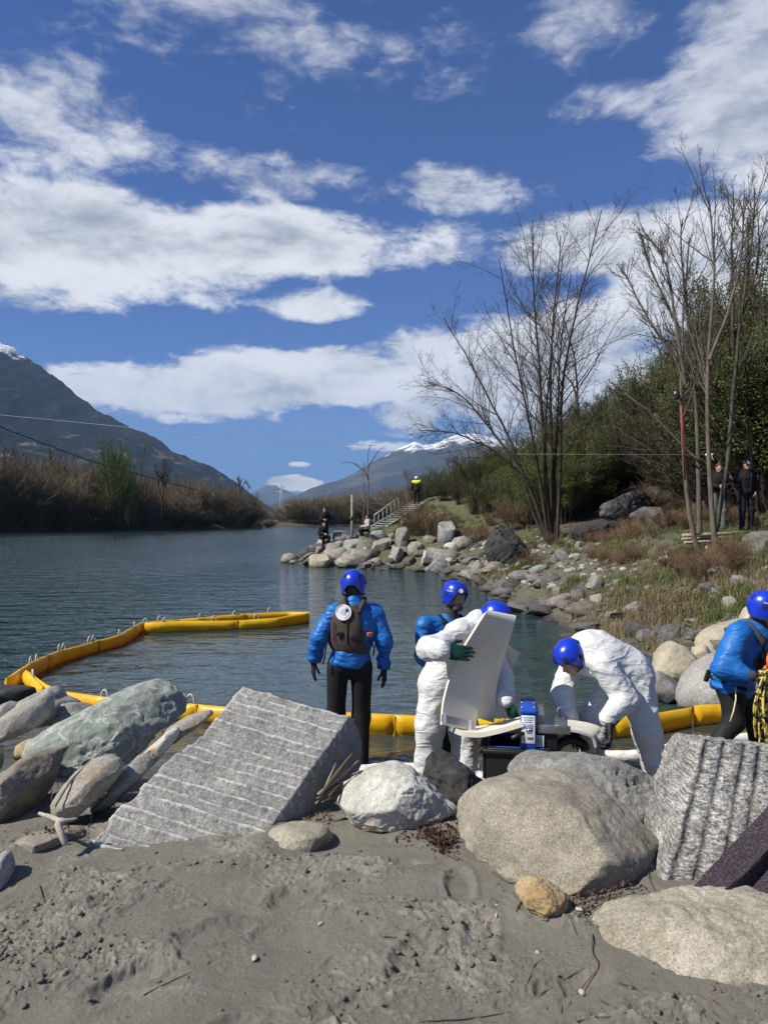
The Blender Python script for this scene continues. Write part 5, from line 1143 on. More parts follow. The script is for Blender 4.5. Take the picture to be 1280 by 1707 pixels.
def helmet(root, p, mat=None, r=(0.113, 0.134, 0.122), text=0, badge=False, ear=-0.105, vents=True):
    H = p.HM; c = p.hc + H @ np.array([0, -0.008, 0.030]); na, nb = 56, 26; az_ = np.arange(na) / na * 2 * math.pi
    front = np.cos(az_); side = np.abs(np.sin(az_))
    low = np.where(front > 0, 0.022 * front ** 2 + (ear) * sstep(side, 0.74, 0.93), -0.030 + (ear + 0.03) * sstep(side, 0.35, 0.8)); low = np.where(front > 0.62, 0.02, low)
    low = np.convolve(np.concatenate([low[-2:], low, low[:2]]), np.ones(5) / 5, 'valid')
    th1 = np.where(low >= 0, np.arccos(np.clip(low / r[2], -0.95, 0.95)), math.pi / 2 - low / r[2]); t = np.linspace(0.0, 1, nb); TH = th1[:, None] * t[None]
    drop = np.clip(TH - math.pi / 2, 0, None); rad_ = np.where(drop > 0, 1 - 0.16 * drop ** 1.2, np.sin(TH) ** 0.94); hz_ = np.where(drop > 0, -drop, np.cos(TH))
    dirs = np.stack([rad_ * np.sin(az_)[:, None], rad_ * np.cos(az_)[:, None], hz_], -1)
    bulge = 1 + 0.018 * (1 - t[None, :, None]) * 0 ; o = dirs * np.array(r) * bulge; i = dirs * (np.array(r) - 0.014); i[:, -1] = o[:, -1] * 0.93
    q = grid_faces(na, nb, True); vo = c + o.reshape(-1, 3) @ H.T; vi = c + i.reshape(-1, 3) @ H.T; n0 = na * nb
    k = np.arange(na); k2 = (k + 1) % na; rim = np.stack([k * nb + nb - 1, k2 * nb + nb - 1, n0 + k2 * nb + nb - 1, n0 + k * nb + nb - 1], -1)
    h = part('helmet', np.concatenate([vo, vi]), [np.concatenate([q[:, ::-1], q, rim]) if False else np.concatenate([q, (q + n0)[:, ::-1], rim])], mat or M['helmet'], root)
    me = h.data; bm = bmesh.new(); bm.from_mesh(me); bmesh.ops.remove_doubles(bm, verts=bm.verts[:], dist=1e-5); bmesh.ops.recalc_face_normals(bm, faces=bm.faces[:]); bm.to_mesh(me); bm.free(); me.polygons.foreach_set('use_smooth', np.ones(len(me.polygons), bool))
    edge = vo.reshape(na, nb, 3)[:, -1]; v, f = tube(np.concatenate([edge, edge[:2]]), 0.0042, 6, False); o_ = part('rim', v, f, M['helmet_in'], root); o_.parent = h
    if vents:
        for sgn in (-1, 1):
            a_ = c + H @ np.array([sgn * r[0] * 0.93, 0.01, ear * 0.9]); z_ = p.hc + H @ np.array([sgn * 0.012, 0.062, -0.132]); m2 = p.hc + H @ np.array([sgn * 0.066, 0.03, -0.092]); v, f = tube([a_, m2, z_], 0.006, 6); o_ = part('chin_strap', v, f, M['helmet_in'], root); o_.parent = h
    def on(a, e, off=0.002):
        d = np.array([math.sin(a) * math.cos(e), math.cos(a) * math.cos(e), math.sin(e)]); rr = 1 / math.sqrt(((d / np.array(r)) ** 2).sum()); nn = nrm(d / np.array(r) ** 2)
        return c + H @ (d * (rr + off)), H @ nn
    if vents:
        for a0 in (-2.55, 2.55, -0.5, 0.5, -1.55, 1.55):
            for j in range(3):
                pt, nn = on(a0 + (j - 1) * 0.0, 0.42 + (j - 1) * 0.13 if abs(a0) != 1.55 else 0.05 + (j - 1) * 0.14, 0.0035); tx = nrm(np.cross(H[:, 2], nn)); ty = np.cross(nn, tx)
                v, f = box(pt, (0.034, 0.010, 0.005), np.stack([tx, ty, nn], -1), 0.0015); s_ = part('vent', v, f, M['helmet_in'], root); s_.parent = h
    if badge:
        pt, nn = on(badge[0], badge[1], 0.0015); disc(root, 'badge', pt, nn, 0.021, M['label'], h)
    for a0 in ([text] if text else []):
        letters('Hunter', 0.026, M['lettering'], h, root, lambda x, y: on(a0 + x * 8.2, 0.30 + y * 8.0, 0.0016)[0])
    return h
def disc(root, name, c, n, r, mat, parent=None, th=0.004, a0=0, a1=2 * math.pi, inner=0.0, seg=28):
    """a thin round plate, or a ring segment"""
    n = nrm(n); t = nrm(np.cross(n, A((0.1, 0.2, 1.0)))); b_ = np.cross(n, t); a = np.linspace(a0, a1, seg)
    e = np.cos(a)[:, None] * t + np.sin(a)[:, None] * b_; vs = []
    for rr, o in ((inner, th), (r, th), (r, 0), (inner, 0)): vs.append(c + e * rr + n * o)
    v = np.stack(vs, 1).reshape(-1, 3); f = []
    for i in range(seg - 1):
        for j in range(4): f.append((i * 4 + j, i * 4 + (j + 1) % 4, (i + 1) * 4 + (j + 1) % 4, (i + 1) * 4 + j))
    o = part(name, v, [np.array(f)], mat, root, False)
    if parent is not None: o.parent = parent
    return o
def letters(txt, size, mat, parent, root, fmap, name='lettering'):
    """flat lettering laid onto a surface: fmap(x, y) -> world point, x centred"""
    cu = bpy.data.curves.new(name, 'FONT'); cu.body = txt; cu.size = size; cu.align_x = 'CENTER'; cu.align_y = 'CENTER'; cu.extrude = 0.0
    tmp = bpy.data.objects.new('tmp_text', cu); COL.objects.link(tmp); dg = bpy.context.evaluated_depsgraph_get(); me = bpy.data.meshes.new_from_object(tmp.evaluated_get(dg)); bpy.data.objects.remove(tmp); bpy.data.curves.remove(cu)
    loc = A(root.location)
    for v in me.vertices: v.co = tuple(A(fmap(v.co.x, v.co.y)) - loc)
    me.name = name; o = link(name, me, mat, root); o.parent = parent; return o
def surf_y(v, x, z, r=0.02):
    """nearest camera-side point of a mesh at x, z"""
    k = (np.abs(v[:, 0] - x) < r) & (np.abs(v[:, 2] - z) < r); return v[k, 1].min() if k.any() else None
def person(label, p, foot=None, group=None):
    b_ = (p.anL + p.anR) / 2; return empty('person', (b_[0], b_[1], b_[2] - 0.07), label, 'person', group)
def body(root, p, h=0.010, hands=False, mat=None):
    """the continuous body under the clothes"""
    fd = Field(0.03); torso(fd, p, -0.03); arms(fd, p, (0.050, 0.042, 0.030)); legs(fd, p, (0.075, 0.052, 0.04)); feet(fd, p, -0.012); head(fd, p)
    v, q = fd.mesh(h); return part('body', v, q, mat or M['skin'], root)
def top(root, p, mat, g, ar, name='jacket', hem=0.10, amp=0.012, sc=7, seed=1, h=0.010, collar=True, torso_k=0.06):
    fd = Field(0.035); torso(fd, p, g, k=torso_k); arms(fd, p, ar, 0.035); fd.clip(p.pelvis - p.U * hem, -p.U)
    v, q = fd.mesh(h); v = crumple(v, q, amp, sc, seed); return part(name, v, q, mat, root), v
def bottom(root, p, mat, lr, g=0.0, name='trousers', amp=0.004, sc=9, seed=2, h=0.010, topcut=0.14, foot=True):
    fd = Field(0.03); fd.ell(p.pelvis, (0.168 + g, 0.120 + g, 0.15 + g), p.M, 0.05); legs(fd, p, lr, 0.045)
    if foot: feet(fd, p, 0.002)
    v, q = fd.mesh(h); v = crumple(v, q, amp, sc, seed); return part(name, v, q, mat, root), v

# ---- man in blue jacket and brown vest, seen from behind
d = 6.6
p = Pose(pelvis=P(583, 1100, d), chest=P(590, 1042, d), neck=P(590, 1002, d - 0.01), shL=P(556, 1021, d), shR=P(626, 1021, d), elL=P(533, 1060, d - 0.05), wrL=P(523, 1101, d + 0.04), elR=P(640, 1066, d - 0.03), wrR=P(640, 1112, d + 0.05),
         hipL=P(563, 1112, d), hipR=P(603, 1112, d), knL=P(560, 1192, d + 0.05), knR=P(602, 1194, d + 0.06), anL=P(557, 1276, d - 0.02), anR=P(603, 1278, d), hc=P(589, 977, d + 0.02), hu=(0.03, 0.14, 1), hf=(0.10, 1, -0.1))
r = person('man in blue jacket and brown vest seen from behind', p); body(r, p)
jk, jv = top(r, p, M['jacket'], 0.022, (0.074, 0.074, 0.058), hem=0.055, amp=0.015, sc=6.0, seed=11)
fd = Field(0.02)
for s, n_ in ((p.wrL, -1), (p.wrR, 1)): pass
bottom(r, p, M['neoprene'], (0.098, 0.080, 0.06), 0.004, 'wetsuit', 0.003, 7, 12)
fd = Field(0.05); cc = p.chest * 0.55 + p.pelvis * 0.45; sk = A((-0.022, 0, 0))
fd.ell(p.chest + sk * 0.5, (0.228, 0.168, 0.26), p.M, 0.05); fd.ell(cc, (0.210, 0.160, 0.17), p.M, 0.05)
fd.clip(cc - p.U * 0.105, -p.U); fd.clip(p.chest + p.U * 0.205, p.U)
fd.clip(p.chest + p.R * 0.082, p.R + p.U * 0.34); fd.clip(p.chest - p.R * 0.212, -p.R + p.U * 0.16)
v, q = fd.mesh(0.010); v = relax(v, q, 2); v = crumple(v, q, 0.004, 6, 15); vest = part('vest', v, q, M['vest'], r); vv = v
for s in (-1, 1):
    q_ = [p.chest + p.R * (s * 0.05 - 0.015) - p.Fw * 0.150 + p.U * 0.13, p.neck + p.R * (s * 0.085) - p.Fw * 0.085 + p.U * 0.005, p.neck + p.R * (s * 0.09) + p.U * 0.035, p.neck + p.R * (s * 0.09) + p.Fw * 0.12 - p.U * 0.03]
    v, f = tube(q_, 0.022, 8); part('shoulder_strap', v, f, M['vest'], r)
for (px, py, w_, h_) in ((566, 1057, 0.062, 0.036), (590, 1063, 0.062, 0.036)):
    x, z = P(px, py, d - .18)[0], P(px, py, d - .18)[2]; y = surf_y(vv, x, z, 0.03); v, f = box((x, y - 0.006, z), (w_, 0.02, h_), rotz(0.12), 0.006); o = part('pocket', v, f, M['black_plastic'], r); o.parent = vest
for (px) in (556, 579, 601):
    pts = []
    for py in (1038, 1050, 1062, 1074):
        w_ = P(px, py, d - 0.18); y = surf_y(vv, w_[0], w_[2], 0.03)
        if y is not None: pts.append((w_[0], y - 0.002, w_[2]))
    if len(pts) > 2: v, f = tube(pts, 0.004, 5); o = part('seam', v, f, M['black_cloth'], r); o.parent = vest
w_ = P(572, 1022, d - 0.2); y = surf_y(vv, w_[0], w_[2], 0.03); bc = A((w_[0], y - 0.008, w_[2])); bn = nrm((-0.10, -1, 0.22)); bd = disc(r, 'badge', bc, bn, 0.070, M['label'], vest, 0.006)
for (ri, ro, a0, a1, mm) in ((0.048, 0.056, 1.9, 4.4, 'badge_grey'), (0.014, 0.020, 0, 6.28, 'badge_grey'), (0.060, 0.064, 4.9, 6.4, 'ink'), (0.026, 0.030, 2.0, 4.8, 'badge_grey')):
    disc(r, 'emblem_ring', bc + bn * 0.0065, bn, ro, M[mm], vest, 0.0015, a0, a1, ri)
for j, (ww, uu) in enumerate(((0.06, 0.004), (0.05, -0.006))):
    v, f = box(bc + A((0.03, -0.008, uu)), (ww, 0.002, 0.004)); o = part('emblem_lettering', v, f, M['badge_grey'], r); o.parent = vest
w_ = P(616, 1055, d - 0.05); v, f = box(A(w_) + A((0, -0.08, 0)), (0.05, 0.03, 0.035), rotz(0.5), 0.006); part('buckle', v, f, M['orange'], r)
for q_ in ([P(547, 1066, d - .1), P(543, 1080, d - .12), P(541, 1096, d - .12), P(538, 1108, d - .12)], [P(617, 1068, d - .1), P(624, 1080, d - .12), P(622, 1094, d - .1)]):
    v, f = tube(q_, 0.008, 6); part('strap', v, f, M['black_cloth'], r)
hand(r, p.wrL + A((0, 0.01, -0.005)), (-0.05, 0.12, -1), (0.9, 0.4, 0.1), -1, 0.28, M['glove_black'], 1.08, cr=0.040, arm=p.elL)
hand(r, p.wrR + A((0, 0.01, -0.005)), (0.04, 0.12, -1), (-0.9, 0.4, 0.1), 1, 0.22, M['glove_black'], 1.08, cr=0.040, arm=p.elR)
helmet(r, p)
fd = Field(0.02); c = p.hc + p.HM @ np.array([0, -0.03, -0.03]); fd.ell(c, (0.075, 0.075, 0.07), p.HM); v, q = fd.mesh(0.01); part('hair', v, q, M['hair'], r)
fd = Field(0.02); fd.cone(p.neck - p.U * 0.04, p.neck + p.U * 0.03, 0.078, 0.068); v, q = fd.mesh(0.01); part('collar', v, q, M['jacket'], r)

# ---- bearded man in blue behind the pad
d = 7.0
p = Pose(pelvis=P(738, 1128, d), chest=P(740, 1068, d), neck=P(750, 1030, d), shR=P(706, 1042, d - 0.12), shL=P(780, 1040, d + 0.10), elR=P(704, 1092, d - 0.14), wrR=P(722, 1118, d - 0.30), elL=P(795, 1090, d + 0.10), wrL=P(790, 1125, d - 0.05),
         hipL=P(752, 1140, d + 0.05), hipR=P(726, 1140, d - 0.05), knL=P(755, 1210, d + 0.05), knR=P(735, 1212, d - 0.03), anL=P(757, 1276, d + 0.05), anR=P(740, 1278, d - 0.03), hc=P(758, 994, d - 0.02), hu=(0.10, -0.10, 1), hf=(0.62, -0.80, -0.22))
r = person('bearded man in blue jacket and blue helmet looking down behind the foam pad', p); body(r, p, 0.008); face_bits(r, p)
top(r, p, M['jacket'], 0.022, (0.074, 0.072, 0.058), hem=0.06, amp=0.012, sc=7, seed=21); bottom(r, p, M['neoprene'], (0.092, 0.072, 0.055), 0, 'wetsuit', 0.003, 7, 22)
fd = Field(0.03); fd.ell(p.chest + p.U * 0.03, (0.165, 0.165, 0.17), p.M, 0.04); fd.clip(p.chest + p.U * 0.14, p.U); v, q = fd.mesh(0.011); part('vest', v, q, M['black_cloth'], r)
fd = Field(0.02); fd.cone(p.neck - p.U * 0.05, p.neck + p.U * 0.05, 0.10, 0.075); v, q = fd.mesh(0.010); part('collar', v, q, M['dark_grey'], r)
for s in (-1, 1):
    v, f = tube([p.neck + p.R * s * 0.10 - p.Fw * 0.12 - p.U * 0.06, p.neck + p.R * s * 0.11 + p.U * 0.012, p.neck + p.R * s * 0.10 + p.Fw * 0.13 - p.U * 0.06], 0.026, 8); part('shoulder_strap', v, f, M['black_cloth'], r)
hand(r, p.wrR, (0.6, -0.3, -0.5), (0.2, 0.6, -0.6), 1, 0.6, M['glove_black'], arm=p.elR); hand(r, p.wrL, (0.1, -0.3, -0.9), (-0.8, 0.2, 0), -1, 0.4, M['glove_black'], arm=p.elL)
helmet(r, p, badge=(0.30, 0.36), text=1.25)

# ---- worker in white coverall holding up the foam pad
d = 6.05
p = Pose(pelvis=P(738, 1138, d), chest=P(770, 1076, d - 0.02), neck=P(803, 1043, d - 0.04), shR=P(764, 1058, d - 0.19), shL=P(812, 1062, d + 0.17), elR=P(714, 1082, d - 0.38), wrR=P(737, 1085, d - 0.60), elL=P(836, 1126, d + 0.08), wrL=P(843, 1166, d - 0.12),
         hipL=P(764, 1150, d + 0.06), hipR=P(724, 1150, d - 0.05), knL=P(773, 1215, d + 0.03), knR=P(717, 1212, d - 0.08), anL=P(776, 1282, d - 0.05), anR=P(710, 1280, d - 0.06), hc=P(826, 1033, d - 0.06), hu=(0.32, -0.12, 1), hf=(0.85, -0.42, -0.62))
r = person('worker in white coverall and green gloves holding up the folded foam pad', p); body(r, p)
fd = Field(0.04); torso(fd, p, 0.045, k=0.08); arms(fd, p, (0.090, 0.086, 0.076), 0.04); legs(fd, p, (0.130, 0.112, 0.098), 0.06); feet(fd, p, 0.012)
fd.cone(p.pelvis, p.chest, 0.17, 0.16, 0.08)
fd.ell(p.neck + A((-0.035, 0, 0.045)), (0.075, 0.085, 0.085), None, 0.05)
v, q = fd.mesh(0.0105); v = crumple(v, q, 0.019, 4.0, 31, an=(0.8, 0.8, 1.1)); v = crumple(v, q, 0.0045, 11, 36, an=(0.9, 0.9, 0.8)); part('coverall', v, q, M['suit'], r)
hand(r, p.wrR + A((0.02, -0.02, 0.0)), (0.98, 0.02, -0.10), (0.05, 0.95, -0.25), -1, 0.62, M['glove_green'], 1.42, cuff=0.05, cr=0.040, arm=p.elR)
hand(r, p.wrL + A((0.015, -0.02, -0.03)), (0.42, -0.25, -0.85), (0.65, 0.1, -0.45), 1, 0.35, M['glove_green'], 1.35, cuff=0.07, cr=0.042, arm=p.elL)
helmet(r, p, text=-2.35)

# ---- worker in white coverall bending over the machine
d = 5.9
p = Pose(pelvis=P(1048, 1120, d), chest=P(996, 1090, d - 0.02), neck=P(968, 1084, d - 0.04), shL=P(1002, 1108, d - 0.22), shR=P(955, 1100, d + 0.16), elL=P(1043, 1166, d - 0.26), wrL=P(1014, 1196, d - 0.38), elR=P(938, 1158, d + 0.06), wrR=P(950, 1208, d - 0.08),
         hipL=P(1060, 1142, d - 0.10), hipR=P(1022, 1142, d + 0.10), knL=P(1078, 1222, d - 0.13), knR=P(988, 1198, d + 0.10), anL=P(1098, 1304, d - 0.12), anR=P(985, 1275, d + 0.12), hc=P(949, 1096, d - 0.10), hu=(-0.55, -0.42, 0.80), hf=(-0.35, -0.25, -0.9))
r = person('worker in white coverall and black gloves bending over the blue machine', p); body(r, p)
fd = Field(0.04); torso(fd, p, 0.038, k=0.08); arms(fd, p, (0.094, 0.088, 0.072), 0.035); legs(fd, p, (0.128, 0.106, 0.095), 0.06)
fd.cone(p.pelvis, p.chest, 0.165, 0.155, 0.08); fd.ell(p.neck + A((0.03, 0.0, 0.05)), (0.09, 0.10, 0.07), None, 0.05)
v, q = fd.mesh(0.0105); v = crumple(v, q, 0.019, 4.0, 41, an=(0.8, 0.8, 1.1)); v = crumple(v, q, 0.0045, 11, 46, an=(0.9, 0.9, 0.8)); part('coverall', v, q, M['suit'], r)
fd = Field(0.02)
for a in (p.anL, p.anR): fd.cone(a + A((0.05, 0, -0.03)), a + A((-0.12, -0.06, -0.06)), 0.045, 0.04)
v, q = fd.mesh(0.01); part('boots', v, q, M['black_cloth'], r)
hand(r, p.wrL + A((0.0, -0.02, -0.03)), (-0.05, -0.35, -0.85), (-0.8, 0.3, 0.1), -1, 1.0, M['glove_black'], 1.35, cuff=0.03, cr=0.040, arm=p.elL)
hand(r, p.wrR, (0.15, -0.5, -0.6), (0.3, 0.3, -0.8), 1, 0.5, M['glove_black'], 1.15, cuff=0.03, arm=p.elR)
helmet(r, p, r=(0.116, 0.134, 0.118))
fd = Field(0.01)

# ---- man in blue at the right edge carrying rope
d = 5.95
p = Pose(pelvis=P(1221, 1140, d), chest=P(1240, 1080, d - 0.02), neck=P(1262, 1043, d - 0.05), shR=P(1230, 1060, d - 0.18), shL=P(1268, 1060, d + 0.15), elR=P(1206, 1112, d - 0.24), wrR=P(1246, 1124, d - 0.34), elL=P(1290, 1112, d + 0.05), wrL=P(1288, 1126, d - 0.22),
         hipL=P(1234, 1152, d + 0.05), hipR=P(1220, 1152, d - 0.07), knL=P(1258, 1200, d + 0.03), knR=P(1222, 1204, d - 0.10), anL=P(1266, 1262, d + 0.02), anR=P(1180, 1256, d - 0.10), hc=P(1274, 1016, d - 0.08), hu=(0.22, -0.12, 1), hf=(0.80, -0.50, -0.42))
r = person('man in blue jacket and helmet carrying coiled rope at the right edge', p); body(r, p, 0.009); face_bits(r, p, beard=False)
jk, jv = top(r, p, M['jacket'], 0.032, (0.100, 0.092, 0.055), hem=0.075, amp=0.021, sc=5.5, seed=51); bottom(r, p, M['neoprene'], (0.102, 0.078, 0.06), 0.004, 'wetsuit', 0.004, 7, 52)
fd = Field(0.02); fd.cone(p.neck - p.U * 0.04, p.neck + p.U * 0.035, 0.088, 0.075); v, q = fd.mesh(0.010); part('collar', v, q, M['dark_grey'], r)
fd = Field(0.02); fd.cone(p.elR * 0.42 + p.wrR * 0.58, p.wrR + nrm(p.wrR - p.elR) * 0.03, 0.056, 0.042); v, q = fd.mesh(0.008); part('cuff', v, q, M['dark_grey'], r)
fd = Field(0.03); fd.ell(p.chest + p.Fw * 0.07 - p.U * 0.04, (0.14, 0.11, 0.13), p.M); v, q = fd.mesh(0.011); part('chest_vest', v, q, M['dark_grey'], r)
for s in (1,):
    v, f = tube([p.shR * 0.6 + p.neck * 0.4 - p.Fw * 0.15 - p.U * 0.05, p.shR * 0.55 + p.neck * 0.45 + p.U * 0.055, p.shR * 0.55 + p.neck * 0.45 + p.Fw * 0.14 - p.U * 0.03, p.chest + p.R * 0.08 + p.Fw * 0.19 - p.U * 0.05], 0.030, 8); part('shoulder_strap', v, f, M['dark_grey'], r)
v, f = box(p.chest + p.R * 0.06 + p.Fw * 0.215 - p.U * 0.02, (0.05, 0.03, 0.16), p.M, 0.008); part('rescue_tab', v, f, M['orange'], r)
v, f = tube([p.pelvis + p.R * 0.14 - p.Fw * 0.13 + p.U * 0.01, p.pelvis + p.R * 0.19 + p.U * 0.02, p.pelvis + p.R * 0.12 + p.Fw * 0.15 + p.U * 0.01], 0.017, 8); part('belt', v, f, M['black_cloth'], r)
v, f = box(p.pelvis + p.R * 0.10 - p.Fw * 0.17 - p.U * 0.0, (0.05, 0.03, 0.10), p.M, 0.008); part('belt_tail', v, f, M['black_cloth'], r)
v, f = tube([P(1225, 1145, d - 0.24), P(1226, 1165, d - 0.26), P(1222, 1185, d - 0.26), P(1216, 1203, d - 0.26)], 0.006, 5); part('drawcord', v, f, M['lettering'], r)
hand(r, p.wrR + nrm(p.wrR - p.elR) * 0.03, (0.9, -0.2, -0.15), (0.1, 0.5, -0.7), 1, 1.1, M['glove_black'], 1.12, arm=p.elR); hand(r, p.wrL, (-0.2, -0.6, -0.4), (-0.6, 0.2, -0.6), -1, 1.0, M['glove_black'], 1.1, arm=p.elL)
helmet(r, p, text=1.35)
# the rope: loops gathered in the hand, hanging free
rr_ = random.Random(3); top_ = A(P(1272, 1122, d - 0.40)); ro = empty('rope_coil', tuple(top_ - A((0, 0, 0.5))), 'coil of yellow and black rope hanging from the right-hand man\'s fist', 'rope'); tb = []
for k in range(13):
    a = rr_.uniform(-1, 1); L = rr_.uniform(0.36, 0.56); w_ = rr_.uniform(0.03, 0.075); ox = rr_.uniform(-0.035, 0.045); oy = rr_.uniform(-0.05, 0.05); t = np.linspace(0, 2 * math.pi, 26)
    pts = np.stack([ox + w_ * np.sin(t) * (0.35 + 0.65 * (1 - np.cos(t)) / 2) + 0.02 * a * (1 - np.cos(t)), oy + 0.03 * np.sin(t + a), -L * (1 - np.cos(t)) / 2 + 0.02], -1) + top_
    tb.append(tube(pts, 0.0068, 6, False))
for k in range(3):
    v0_ = top_ + A((rr_.uniform(-.02, .03), rr_.uniform(-.04, .02), 0)); tb.append(tube([v0_, v0_ + A((0.01, 0, -0.25)), v0_ + A((0.0, 0.01, -0.5)), v0_ + A((-0.02, 0.01, -0.60 - 0.03 * k))], 0.0068, 6))
v, f = join(tb); part('strands', v, f, M['rope'], ro)
t = np.linspace(0, 6 * math.pi, 60); v, f = tube(np.stack([0.03 * np.cos(t), 0.035 * np.sin(t), -0.05 + 0.004 * t], -1) + top_, 0.0068, 6); part('wrap', v, f, M['rope'], ro)

# ---- bystanders further off
def stand(px, py, d, H, face, tilt=0.0, sit=0.0, arms_='down', lean=0.0):
    """a skeleton of height H standing (or sitting / crouching) with its feet at a picture point"""
    o = A(P(px, py, d)); k = H / 1.78; c, s = math.cos(face), math.sin(face)
    Fv, Rv, Uv = A((s, c, 0)), A((c, -s, 0)), A((0, 0, 1))
    def q(r, f, u): return o + (Rv * r + Fv * f + Uv * u) * k
    hz = 0.95 - 0.52 * sit; lf = lean
    J = dict(pelvis=q(0, -0.1 * sit, hz + 0.03), chest=q(0, 0.05 + lf * 0.25 - 0.1 * sit, hz + 0.36), neck=q(0, 0.02 + lf * 0.4 - 0.1 * sit, hz + 0.56), hc=q(0, 0.03 + lf * 0.5 - 0.1 * sit, hz + 0.69), shR=q(0.18, lf * 0.36 - 0.1 * sit, hz + 0.50), shL=q(-0.18, lf * 0.36 - 0.1 * sit, hz + 0.50),
             hipR=q(0.09, -0.1 * sit, hz - 0.02), hipL=q(-0.09, -0.1 * sit, hz - 0.02), knR=q(0.12 + 0.06 * sit, 0.03 + 0.36 * sit, 0.50), knL=q(-0.12 - 0.06 * sit, 0.03 + 0.36 * sit, 0.50), anR=q(0.12, 0.26 * sit, 0.08), anL=q(-0.12, 0.26 * sit, 0.08))
    if arms_ == 'down': J.update(elR=q(0.26, -0.02, hz + 0.22), elL=q(-0.26, -0.02, hz + 0.22), wrR=q(0.25, 0.07, hz - 0.02), wrL=q(-0.25, 0.07, hz - 0.02))
    elif arms_ == 'pocket': J.update(elR=q(0.30, -0.06, hz + 0.22), elL=q(-0.30, -0.06, hz + 0.22), wrR=q(0.19, 0.06, hz + 0.02), wrL=q(-0.19, 0.06, hz + 0.02))
    elif arms_ == 'reach': J.update(elR=q(0.28, 0.05, hz + 0.26), wrR=q(0.46, 0.16, hz + 0.33), elL=q(-0.29, -0.06, hz + 0.22), wrL=q(-0.19, 0.07, hz + 0.02))
    else: J.update(elR=q(0.24, 0.06 - .1 * sit, hz + 0.22), elL=q(-0.24, 0.06 - .1 * sit, hz + 0.22), wrR=q(0.08, 0.26, hz + 0.20), wrL=q(-0.08, 0.26, hz + 0.18))
    J.update(hu=(Uv + Fv * tilt), hf=Fv - Uv * 0.15); return Pose(**J)
def bystander(label, p, tm, bm_, h, g=0.012, group=None, hair=True, shades=False, hands=True, tname='jacket', amp=0.006):
    r = person(label, p, group=group); body(r, p, h)
    top(r, p, tm, g, (0.072, 0.062, 0.048), tname, 0.10, amp, 8, 3, h); bottom(r, p, bm_, (0.092, 0.074, 0.062), 0.0, 'trousers', amp, 8, 4, h, foot=False)
    fd = Field(0.02); feet(fd, p, 0.008); v, q = fd.mesh(h); part('shoes', v, q, M['black_cloth'], r)
    if hands:
        for s, nm in ((1, 'R'), (-1, 'L')):
            w_ = getattr(p, 'wr' + nm); e = getattr(p, 'el' + nm); hand(r, w_, w_ - e, -p.R * s + p.Fw * 0.3, s, 0.5, M['skin'], name='hand', cuff=0.03, cr=0.028)
    if hair: face_bits(r, p, False, True, shades)
    return r
dO = hit(1244, 884)
p = stand(1243, 884, dO, 0.0960 * dO, math.pi - 0.10, arms_='reach'); r = bystander('man in black jacket with sunglasses standing on the right bank', p, M['black_cloth'], M['navy'], 0.014, 0.02, shades=True)
v, f = tube([p.chest + p.Fw * 0.155 + p.U * 0.14, p.chest + p.Fw * 0.162, p.pelvis + p.Fw * 0.155], 0.006, 5); part('zip', v, f, M['steel'], r)
dO2 = hit(1200, 886) + 0.3
p = stand(1197, 884, dO2, 0.0915 * dO2, math.pi + 0.1, tilt=0.35, arms_='front'); bystander('person in black top and grey trousers standing behind the ash trunks', p, M['black_cloth'], M['grey_cloth'], 0.014, 0.015, tname='sweater')
dH = 44.5; pyH = HOR - (gz((694 - 640) / F * dH, dH) - CZ) / dH * F
p = stand(694, pyH, dH, 1.80, 0.3); r = bystander('worker in dark clothes with yellow hi-vis shoulders and white helmet at the stairway', p, M['navy'], M['navy'], 0.025, 0.02, hair=False)
fd = Field(0.03); fd.ell(p.chest + p.U * 0.06, (0.225, 0.165, 0.10), p.M); fd.cone(p.shL, p.shR, 0.105, 0.105); v, q = fd.mesh(0.022); part('hivis_yoke', v, q, M['hivis'], r); helmet(r, p, M['white_plastic'], vents=False, ear=-0.02)
dS = 38.2
p = stand(611, 899, dS, 1.70, -1.9, sit=0.85, arms_='front'); p_z = P(611, 899, dS).z
r = bystander('person in pale top sitting on the headland stones', p, M['pink_cloth'], M['black_cloth'], 0.025, 0.02, tname='sweater')
dC = 37.2
p = stand(541, 903, dC + 1.2, 1.78, math.pi - 0.2, arms_='front'); bystander('person in black standing at the tip of the headland', p, M['black_cloth'], M['black_cloth'], 0.025, 0.03)
p = stand(539, 911, dC + 0.2, 1.74, math.pi - 0.5, sit=0.95, arms_='front', lean=0.35); bystander('person in black crouching in front of the standing one on the headland', p, M['black_cloth'], M['black_cloth'], 0.025, 0.03)

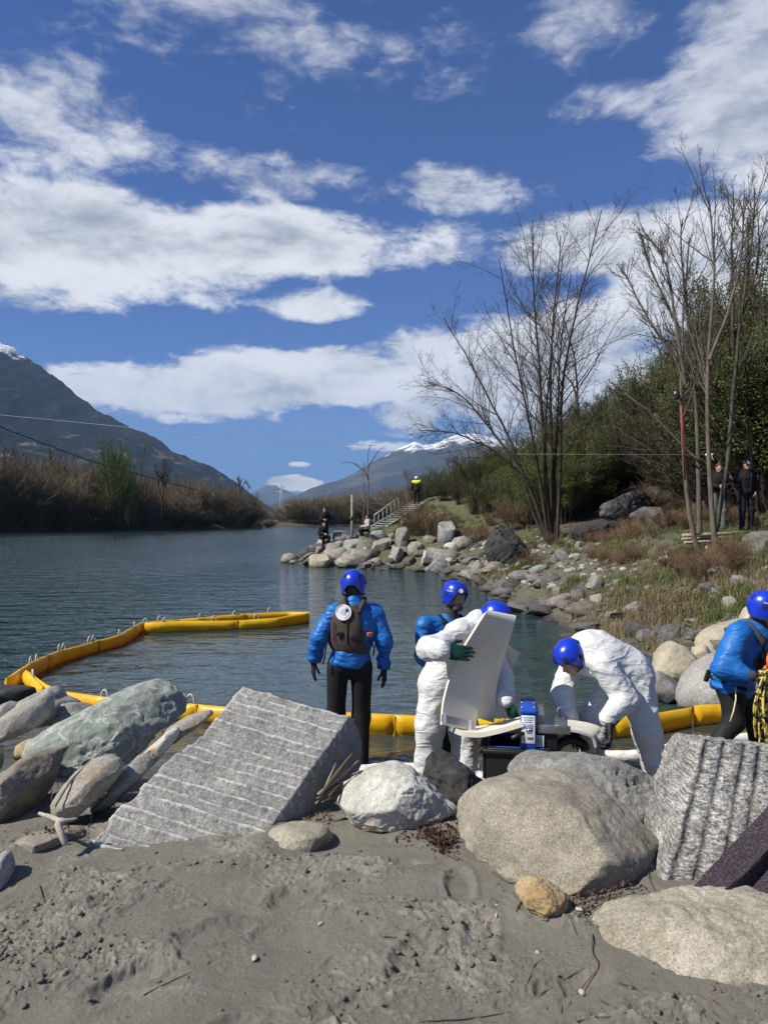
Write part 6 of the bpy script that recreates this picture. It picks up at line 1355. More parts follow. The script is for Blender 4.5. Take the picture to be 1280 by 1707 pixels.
# ------------------------------------------------------------------ foam pads and wringer machine
def sheet(L, R, th, n=8, m_=None):
    """a thick flexible strip between two edge curves"""
    L, R = np.array([A(q) for q in L]), np.array([A(q) for q in R]); k = m_ or len(L) * 6
    def smooth(C):
        t = np.linspace(0, 1, len(C)); tt = np.linspace(0, 1, k); o = np.stack([np.interp(tt, t, C[:, i]) for i in range(3)], -1)
        for _ in range(10): o[1:-1] = (o[:-2] + 2 * o[1:-1] + o[2:]) / 4
        return o
    L, R = smooth(L), smooth(R); w = np.linspace(0, 1, n); S = L[:, None] * (1 - w)[None, :, None] + R[:, None] * w[None, :, None]
    du = np.gradient(S, axis=0); dv = np.gradient(S, axis=1); N_ = np.cross(du, dv); N_ /= np.maximum(np.linalg.norm(N_, axis=2, keepdims=True), 1e-9)
    a, b_ = (S + N_ * th / 2).reshape(-1, 3), (S - N_ * th / 2).reshape(-1, 3); q = grid_faces(k, n); o = k * n
    ring = [i * n for i in range(k)] + [(k - 1) * n + j for j in range(1, n)] + [i * n + n - 1 for i in range(k - 2, -1, -1)] + [j for j in range(n - 2, 0, -1)]; ring = np.array(ring)
    side = np.stack([ring, np.roll(ring, -1), np.roll(ring, -1) + o, ring + o], -1)
    v = np.concatenate([a, b_]); bm = bmesh.new(); f = np.concatenate([q, q[:, ::-1] + o, side]); bm.free()
    return v, [f]
def fixn(o, sharp=40):
    bm = bmesh.new(); bm.from_mesh(o.data); bmesh.ops.recalc_face_normals(bm, faces=bm.faces[:]); bm.to_mesh(o.data); bm.free()
    try: o.data.set_sharp_from_angle(angle=rad(sharp))
    except Exception: pass
    return o
r = empty('foam_pad', P(765, 1215, 5.62), 'large folded cream foam pad held up by the left white-suited worker', 'foam pad')
v, f = sheet([P(735, 1208, 5.50), P(737, 1172, 5.55), P(748, 1130, 5.60), P(768, 1085, 5.58), P(795, 1042, 5.48), P(806, 1024, 5.45), P(812, 1018, 5.49), P(816, 1023, 5.54), P(808, 1046, 5.62), P(790, 1085, 5.74), P(778, 1130, 5.82), P(772, 1190, 5.84)],
             [P(790, 1219, 5.62), P(795, 1182, 5.69), P(805, 1148, 5.74), P(824, 1108, 5.72), P(846, 1066, 5.61), P(855, 1040, 5.56), P(859, 1027, 5.60), P(858, 1031, 5.66), P(850, 1060, 5.76), P(838, 1095, 5.86), P(826, 1140, 5.92), P(822, 1204, 5.92)], 0.024, 12, 90)
sh_ = fixn(part('sheet', v, f, M['foam'], r))
v, f = sheet([P(735, 1203, 5.482), P(736, 1190, 5.482)], [P(790, 1215, 5.602), P(791.5, 1202, 5.602)], 0.006, 6, 6); fixn(part('tape_band', v, f, M['foam_used'], r)).parent = sh_
for a, dd_ in (((741, 1191), 5.475), ((783, 1203), 5.575)):
    v, f = sheet([P(a[0] - 2.5, a[1] - 3, dd_), P(a[0] - 3, a[1] + 14, dd_)], [P(a[0] + 2.5, a[1] - 2, dd_), P(a[0] + 2.5, a[1] + 15, dd_)], 0.006, 3, 6); fixn(part('tape', v, f, M['tape'], r)).parent = sh_
v, f = sheet([P(838, 1073, 6.20), P(840, 1100, 6.22), P(838, 1135, 6.22)], [P(866, 1087, 6.18), P(858, 1108, 6.2), P(846, 1128, 6.22)], 0.02, 6, 12); fixn(part('far_end', v, f, M['foam'], r))
v, f = sheet([P(748, 1213, 5.52), P(770, 1224, 5.48), P(800, 1226, 5.46), P(835, 1218, 5.44), P(872, 1207, 5.42)], [P(752, 1205, 5.84), P(775, 1214, 5.84), P(805, 1214, 5.82), P(838, 1206, 5.80), P(874, 1196, 5.78)], 0.036, 8, 40); fixn(part('feeding_end', v, f, M['foam'], r))
r = empty('foam_pad', P(985, 1240, 5.5), 'wrung-out foam pad drooping from the right side of the blue machine', 'foam pad')
v, f = sheet([P(890, 1212, 5.46), P(930, 1214, 5.44), P(965, 1220, 5.42), P(988, 1228, 5.42), P(992, 1246, 5.44)], [P(905, 1200, 5.78), P(945, 1201, 5.76), P(980, 1206, 5.74), P(1003, 1214, 5.72), P(1006, 1236, 5.72)], 0.018, 8, 40); fixn(part('sheet', v, f, M['foam_used'], r))
v, f = sheet([P(940, 1235, 5.40), P(965, 1222, 5.395)], [P(940, 1238, 5.40), P(966, 1226, 5.395)], 0.004, 3, 6)
r = empty('plastic_bag', P(1000, 1255, 5.55), 'clear crumpled plastic hanging below the black-gloved hand', 'plastic bag')
fd = Field(0.03); fd.chain([P(1006, 1216, 5.52), P(1000, 1232, 5.52), P(999, 1258, 5.53)], (0.018, 0.030, 0.026)); v, q = fd.mesh(0.008); v = crumple(v, q, 0.012, 16, 5); part('film', v, q, cloth('thin_plastic', (0.36, 0.38, 0.39), 0.15, 50, 0.8, 0.01, 0.8, 0.1, 16, 0.3), r)

dm = 5.42; mb = P(880, 1300, dm); r = empty('wringer_machine', mb, 'blue and black foam wringer with a white label between the two white-suited workers', 'machine')
Rm = rotz(-0.18); ax_, ay_ = Rm[:, 0], Rm[:, 1]
def mp(px, py, off=0.0): return A(P(px, py, dm)) + ay_ * off
tubc = mp(865, 1275, 0.24)
tw, tdp, th_ = 0.46, 0.42, 0.24; zt = P(0, 1252, dm).z
def wall(name, c, s, mat, bev=0.006, parent=None, rot=Rm):
    v, f = box(c, s, rot, bev); o = part(name, v, f, mat, r)
    if parent is not None: o.parent = parent
    return o
c0 = A((P(868, 0, dm).x, dm + 0.22, zt))
tub = wall('tub', c0 + A((0, 0, -0.22)), (tw - 0.06, tdp - 0.06, 0.02), M['black_plastic'])
for s in (-1, 1):
    wall('tub_side', c0 + ax_ * (s * tw / 2) + A((0, 0, -0.11)), (0.02, tdp, 0.22), M['black_plastic'], 0.004, tub); wall('tub_side', c0 + ay_ * (s * tdp / 2) + A((0, 0, -0.11)), (tw - 0.03, 0.02, 0.22), M['black_plastic'], 0.004, tub)
    wall('rim', c0 + ax_ * (s * (tw / 2)) + A((0, 0, 0.004)), (0.05, tdp + 0.06, 0.022), M['black_plastic'], 0.006, tub); wall('rim', c0 + ay_ * (s * (tdp / 2)) + A((0, 0, 0.004)), (tw - 0.052, 0.05, 0.022), M['black_plastic'], 0.006, tub); wall('rim_trim', c0 + ax_ * (s * (tw / 2 - 0.03)) + A((0, 0, 0.006)), (0.014, tdp - 0.05, 0.022), M['blue_metal'], 0.004, tub); wall('rim_trim', c0 + ay_ * (s * (tdp / 2 - 0.03)) + A((0, 0, 0.006)), (tw - 0.08, 0.014, 0.022), M['blue_metal'], 0.004, tub)
    wall('rim_edge', c0 + ax_ * (s * (tw / 2 + 0.022)) + A((0, 0, -0.012)), (0.024, tdp + 0.07, 0.03), M['black_plastic'], 0.006, tub); wall('rim_edge', c0 + ay_ * (s * (tdp / 2 + 0.022)) + A((0, 0, -0.012)), (tw + 0.02, 0.024, 0.03), M['black_plastic'], 0.006, tub)
    for t in (-1, 1): wall('leg', c0 + ax_ * (s * 0.20) + ay_ * (t * 0.18) + A((0, 0, -0.29)), (0.045, 0.045, 0.20), M['black_plastic'], 0.006)
ph = (1256 - 1190) / F * dm; pc = A(P(880, 1223, dm))
post = wall('frame_post', pc + ay_ * 0.03, (0.115, 0.05, ph), M['blue_metal'], 0.006); wall('frame_post', pc + ay_ * 0.36, (0.115, 0.05, ph), M['blue_metal'], 0.006)
lab = wall('label_plate', pc + ay_ * 0.002 + A((0, 0, 0.03)), (0.098, 0.004, ph * 0.70), M['label'], 0.001, post)
def ink(dx, dz, w_, h_, mat, th=0.0015): wall('print', pc + ay_ * (-0.0012) + ax_ * dx + A((0, 0, dz)), (w_, th, h_), mat, 0, post)
for j in range(3): ink(0.0, 0.118 - j * 0.016, 0.078 - 0.012 * j, 0.005, M['ink_blue'])
for j in range(3): ink(0.004, 0.066 - j * 0.010, 0.066, 0.0035, M['ink_blue'])
ink(0.008, 0.026, 0.046, 0.026, M['ink']); ink(0.008, 0.026, 0.030, 0.016, M['label'], 0.003); ink(0.008, 0.027, 0.012, 0.010, M['ink'], 0.004); ink(0.008, 0.004, 0.040, 0.005, M['ink'])
ink(0.014, -0.030, 0.05, 0.006, M['ink']); ink(0.014, -0.040, 0.04, 0.005, M['ink'])
tri = np.array([[-0.042, -0.050], [-0.018, -0.050], [-0.030, -0.026]]); tv = np.concatenate([[pc + ax_ * a + ay_ * -0.001 + A((0, 0, b_)) for a, b_ in tri], [pc + ax_ * a + ay_ * -0.003 + A((0, 0, b_)) for a, b_ in tri]])
o = part('warning_sign', tv, [np.array([[0, 1, 4, 3], [1, 2, 5, 4], [2, 0, 3, 5]]), np.array([[3, 4, 5], [0, 2, 1]])], M['yellow_ink'], r); o.parent = post
zc = P(0, 1190, dm).z
wall('top_beam', A(P(880, 0, dm)) * A((1, 1, 0)) + ay_ * 0.195 + A((0, 0, zc + 0.012)), (0.118, 0.40, 0.022), M['blue_metal'], 0.004)
wall('cover', A(P(880, 0, dm)) * A((1, 1, 0)) + ax_ * 0.09 + ay_ * 0.195 + A((0, 0, zc - 0.035)), (0.055, 0.30, 0.06), M['steel'], 0.004)
for j, (sx_, zz) in enumerate(((0.0, -0.055), (0.0, -0.125))):
    ca = A(P(880, 0, dm)) * A((1, 1, 0)) + ax_ * sx_ + A((0, 0, zc + zz)); v, f = tube([ca + ay_ * 0.05, ca + ay_ * 0.34], 0.032, 20); part('roller', v, f, M['steel'], r)
for s_ in (0.05, 0.2, 0.34):
    for e in (-0.045, 0.045):
        ca = A(P(880, 0, dm)) * A((1, 1, 0)) + ax_ * e + ay_ * s_ + A((0, 0, zc + 0.023)); v, f = tube([ca, ca + A((0, 0, 0.016))], 0.006, 6); part('bolt', v, f, M['steel'], r)
wall('outfeed_tray', A(P(921, 1216, dm)) + ay_ * 0.18, (0.22, 0.36, 0.010), M['steel'], 0.003); wall('tray_side', A(P(923, 1216, dm)) + ay_ * (-0.004), (0.235, 0.006, 0.062), M['steel'], 0.002)
wall('motor', A(P(911, 1240, dm)) + ay_ * 0.12, (0.16, 0.18, 0.16), M['black_plastic'], 0.012); wl = wall('motor_plate', A(P(900, 1237, dm)) + ay_ * 0.024, (0.055, 0.004, 0.085), M['label'], 0.001)
for j in range(3): wall('print', A(P(897 + 3 * j, 1236 + 2 * j, dm)) + ay_ * 0.020, (0.004, 0.002, 0.05), M['ink'], 0, wl)
v, f = tube([mp(873, 1222, 0.02), mp(853, 1229, -0.03)], 0.016, 10); part('crank_handle', v, f, M['black_plastic'], r)
pts = []; rads = []
for k in range(40):
    a = k / 39; ang = math.pi * 0.98 * (1 - a) + 0.25; pts.append(A(P(952, 1256, 5.62)) + A((0.12 * math.cos(ang), 0.04 * a, 0.10 * math.sin(ang)))); rads.append(0.034 + 0.005 * (k % 2))
ho = empty('ribbed_hose', P(952, 1262, 5.62), 'black ribbed hose arching under the drooping foam pad', 'hose'); v, f = tube(pts, rads, 14); part('tube', v, f, M['black_plastic'], ho)

# ------------------------------------------------------------------ floating booms
PROF = [(0.200, 0.004), (0.190, 0.020), (0.165, 0.042), (0.12, 0.055), (0.07, 0.052), (0.03, 0.034), (0.0, 0.016), (-0.06, 0.008), (-0.22, 0.006)]
def wl(px, py, z=0.2): dd = (CZ - z) * F / (py - HOR); return np.array([(px - 640) / F * dd, dd])
def boom(label, path, top_from, handles, seed, seg=1.15, H=1.0, sides=(-1,)):
    path = np.array(path); L = np.concatenate([[0], np.cumsum(np.linalg.norm(np.diff(path, axis=0), axis=1))]); n = max(2, int(round(L[-1] / seg))); rng = np.random.default_rng(seed)
    root = empty('oil_boom', (path[0][0], path[0][1], 0), label, 'oil boom')
    def at(s): return np.array([np.interp(s, L, path[:, 0]), np.interp(s, L, path[:, 1])])
    cuts = np.linspace(0, L[-1], n + 1)
    for i in range(n):
        m_ = 22; s = np.linspace(cuts[i], cuts[i + 1], m_); pts = np.array([at(x) for x in s]); t = np.gradient(pts, axis=0); t /= np.linalg.norm(t, axis=1)[:, None]; nn = np.stack([-t[:, 1], t[:, 0]], -1)
        e = np.linspace(0, 1, m_); fat = 0.12 + 0.88 * np.clip(np.minimum(e, 1 - e) / 0.05, 0, 1) ** 0.6; wob = 0.010 * fbm(xyz(s * 3, seed), 3, seed)
        ring = []
        for (z, w_) in [(a, b_) for a, b_ in PROF] + [(a, -b_) for a, b_ in PROF[::-1]]:
            fold = 0.006 * fbm(xyz(s * 9, z * 14, seed + i), 3, seed + 1) if z > 0 else 0
            ring.append(np.concatenate([pts + nn * (w_ * fat + wob + fold)[:, None], np.full((m_, 1), z * H) + 0.012 * np.sin(s * 2.2 + seed)[:, None] * (z > 0)], 1))
        R_ = np.stack(ring, 1); k = R_.shape[1]; v = R_.reshape(-1, 3); q = []
        I, J = np.meshgrid(np.arange(m_ - 1), np.arange(k), indexing='ij'); J2 = (J + 1) % k; q = np.stack([I * k + J, I * k + J2, (I + 1) * k + J2, (I + 1) * k + J], -1).reshape(-1, 4)
        o = fixn(part('panel', v, [q], M['pvc'], root), 60)
    for c in cuts[1:-1]:
        a = at(c); t = at(c + 0.02) - at(c - 0.02); t /= np.linalg.norm(t); v, f = box((a[0], a[1], 0.035 * H), (0.035, 0.052, 0.315 * H), rotz(math.atan2(t[1], t[0])), 0.01); part('joint', v, f, M['seam'], root)
    for hp in handles:
        k = np.argmin(np.linalg.norm(path - hp, axis=1)); s0 = L[k] + 0.001; a = hp; t = at(s0 + 0.05) - at(s0 - 0.05); t /= max(np.linalg.norm(t), 1e-6); th = np.linspace(0, math.pi, 14)
        pts = np.stack([a[0] + t[0] * 0.048 * np.cos(th), a[1] + t[1] * 0.048 * np.cos(th), 0.19 * H + 0.098 * np.sin(th)], -1)
        v, f = tube(pts, 0.011, 6); part('handle', v, f, M['handle'], root)
    return root
near = [wl(x, y) for x, y in ((48, 1119), (75, 1138), (105, 1152), (170, 1163), (240, 1167), (310, 1171), (372, 1176), (500, 1186), (620, 1191), (690, 1193), (800, 1196), (900, 1197), (1000, 1199), (1085, 1192), (1152, 1178))]
boom('yellow oil boom running along the near shore behind the standing men', near, 0, [wl(175, 1163), wl(305, 1171), wl(318, 1171)], 3)
boom('yellow oil boom piece bending ashore behind the right-hand man', [wl(1156, 1178), wl(1200, 1175), wl(1240, 1180), wl(1290, 1196), wl(1340, 1225)], 0, [], 9, 1.6, 1.05)
outer = [wl(12, 1128), wl(48, 1107), wl(100, 1084), wl(150, 1070), wl(200, 1058), wl(222, 1046), wl(235, 1037), wl(262, 1034), wl(330, 1030), wl(430, 1022), wl(482, 1018.5), wl(516, 1019.5)]
boom('orange-yellow oil boom reaching from the left rocks far out to its tip', outer, 0, [wl(52, 1105), wl(62, 1101), wl(100, 1084), wl(107, 1082), wl(150, 1070), wl(157, 1068), wl(200, 1058), wl(225, 1044), wl(267, 1034), wl(335, 1030), wl(392, 1025), wl(450, 1020)], 5, 1.6)
inner = [wl(241, 1038.5), wl(270, 1038), wl(310, 1036), wl(350, 1034.5), wl(400, 1033), wl(460, 1030), wl(515, 1022)]
boom('bright yellow oil boom closing the far end in front of the outer boom', inner, 0, [wl(243, 1038.5), wl(275, 1037.5), wl(357, 1034), wl(427, 1031)], 7, 1.5)
boom('short yellow boom tail hanging inside the left corner', [wl(44, 1118), wl(60, 1133), wl(72, 1143)], 0, [wl(55, 1128)], 8, 1.2)
# white absorbent boom lying at the water's edge
def low(px, py, z=0.05): dd = (CZ - z) * F / (py - HOR); return (((px - 640) / F * dd), dd, z)
def sausage(label, pts, rad_, seed):
    pts = np.array(pts); t = np.linspace(0, 1, len(pts)); tt = np.linspace(0, 1, 60); q_ = np.stack([np.interp(tt, t, pts[:, i]) for i in range(3)], -1)
    for _ in range(6): q_[1:-1] = (q_[:-2] + 2 * q_[1:-1] + q_[2:]) / 4
    rr2 = rad_ * (1 + 0.18 * fbm(xyz(tt * 14, seed), 3, seed)); rr2[0] *= 0.3; rr2[-1] *= 0.3
    v, f = tube(q_, rr2, 16); v = crumple(v, f, 0.006, 14, seed); r = empty('absorbent_boom', tuple(pts[0]), label, 'absorbent boom'); part('sleeve', v, f, M['sorbent'], r)
sausage('white absorbent boom on the wet shore beside the right white-suited worker', [low(1000, 1262), low(1040, 1262), (low(1075, 1260)), low(1110, 1252), low(1150, 1243), low(1195, 1237), low(1235, 1232), low(1300, 1230)], 0.058, 4)
sausage('white absorbent boom lying left behind the white-suited workers', [low(600, 1284), low(650, 1279), low(690, 1281), low(730, 1284), low(800, 1280)], 0.045, 6)

# ------------------------------------------------------------------ blanket, driftwood, litter
def lattice(c00, c10, c01, c11, n, m_, fn):
    c00, c10, c01, c11 = map(A, (c00, c10, c01, c11)); u, w = np.meshgrid(np.linspace(0, 1, n), np.linspace(0, 1, m_), indexing='ij')
    S = (c00 * (1 - u[..., None]) + c10 * u[..., None]) * (1 - w[..., None]) + (c01 * (1 - u[..., None]) + c11 * u[..., None]) * w[..., None]
    N_ = nrm(np.cross(c10 - c00, c01 - c00)); N_ = N_ if N_[1] < 0 else -N_; return S + N_ * fn(u, w, S)[..., None], N_
S, N_ = lattice(P(1146, 1486, 2.93), P(1300, 1322, 3.32), P(1300, 1500, 2.86), P(1450, 1330, 3.2), 70, 60, lambda u, w, S: 0.035 * np.exp(-((w - 0.42 - 0.1 * u) / 0.05) ** 2) - 0.030 * np.exp(-((w - 0.56) / 0.06) ** 2) + 0.02 * fbm(S * 5, 3, 4) + 0.012 * np.sin(u * 9 + w * 5) * w)
k = 70 * 60; a = S.reshape(-1, 3); b_ = a - N_ * 0.008; q = grid_faces(70, 60); ring = [i * 60 for i in range(70)] + [69 * 60 + j for j in range(1, 60)] + [i * 60 + 59 for i in range(68, -1, -1)] + [j for j in range(58, 0, -1)]; ring = np.array(ring)
r = empty('wool_blanket', P(1230, 1480, 2.9), 'dark purple-grey wool blanket draped over the upright slab at right', 'blanket')
fixn(part('cloth', np.concatenate([a, b_]), [np.concatenate([q, q[:, ::-1] + k, np.stack([ring, np.roll(ring, -1), np.roll(ring, -1) + k, ring + k], -1)])], M['blanket'], r), 50)
M['driftwood'] = bark('bleached_wood', (0.42, 0.38, 0.32), 0.2); M['stick'] = bark('brown_stick', (0.10, 0.075, 0.055), 0.3); M['stick_grey'] = bark('grey_stick', (0.24, 0.20, 0.165), 0.3)
def stick(name, pts, rads, mat, label, cat='stick', group=None, n=8, seed=0, sub=None):
    pts = np.array([A(q) for q in pts]); t = np.linspace(0, 1, len(pts)); tt = np.linspace(0, 1, 18); q_ = np.stack([np.interp(tt, t, pts[:, i]) for i in range(3)], -1)
    for _ in range(2): q_[1:-1] = (q_[:-2] + 2 * q_[1:-1] + q_[2:]) / 4
    q_ += 0.25 * np.array(rads).max() * np.stack([fbm(xyz(tt * 6 + 3 * i, seed), 3, seed + i) for i in range(3)], -1)
    v, f = tube(q_, np.interp(tt, np.linspace(0, 1, len(rads)), rads), n); r = empty(name, tuple(q_.min(0)), label, cat, group); part('wood', v, f, mat, r); return r
stick('driftwood', [P(110, 1408, 3.42), P(104, 1392, 3.42), P(96, 1374, 3.45), P(103, 1367, 3.48), P(108, 1375, 3.48)], (0.014, 0.016, 0.018, 0.016, 0.010), M['driftwood'], 'bleached knuckled driftwood stick at the foot of the oval boulder', 'driftwood')
stick('driftwood', [P(66, 1356, 3.55), P(85, 1362, 3.5), P(104, 1370, 3.46), P(130, 1364, 3.5)], (0.008, 0.012, 0.013, 0.006), M['driftwood'], 'thin bleached stick crossing the knuckled driftwood', 'driftwood')
stick('stick', [P(92, 1345, 3.72), P(118, 1300, 3.78), P(150, 1270, 3.9), P(172, 1250, 4.1)], (0.006, 0.007, 0.006, 0.003), M['stick_grey'], 'slender grey stick lying along the oval boulder')
rk = random.Random(6)
for i, (a, b_, c) in enumerate([((540, 1318), (565, 1285), (588, 1256)), ((530, 1325), (560, 1300), (598, 1268)), ((528, 1332), (556, 1310), (585, 1296)), ((534, 1330), (548, 1300), (560, 1272)), ((536, 1338), (566, 1322), (596, 1312)), ((526, 1340), (552, 1316), (574, 1300)), ((548, 1328), (570, 1302), (604, 1284))]):
    stick('driftwood', [P(*a, 3.98), P(*b_, 4.02), P(*c, 4.10)], (0.010, 0.012, 0.006) if i < 2 else (0.006, 0.007, 0.003), M['stick_grey' if i % 2 else 'stick'], 'weathered stick in the driftwood heap between slab and whitish rock', 'driftwood', 'driftwood heap beside the slab', seed=i)
# twigs lying on the sand
def ground_twig(pts, r0, label, group, seed):
    w = []
    for (px, py) in pts:
        dd = 1.55 * F / (py - HOR)
        for _ in range(4): x = (px - 640) / F * dd; zz = sand_z(x, dd); dd = (CZ - zz) * F / (py - HOR)
        w.append((x, dd, zz + r0 * 0.8 + rk.uniform(0, 0.004)))
    return stick('twig', w, (r0, r0 * 0.8, r0 * 0.35), M['stick'], label, 'twig', group, 5, seed)
TW = [[(990, 1560), (985, 1590), (1000, 1612), (975, 1640), (945, 1680)], [(900, 1660), (935, 1640), (970, 1615)], [(935, 1690), (940, 1660), (925, 1632)], [(880, 1640), (890, 1610), (905, 1600)], [(820, 1455), (850, 1475), (880, 1470)], [(860, 1520), (872, 1495), (866, 1470)], [(950, 1545), (1000, 1500), (1060, 1490)], [(960, 1530), (1010, 1505), (1040, 1470)],
      [(1000, 1480), (1012, 1500), (1008, 1520)], [(640, 1563), (690, 1570), (700, 1571)], [(960, 1705), (1010, 1696), (1080, 1702)], [(1080, 1455), (1085, 1475), (1095, 1490)], [(700, 1706), (780, 1700), (850, 1690)], [(1160, 1660), (1190, 1670), (1215, 1690)], [(1145, 1600), (1150, 1615), (1148, 1632)], [(660, 1370), (720, 1366), (770, 1362)], [(740, 1410), (760, 1430), (785, 1442)],
      [(1000, 1670), (1040, 1690), (1060, 1688)], [(0, 1597), (8, 1585), (14, 1575)], [(66, 1478), (70, 1492), (74, 1505)], [(870, 1490), (960, 1488), (1000, 1492)], [(1030, 1640), (1060, 1650), (1100, 1690)], [(930, 1500), (950, 1530), (960, 1560)], [(720, 1620), (745, 1600), (790, 1590)], [(240, 1660), (280, 1640), (320, 1622)]]
for i, t in enumerate(TW): ground_twig(t, rk.uniform(0.0016, 0.0034), 'thin dark twig lying on the grey sand', 'twigs on the sand', i)
ground_twig([(730, 1405), (742, 1425), (762, 1436)], 0.004, 'pale curved twig on the sand below the leaf litter', None, 77)
# leaf litter and small shells
M['litter'] = leaf_mat('dead_leaf', (0.085, 0.055, 0.042), (0.20, 0.13, 0.10), 0.0)
rl = np.random.default_rng(4)
def litter(label, boxes, n, size):
    P_ = []
    while len(P_) < n:
        (px, py, rx, ry, d0) = boxes[rl.integers(len(boxes))]; a, b2 = px + rl.normal() * rx, py + rl.normal() * ry; dd = 1.55 * F / (b2 - HOR); x = (a - 640) / F * dd
        if dd < 4.6: P_.append((x, dd, sand_z(x, dd) + rl.uniform(0.002, 0.03)))
    P_ = np.array(P_); v, f = leaves(rl, np.stack([P_, P_ + 1e-4], 1), n, size, 0.003); link('leaf_litter', mesh_np('leaf_litter', v, f, False), M['litter'], None, label, 'leaf litter', None, 'stuff')
litter('brown dead leaves piled at the foot of the whitish rock', [(725, 1382, 22, 10, 0), (738, 1402, 10, 8, 0)], 500, 0.028)
litter('brown dead leaves caught beside the slab and the rounded boulder', [(528, 1342, 16, 6, 0), (1020, 1500, 30, 10, 0), (95, 1395, 30, 6, 0), (960, 1520, 20, 8, 0)], 320, 0.022)
M['shell'] = simple('pale_pebble', (0.38, 0.36, 0.29), 0.6, 0.1)
for i, (px, py) in enumerate([(828, 1516), (828, 1534), (964, 1532), (978, 1518), (1002, 1503), (970, 1670), (896, 1586), (534, 1543), (424, 1600), (958, 1524)]):
    dd = 1.55 * F / (py - HOR); x = (px - 640) / F * dd; zz = sand_z(x, dd); s_ = 0.009 + 0.004 * (i % 3)
    o = link('pebble', stock_mesh(i % 9, M['shell'], True), None, None, 'tiny pale pebble lying on the sand', 'pebble', 'pale pebbles on the sand'); o.location = (x, dd, zz + s_ * 0.3); o.scale = (s_, s_ * 0.7, s_ * 0.5); o.rotation_euler = (0, 0, i)
# dry stalks between the left boulders
for i in range(16):
    a = rk.choice([(85, 1330), (90, 1290), (210, 1340), (78, 1310), (275, 1215), (150, 1350), (60, 1240)]); px, py = a[0] + rk.uniform(-12, 12), a[1] + rk.uniform(0, 10); dd = 3.95 + (1340 - py) / 130
    stick('dry_stalk', [P(px, py + 16, dd), P(px + rk.uniform(-3, 4), py - 10, dd), P(px + rk.uniform(-8, 10), py - rk.uniform(20, 40), dd)], (0.0022, 0.002, 0.001), M['stick_grey'], 'dry stalk growing between the boulders on the left', 'dry stalk', 'dry stalks between the left boulders', 4, i)

# ------------------------------------------------------------------ things on the banks
M['wood'] = bark('grey_timber', (0.26, 0.215, 0.165), 0.25); M['rail'] = simple('galvanised_rail', (0.42, 0.42, 0.40), 0.5, 0.1, metal=0.3); M['wire'] = simple('wire', (0.30, 0.30, 0.30), 0.6, 0.05); M['wire_dark'] = simple('dark_wire', (0.03, 0.03, 0.03), 0.7, 0.05); M['red'] = simple('red_paint', (0.26, 0.03, 0.015), 0.6, 0.3); M['log'] = bark('peeled_poles', (0.32, 0.27, 0.20), 0.25)
dp = 37.5; r = empty('wooden_post', P(587, 906, dp), 'tall weathered wooden post on the headland tip', 'post')
v, f = tube([P(587, 908, dp), P(587, 868, dp), P(587, 825, dp)], (0.075, 0.07, 0.062), 10); part('pole', v, f, M['wood'], r)
v, f = tube([P(586, 866, dp), P(586, 861, dp)], 0.11, 10); part('bracket', v, f, M['stick'], r)
for (a, b_) in (((588, 832), (650, 842)), ((588, 836), (660, 858)), ((588, 838), (606, 855))):
    rr3 = empty('guy_line', P(*a, dp), 'thin guy line running from the wooden post towards the stairway', 'wire', 'guy lines of the post'); v, f = tube([P(*a, dp), P((a[0] + b_[0]) / 2, (a[1] + b_[1]) / 2 + 2, dp + 3), P(*b_, dp + 6)], 0.014, 4); part('line', v, f, M['wire'], rr3)
# stairway up the headland slope
d0, d1 = hit(622, 884, 30), hit(704, 838, 30); d0 = min(d0, 44); d1 = max(min(d1, 52), d0 + 1.5)
r = empty('stairway', P(628, 884, d0), 'steel stairway with handrail climbing the grassy headland', 'stairway')
lo, hi = A(P(618, 886, d0)), A(P(704, 834, d1)); u = nrm(hi - lo); side = nrm(np.cross(u, A((0, 0, 1))))
for s in (0, 1.0): v, f = tube([lo + side * s * 0.9 - side * 0.45, hi + side * s * 0.9 - side * 0.45], 0.045, 6); part('stringer', v, f, M['rail'], r)
for i in range(14):
    c = lo + (hi - lo) * (0.06 + 0.067 * i); v, f = box(c - A((0, 0, 0.06)), (0.9, 0.26, 0.04), np.stack([side, nrm(np.cross(A((0, 0, 1)), side)), A((0, 0, 1))], -1), 0.005); part('step', v, f, M['rail'], r)
ra, rb = A(P(624, 859, d0)), A(P(664, 830, (d0 + d1) / 2)); v, f = tube([ra, rb], 0.04, 6); part('handrail', v, f, M['rail'], r)
for i in range(7):
    t = i / 6; a = ra + (rb - ra) * t; base = lo + (hi - lo) * (t * 0.48 + 0.08); v, f = tube([a, (a[0], a[1], a[2] - 1.0)], 0.014, 5); part('baluster', v, f, M['rail'], r)
v, f = tube([P(580, 908, dp), P(600, 895, dp + 2), P(620, 884, d0)], 0.03, 6); part('lower_rail', v, f, M['rail'], r)
# overhead lines
def wire(label, pts, rad_, mat, sag=0.0):
    pts = np.array([A(q) for q in pts]); t = np.linspace(0, 1, len(pts)); tt = np.linspace(0, 1, 24); q_ = np.stack([np.interp(tt, t, pts[:, i]) for i in range(3)], -1)
    for _ in range(3): q_[1:-1] = (q_[:-2] + 2 * q_[1:-1] + q_[2:]) / 4
    r = empty('cable', tuple(q_[0]), label, 'cable'); v, f = tube(q_, rad_, 5); part('strand', v, f, mat, r)
wire('pale cable strung high across the river', [P(-60, 686, 62), P(120, 703, 60), P(250, 716, 58), P(420, 730, 56), P(625, 743, 54)], 0.018, M['wire'])
wire('dark cable dipping towards the left bank thicket', [P(-60, 690, 90), P(0, 711, 95), P(80, 742, 100), P(160, 772, 108), P(230, 790, 116), P(330, 818, 130)], 0.075, M['wire_dark'])
wire('white cord stretched from the tied ash trunk across the bushes', [P(860, 757, 17.5), P(1000, 757.5, 16.8), P(1178, 758, dB)], 0.0028, M['wire'])
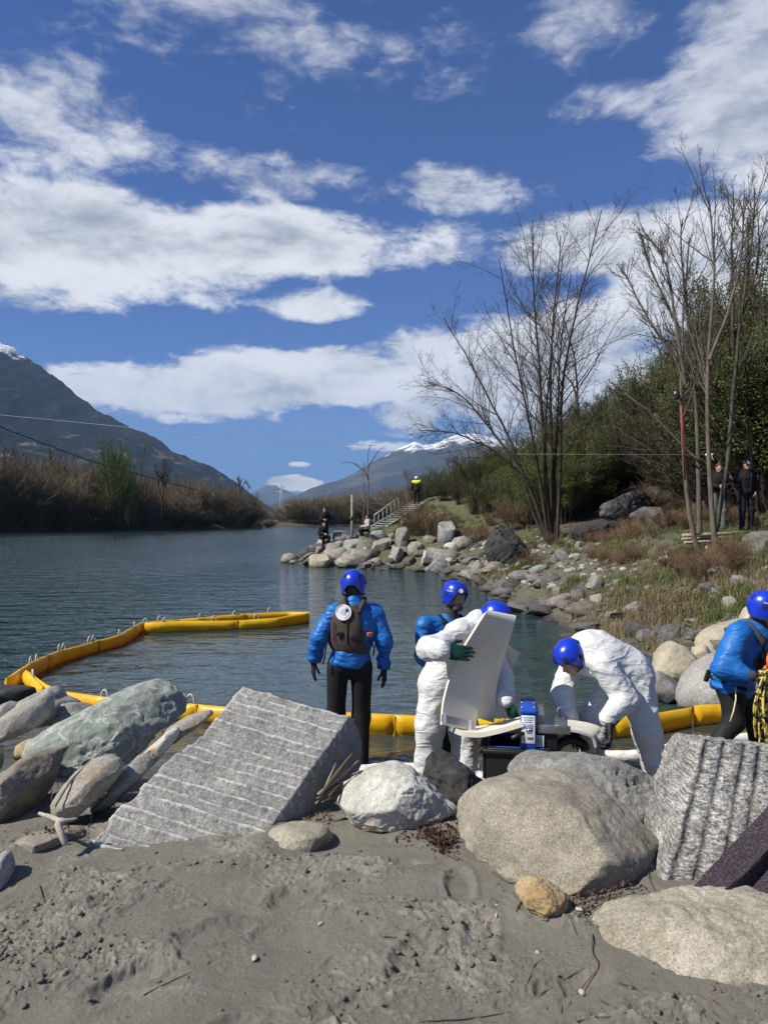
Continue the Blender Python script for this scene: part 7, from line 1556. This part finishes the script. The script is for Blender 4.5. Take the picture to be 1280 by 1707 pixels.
r = empty('knotted_rag', P(1181, 765, dB), 'scrap of white cloth tied to the third ash trunk', 'cloth')
fd = Field(0.02); fd.cone(P(1177, 758, dB - 0.07), P(1186, 758, dB - 0.07), 0.03, 0.03); fd.cone(P(1184, 758, dB - 0.09), P(1189, 768, dB - 0.09), 0.018, 0.008); fd.cone(P(1178, 758, dB - 0.09), P(1178, 767, dB - 0.09), 0.018, 0.01); v, q = fd.mesh(0.012); part('rag', v, q, M['white_plastic'], r)
# red pole with a lamp head
r = empty('red_pole', P(1142, 800, dB - 0.15), 'red pole with a black lamp head leaning on the left ash trunk', 'pole')
v, f = tube([P(1141, 800, dB - 0.12), P(1137, 720, dB - 0.15), P(1134, 655, dB - 0.18)], 0.019, 10); part('pole', v, f, M['red'], r)
v, f = box(P(1128, 660, dB - 0.2), (0.09, 0.10, 0.15), rotz(0.3), 0.02); o = part('lamp_head', v, f, M['black_plastic'], r)
v, f = box(A(P(1125, 655, dB - 0.26)), (0.06, 0.015, 0.06), rotz(0.3), 0.006); o2 = part('lens', v, f, M['white_plastic'], r); o2.parent = o
v, f = tube([P(1137, 661, dB - 0.18), P(1130, 662, dB - 0.2)], 0.012, 6); part('clamp', v, f, M['white_plastic'], r)
# pile of poles
for i, (a, b_, rr4) in enumerate([((1137, 893), (1262, 886), 0.045), ((1136, 899), (1262, 893), 0.04), ((1140, 905), (1255, 897), 0.04), ((1158, 903), (1230, 909), 0.035), ((1170, 910), (1200, 912), 0.05)]):
    dl = dB - 0.1 + 0.12 * i; r = empty('log', P(*a, dl), ['topmost pale pole of the pile at the feet of the onlookers', 'second pole of the pile at the feet of the onlookers', 'third pole of the pile below the onlookers', 'short pole low in the pile beside the ash trunks', 'stubby pole at the bottom of the pole pile'][i], 'log'); v, f = tube([P(*a, dl), P((a[0] + b_[0]) / 2, (a[1] + b_[1]) / 2 + 1, dl + 0.3), P(*b_, dl + 0.6)], (rr4, rr4 * 0.95, rr4 * 0.8), 8); part('pole', v, f, M['log'], r)
# lattice pylon far down the valley
dy_ = 1500.0; r = empty('power_pylon', P(469, 862, dy_), 'lattice power pylon far down the valley', 'pylon'); tb = []
b0, t0_ = A(P(469, 862, dy_)), A(P(469, 806, dy_)); wdt = 5.0
for sx_ in (-1, 1):
    for sy_ in (-1, 1): tb.append(tube([b0 + A((sx_ * wdt, sy_ * wdt, 0)), t0_ + A((sx_ * 0.5, sy_ * 0.5, 0))], 0.45, 4))
for i in range(9):
    a, c = i / 9, (i + 1) / 9; z0, z1 = b0 + (t0_ - b0) * a, b0 + (t0_ - b0) * c; w0, w1 = wdt * (1 - a) + 0.5 * a, wdt * (1 - c) + 0.5 * c; tb.append(tube([z0 + A((-w0, -w0, 0)), z1 + A((w1, -w1, 0))], 0.28, 4)); tb.append(tube([z0 + A((w0, -w0, 0)), z1 + A((-w1, -w1, 0))], 0.28, 4))
v, f = join(tb); part('lattice', v, f, M['rail'], r)
for zz, ww in ((0.88, 8), (0.76, 11)): c = b0 + (t0_ - b0) * zz; v, f = tube([c - A((ww, 0, 0)), c + A((ww, 0, 0))], 0.45, 4); part('cross_arm', v, f, M['rail'], r)

# ------------------------------------------------------------------ the air down the valley
m = bpy.data.materials.new('valley_haze'); m.use_nodes = True; T = NT(m.node_tree); T.n.clear()
pv = T.node('ShaderNodeVolumePrincipled', {'Color': (0.42, 0.63, 1.0, 1), 'Density': 5.5e-5, 'Anisotropy': 0.0}); T.l.new(pv.outputs[0], T.node('ShaderNodeOutputMaterial').inputs['Volume'])
v, f = box((0, 7200, 1049), (24000, 16400, 2104)); link('haze', mesh_np('haze', v, f, False), m, None, 'thin blue haze filling the valley', 'haze', None, 'stuff')
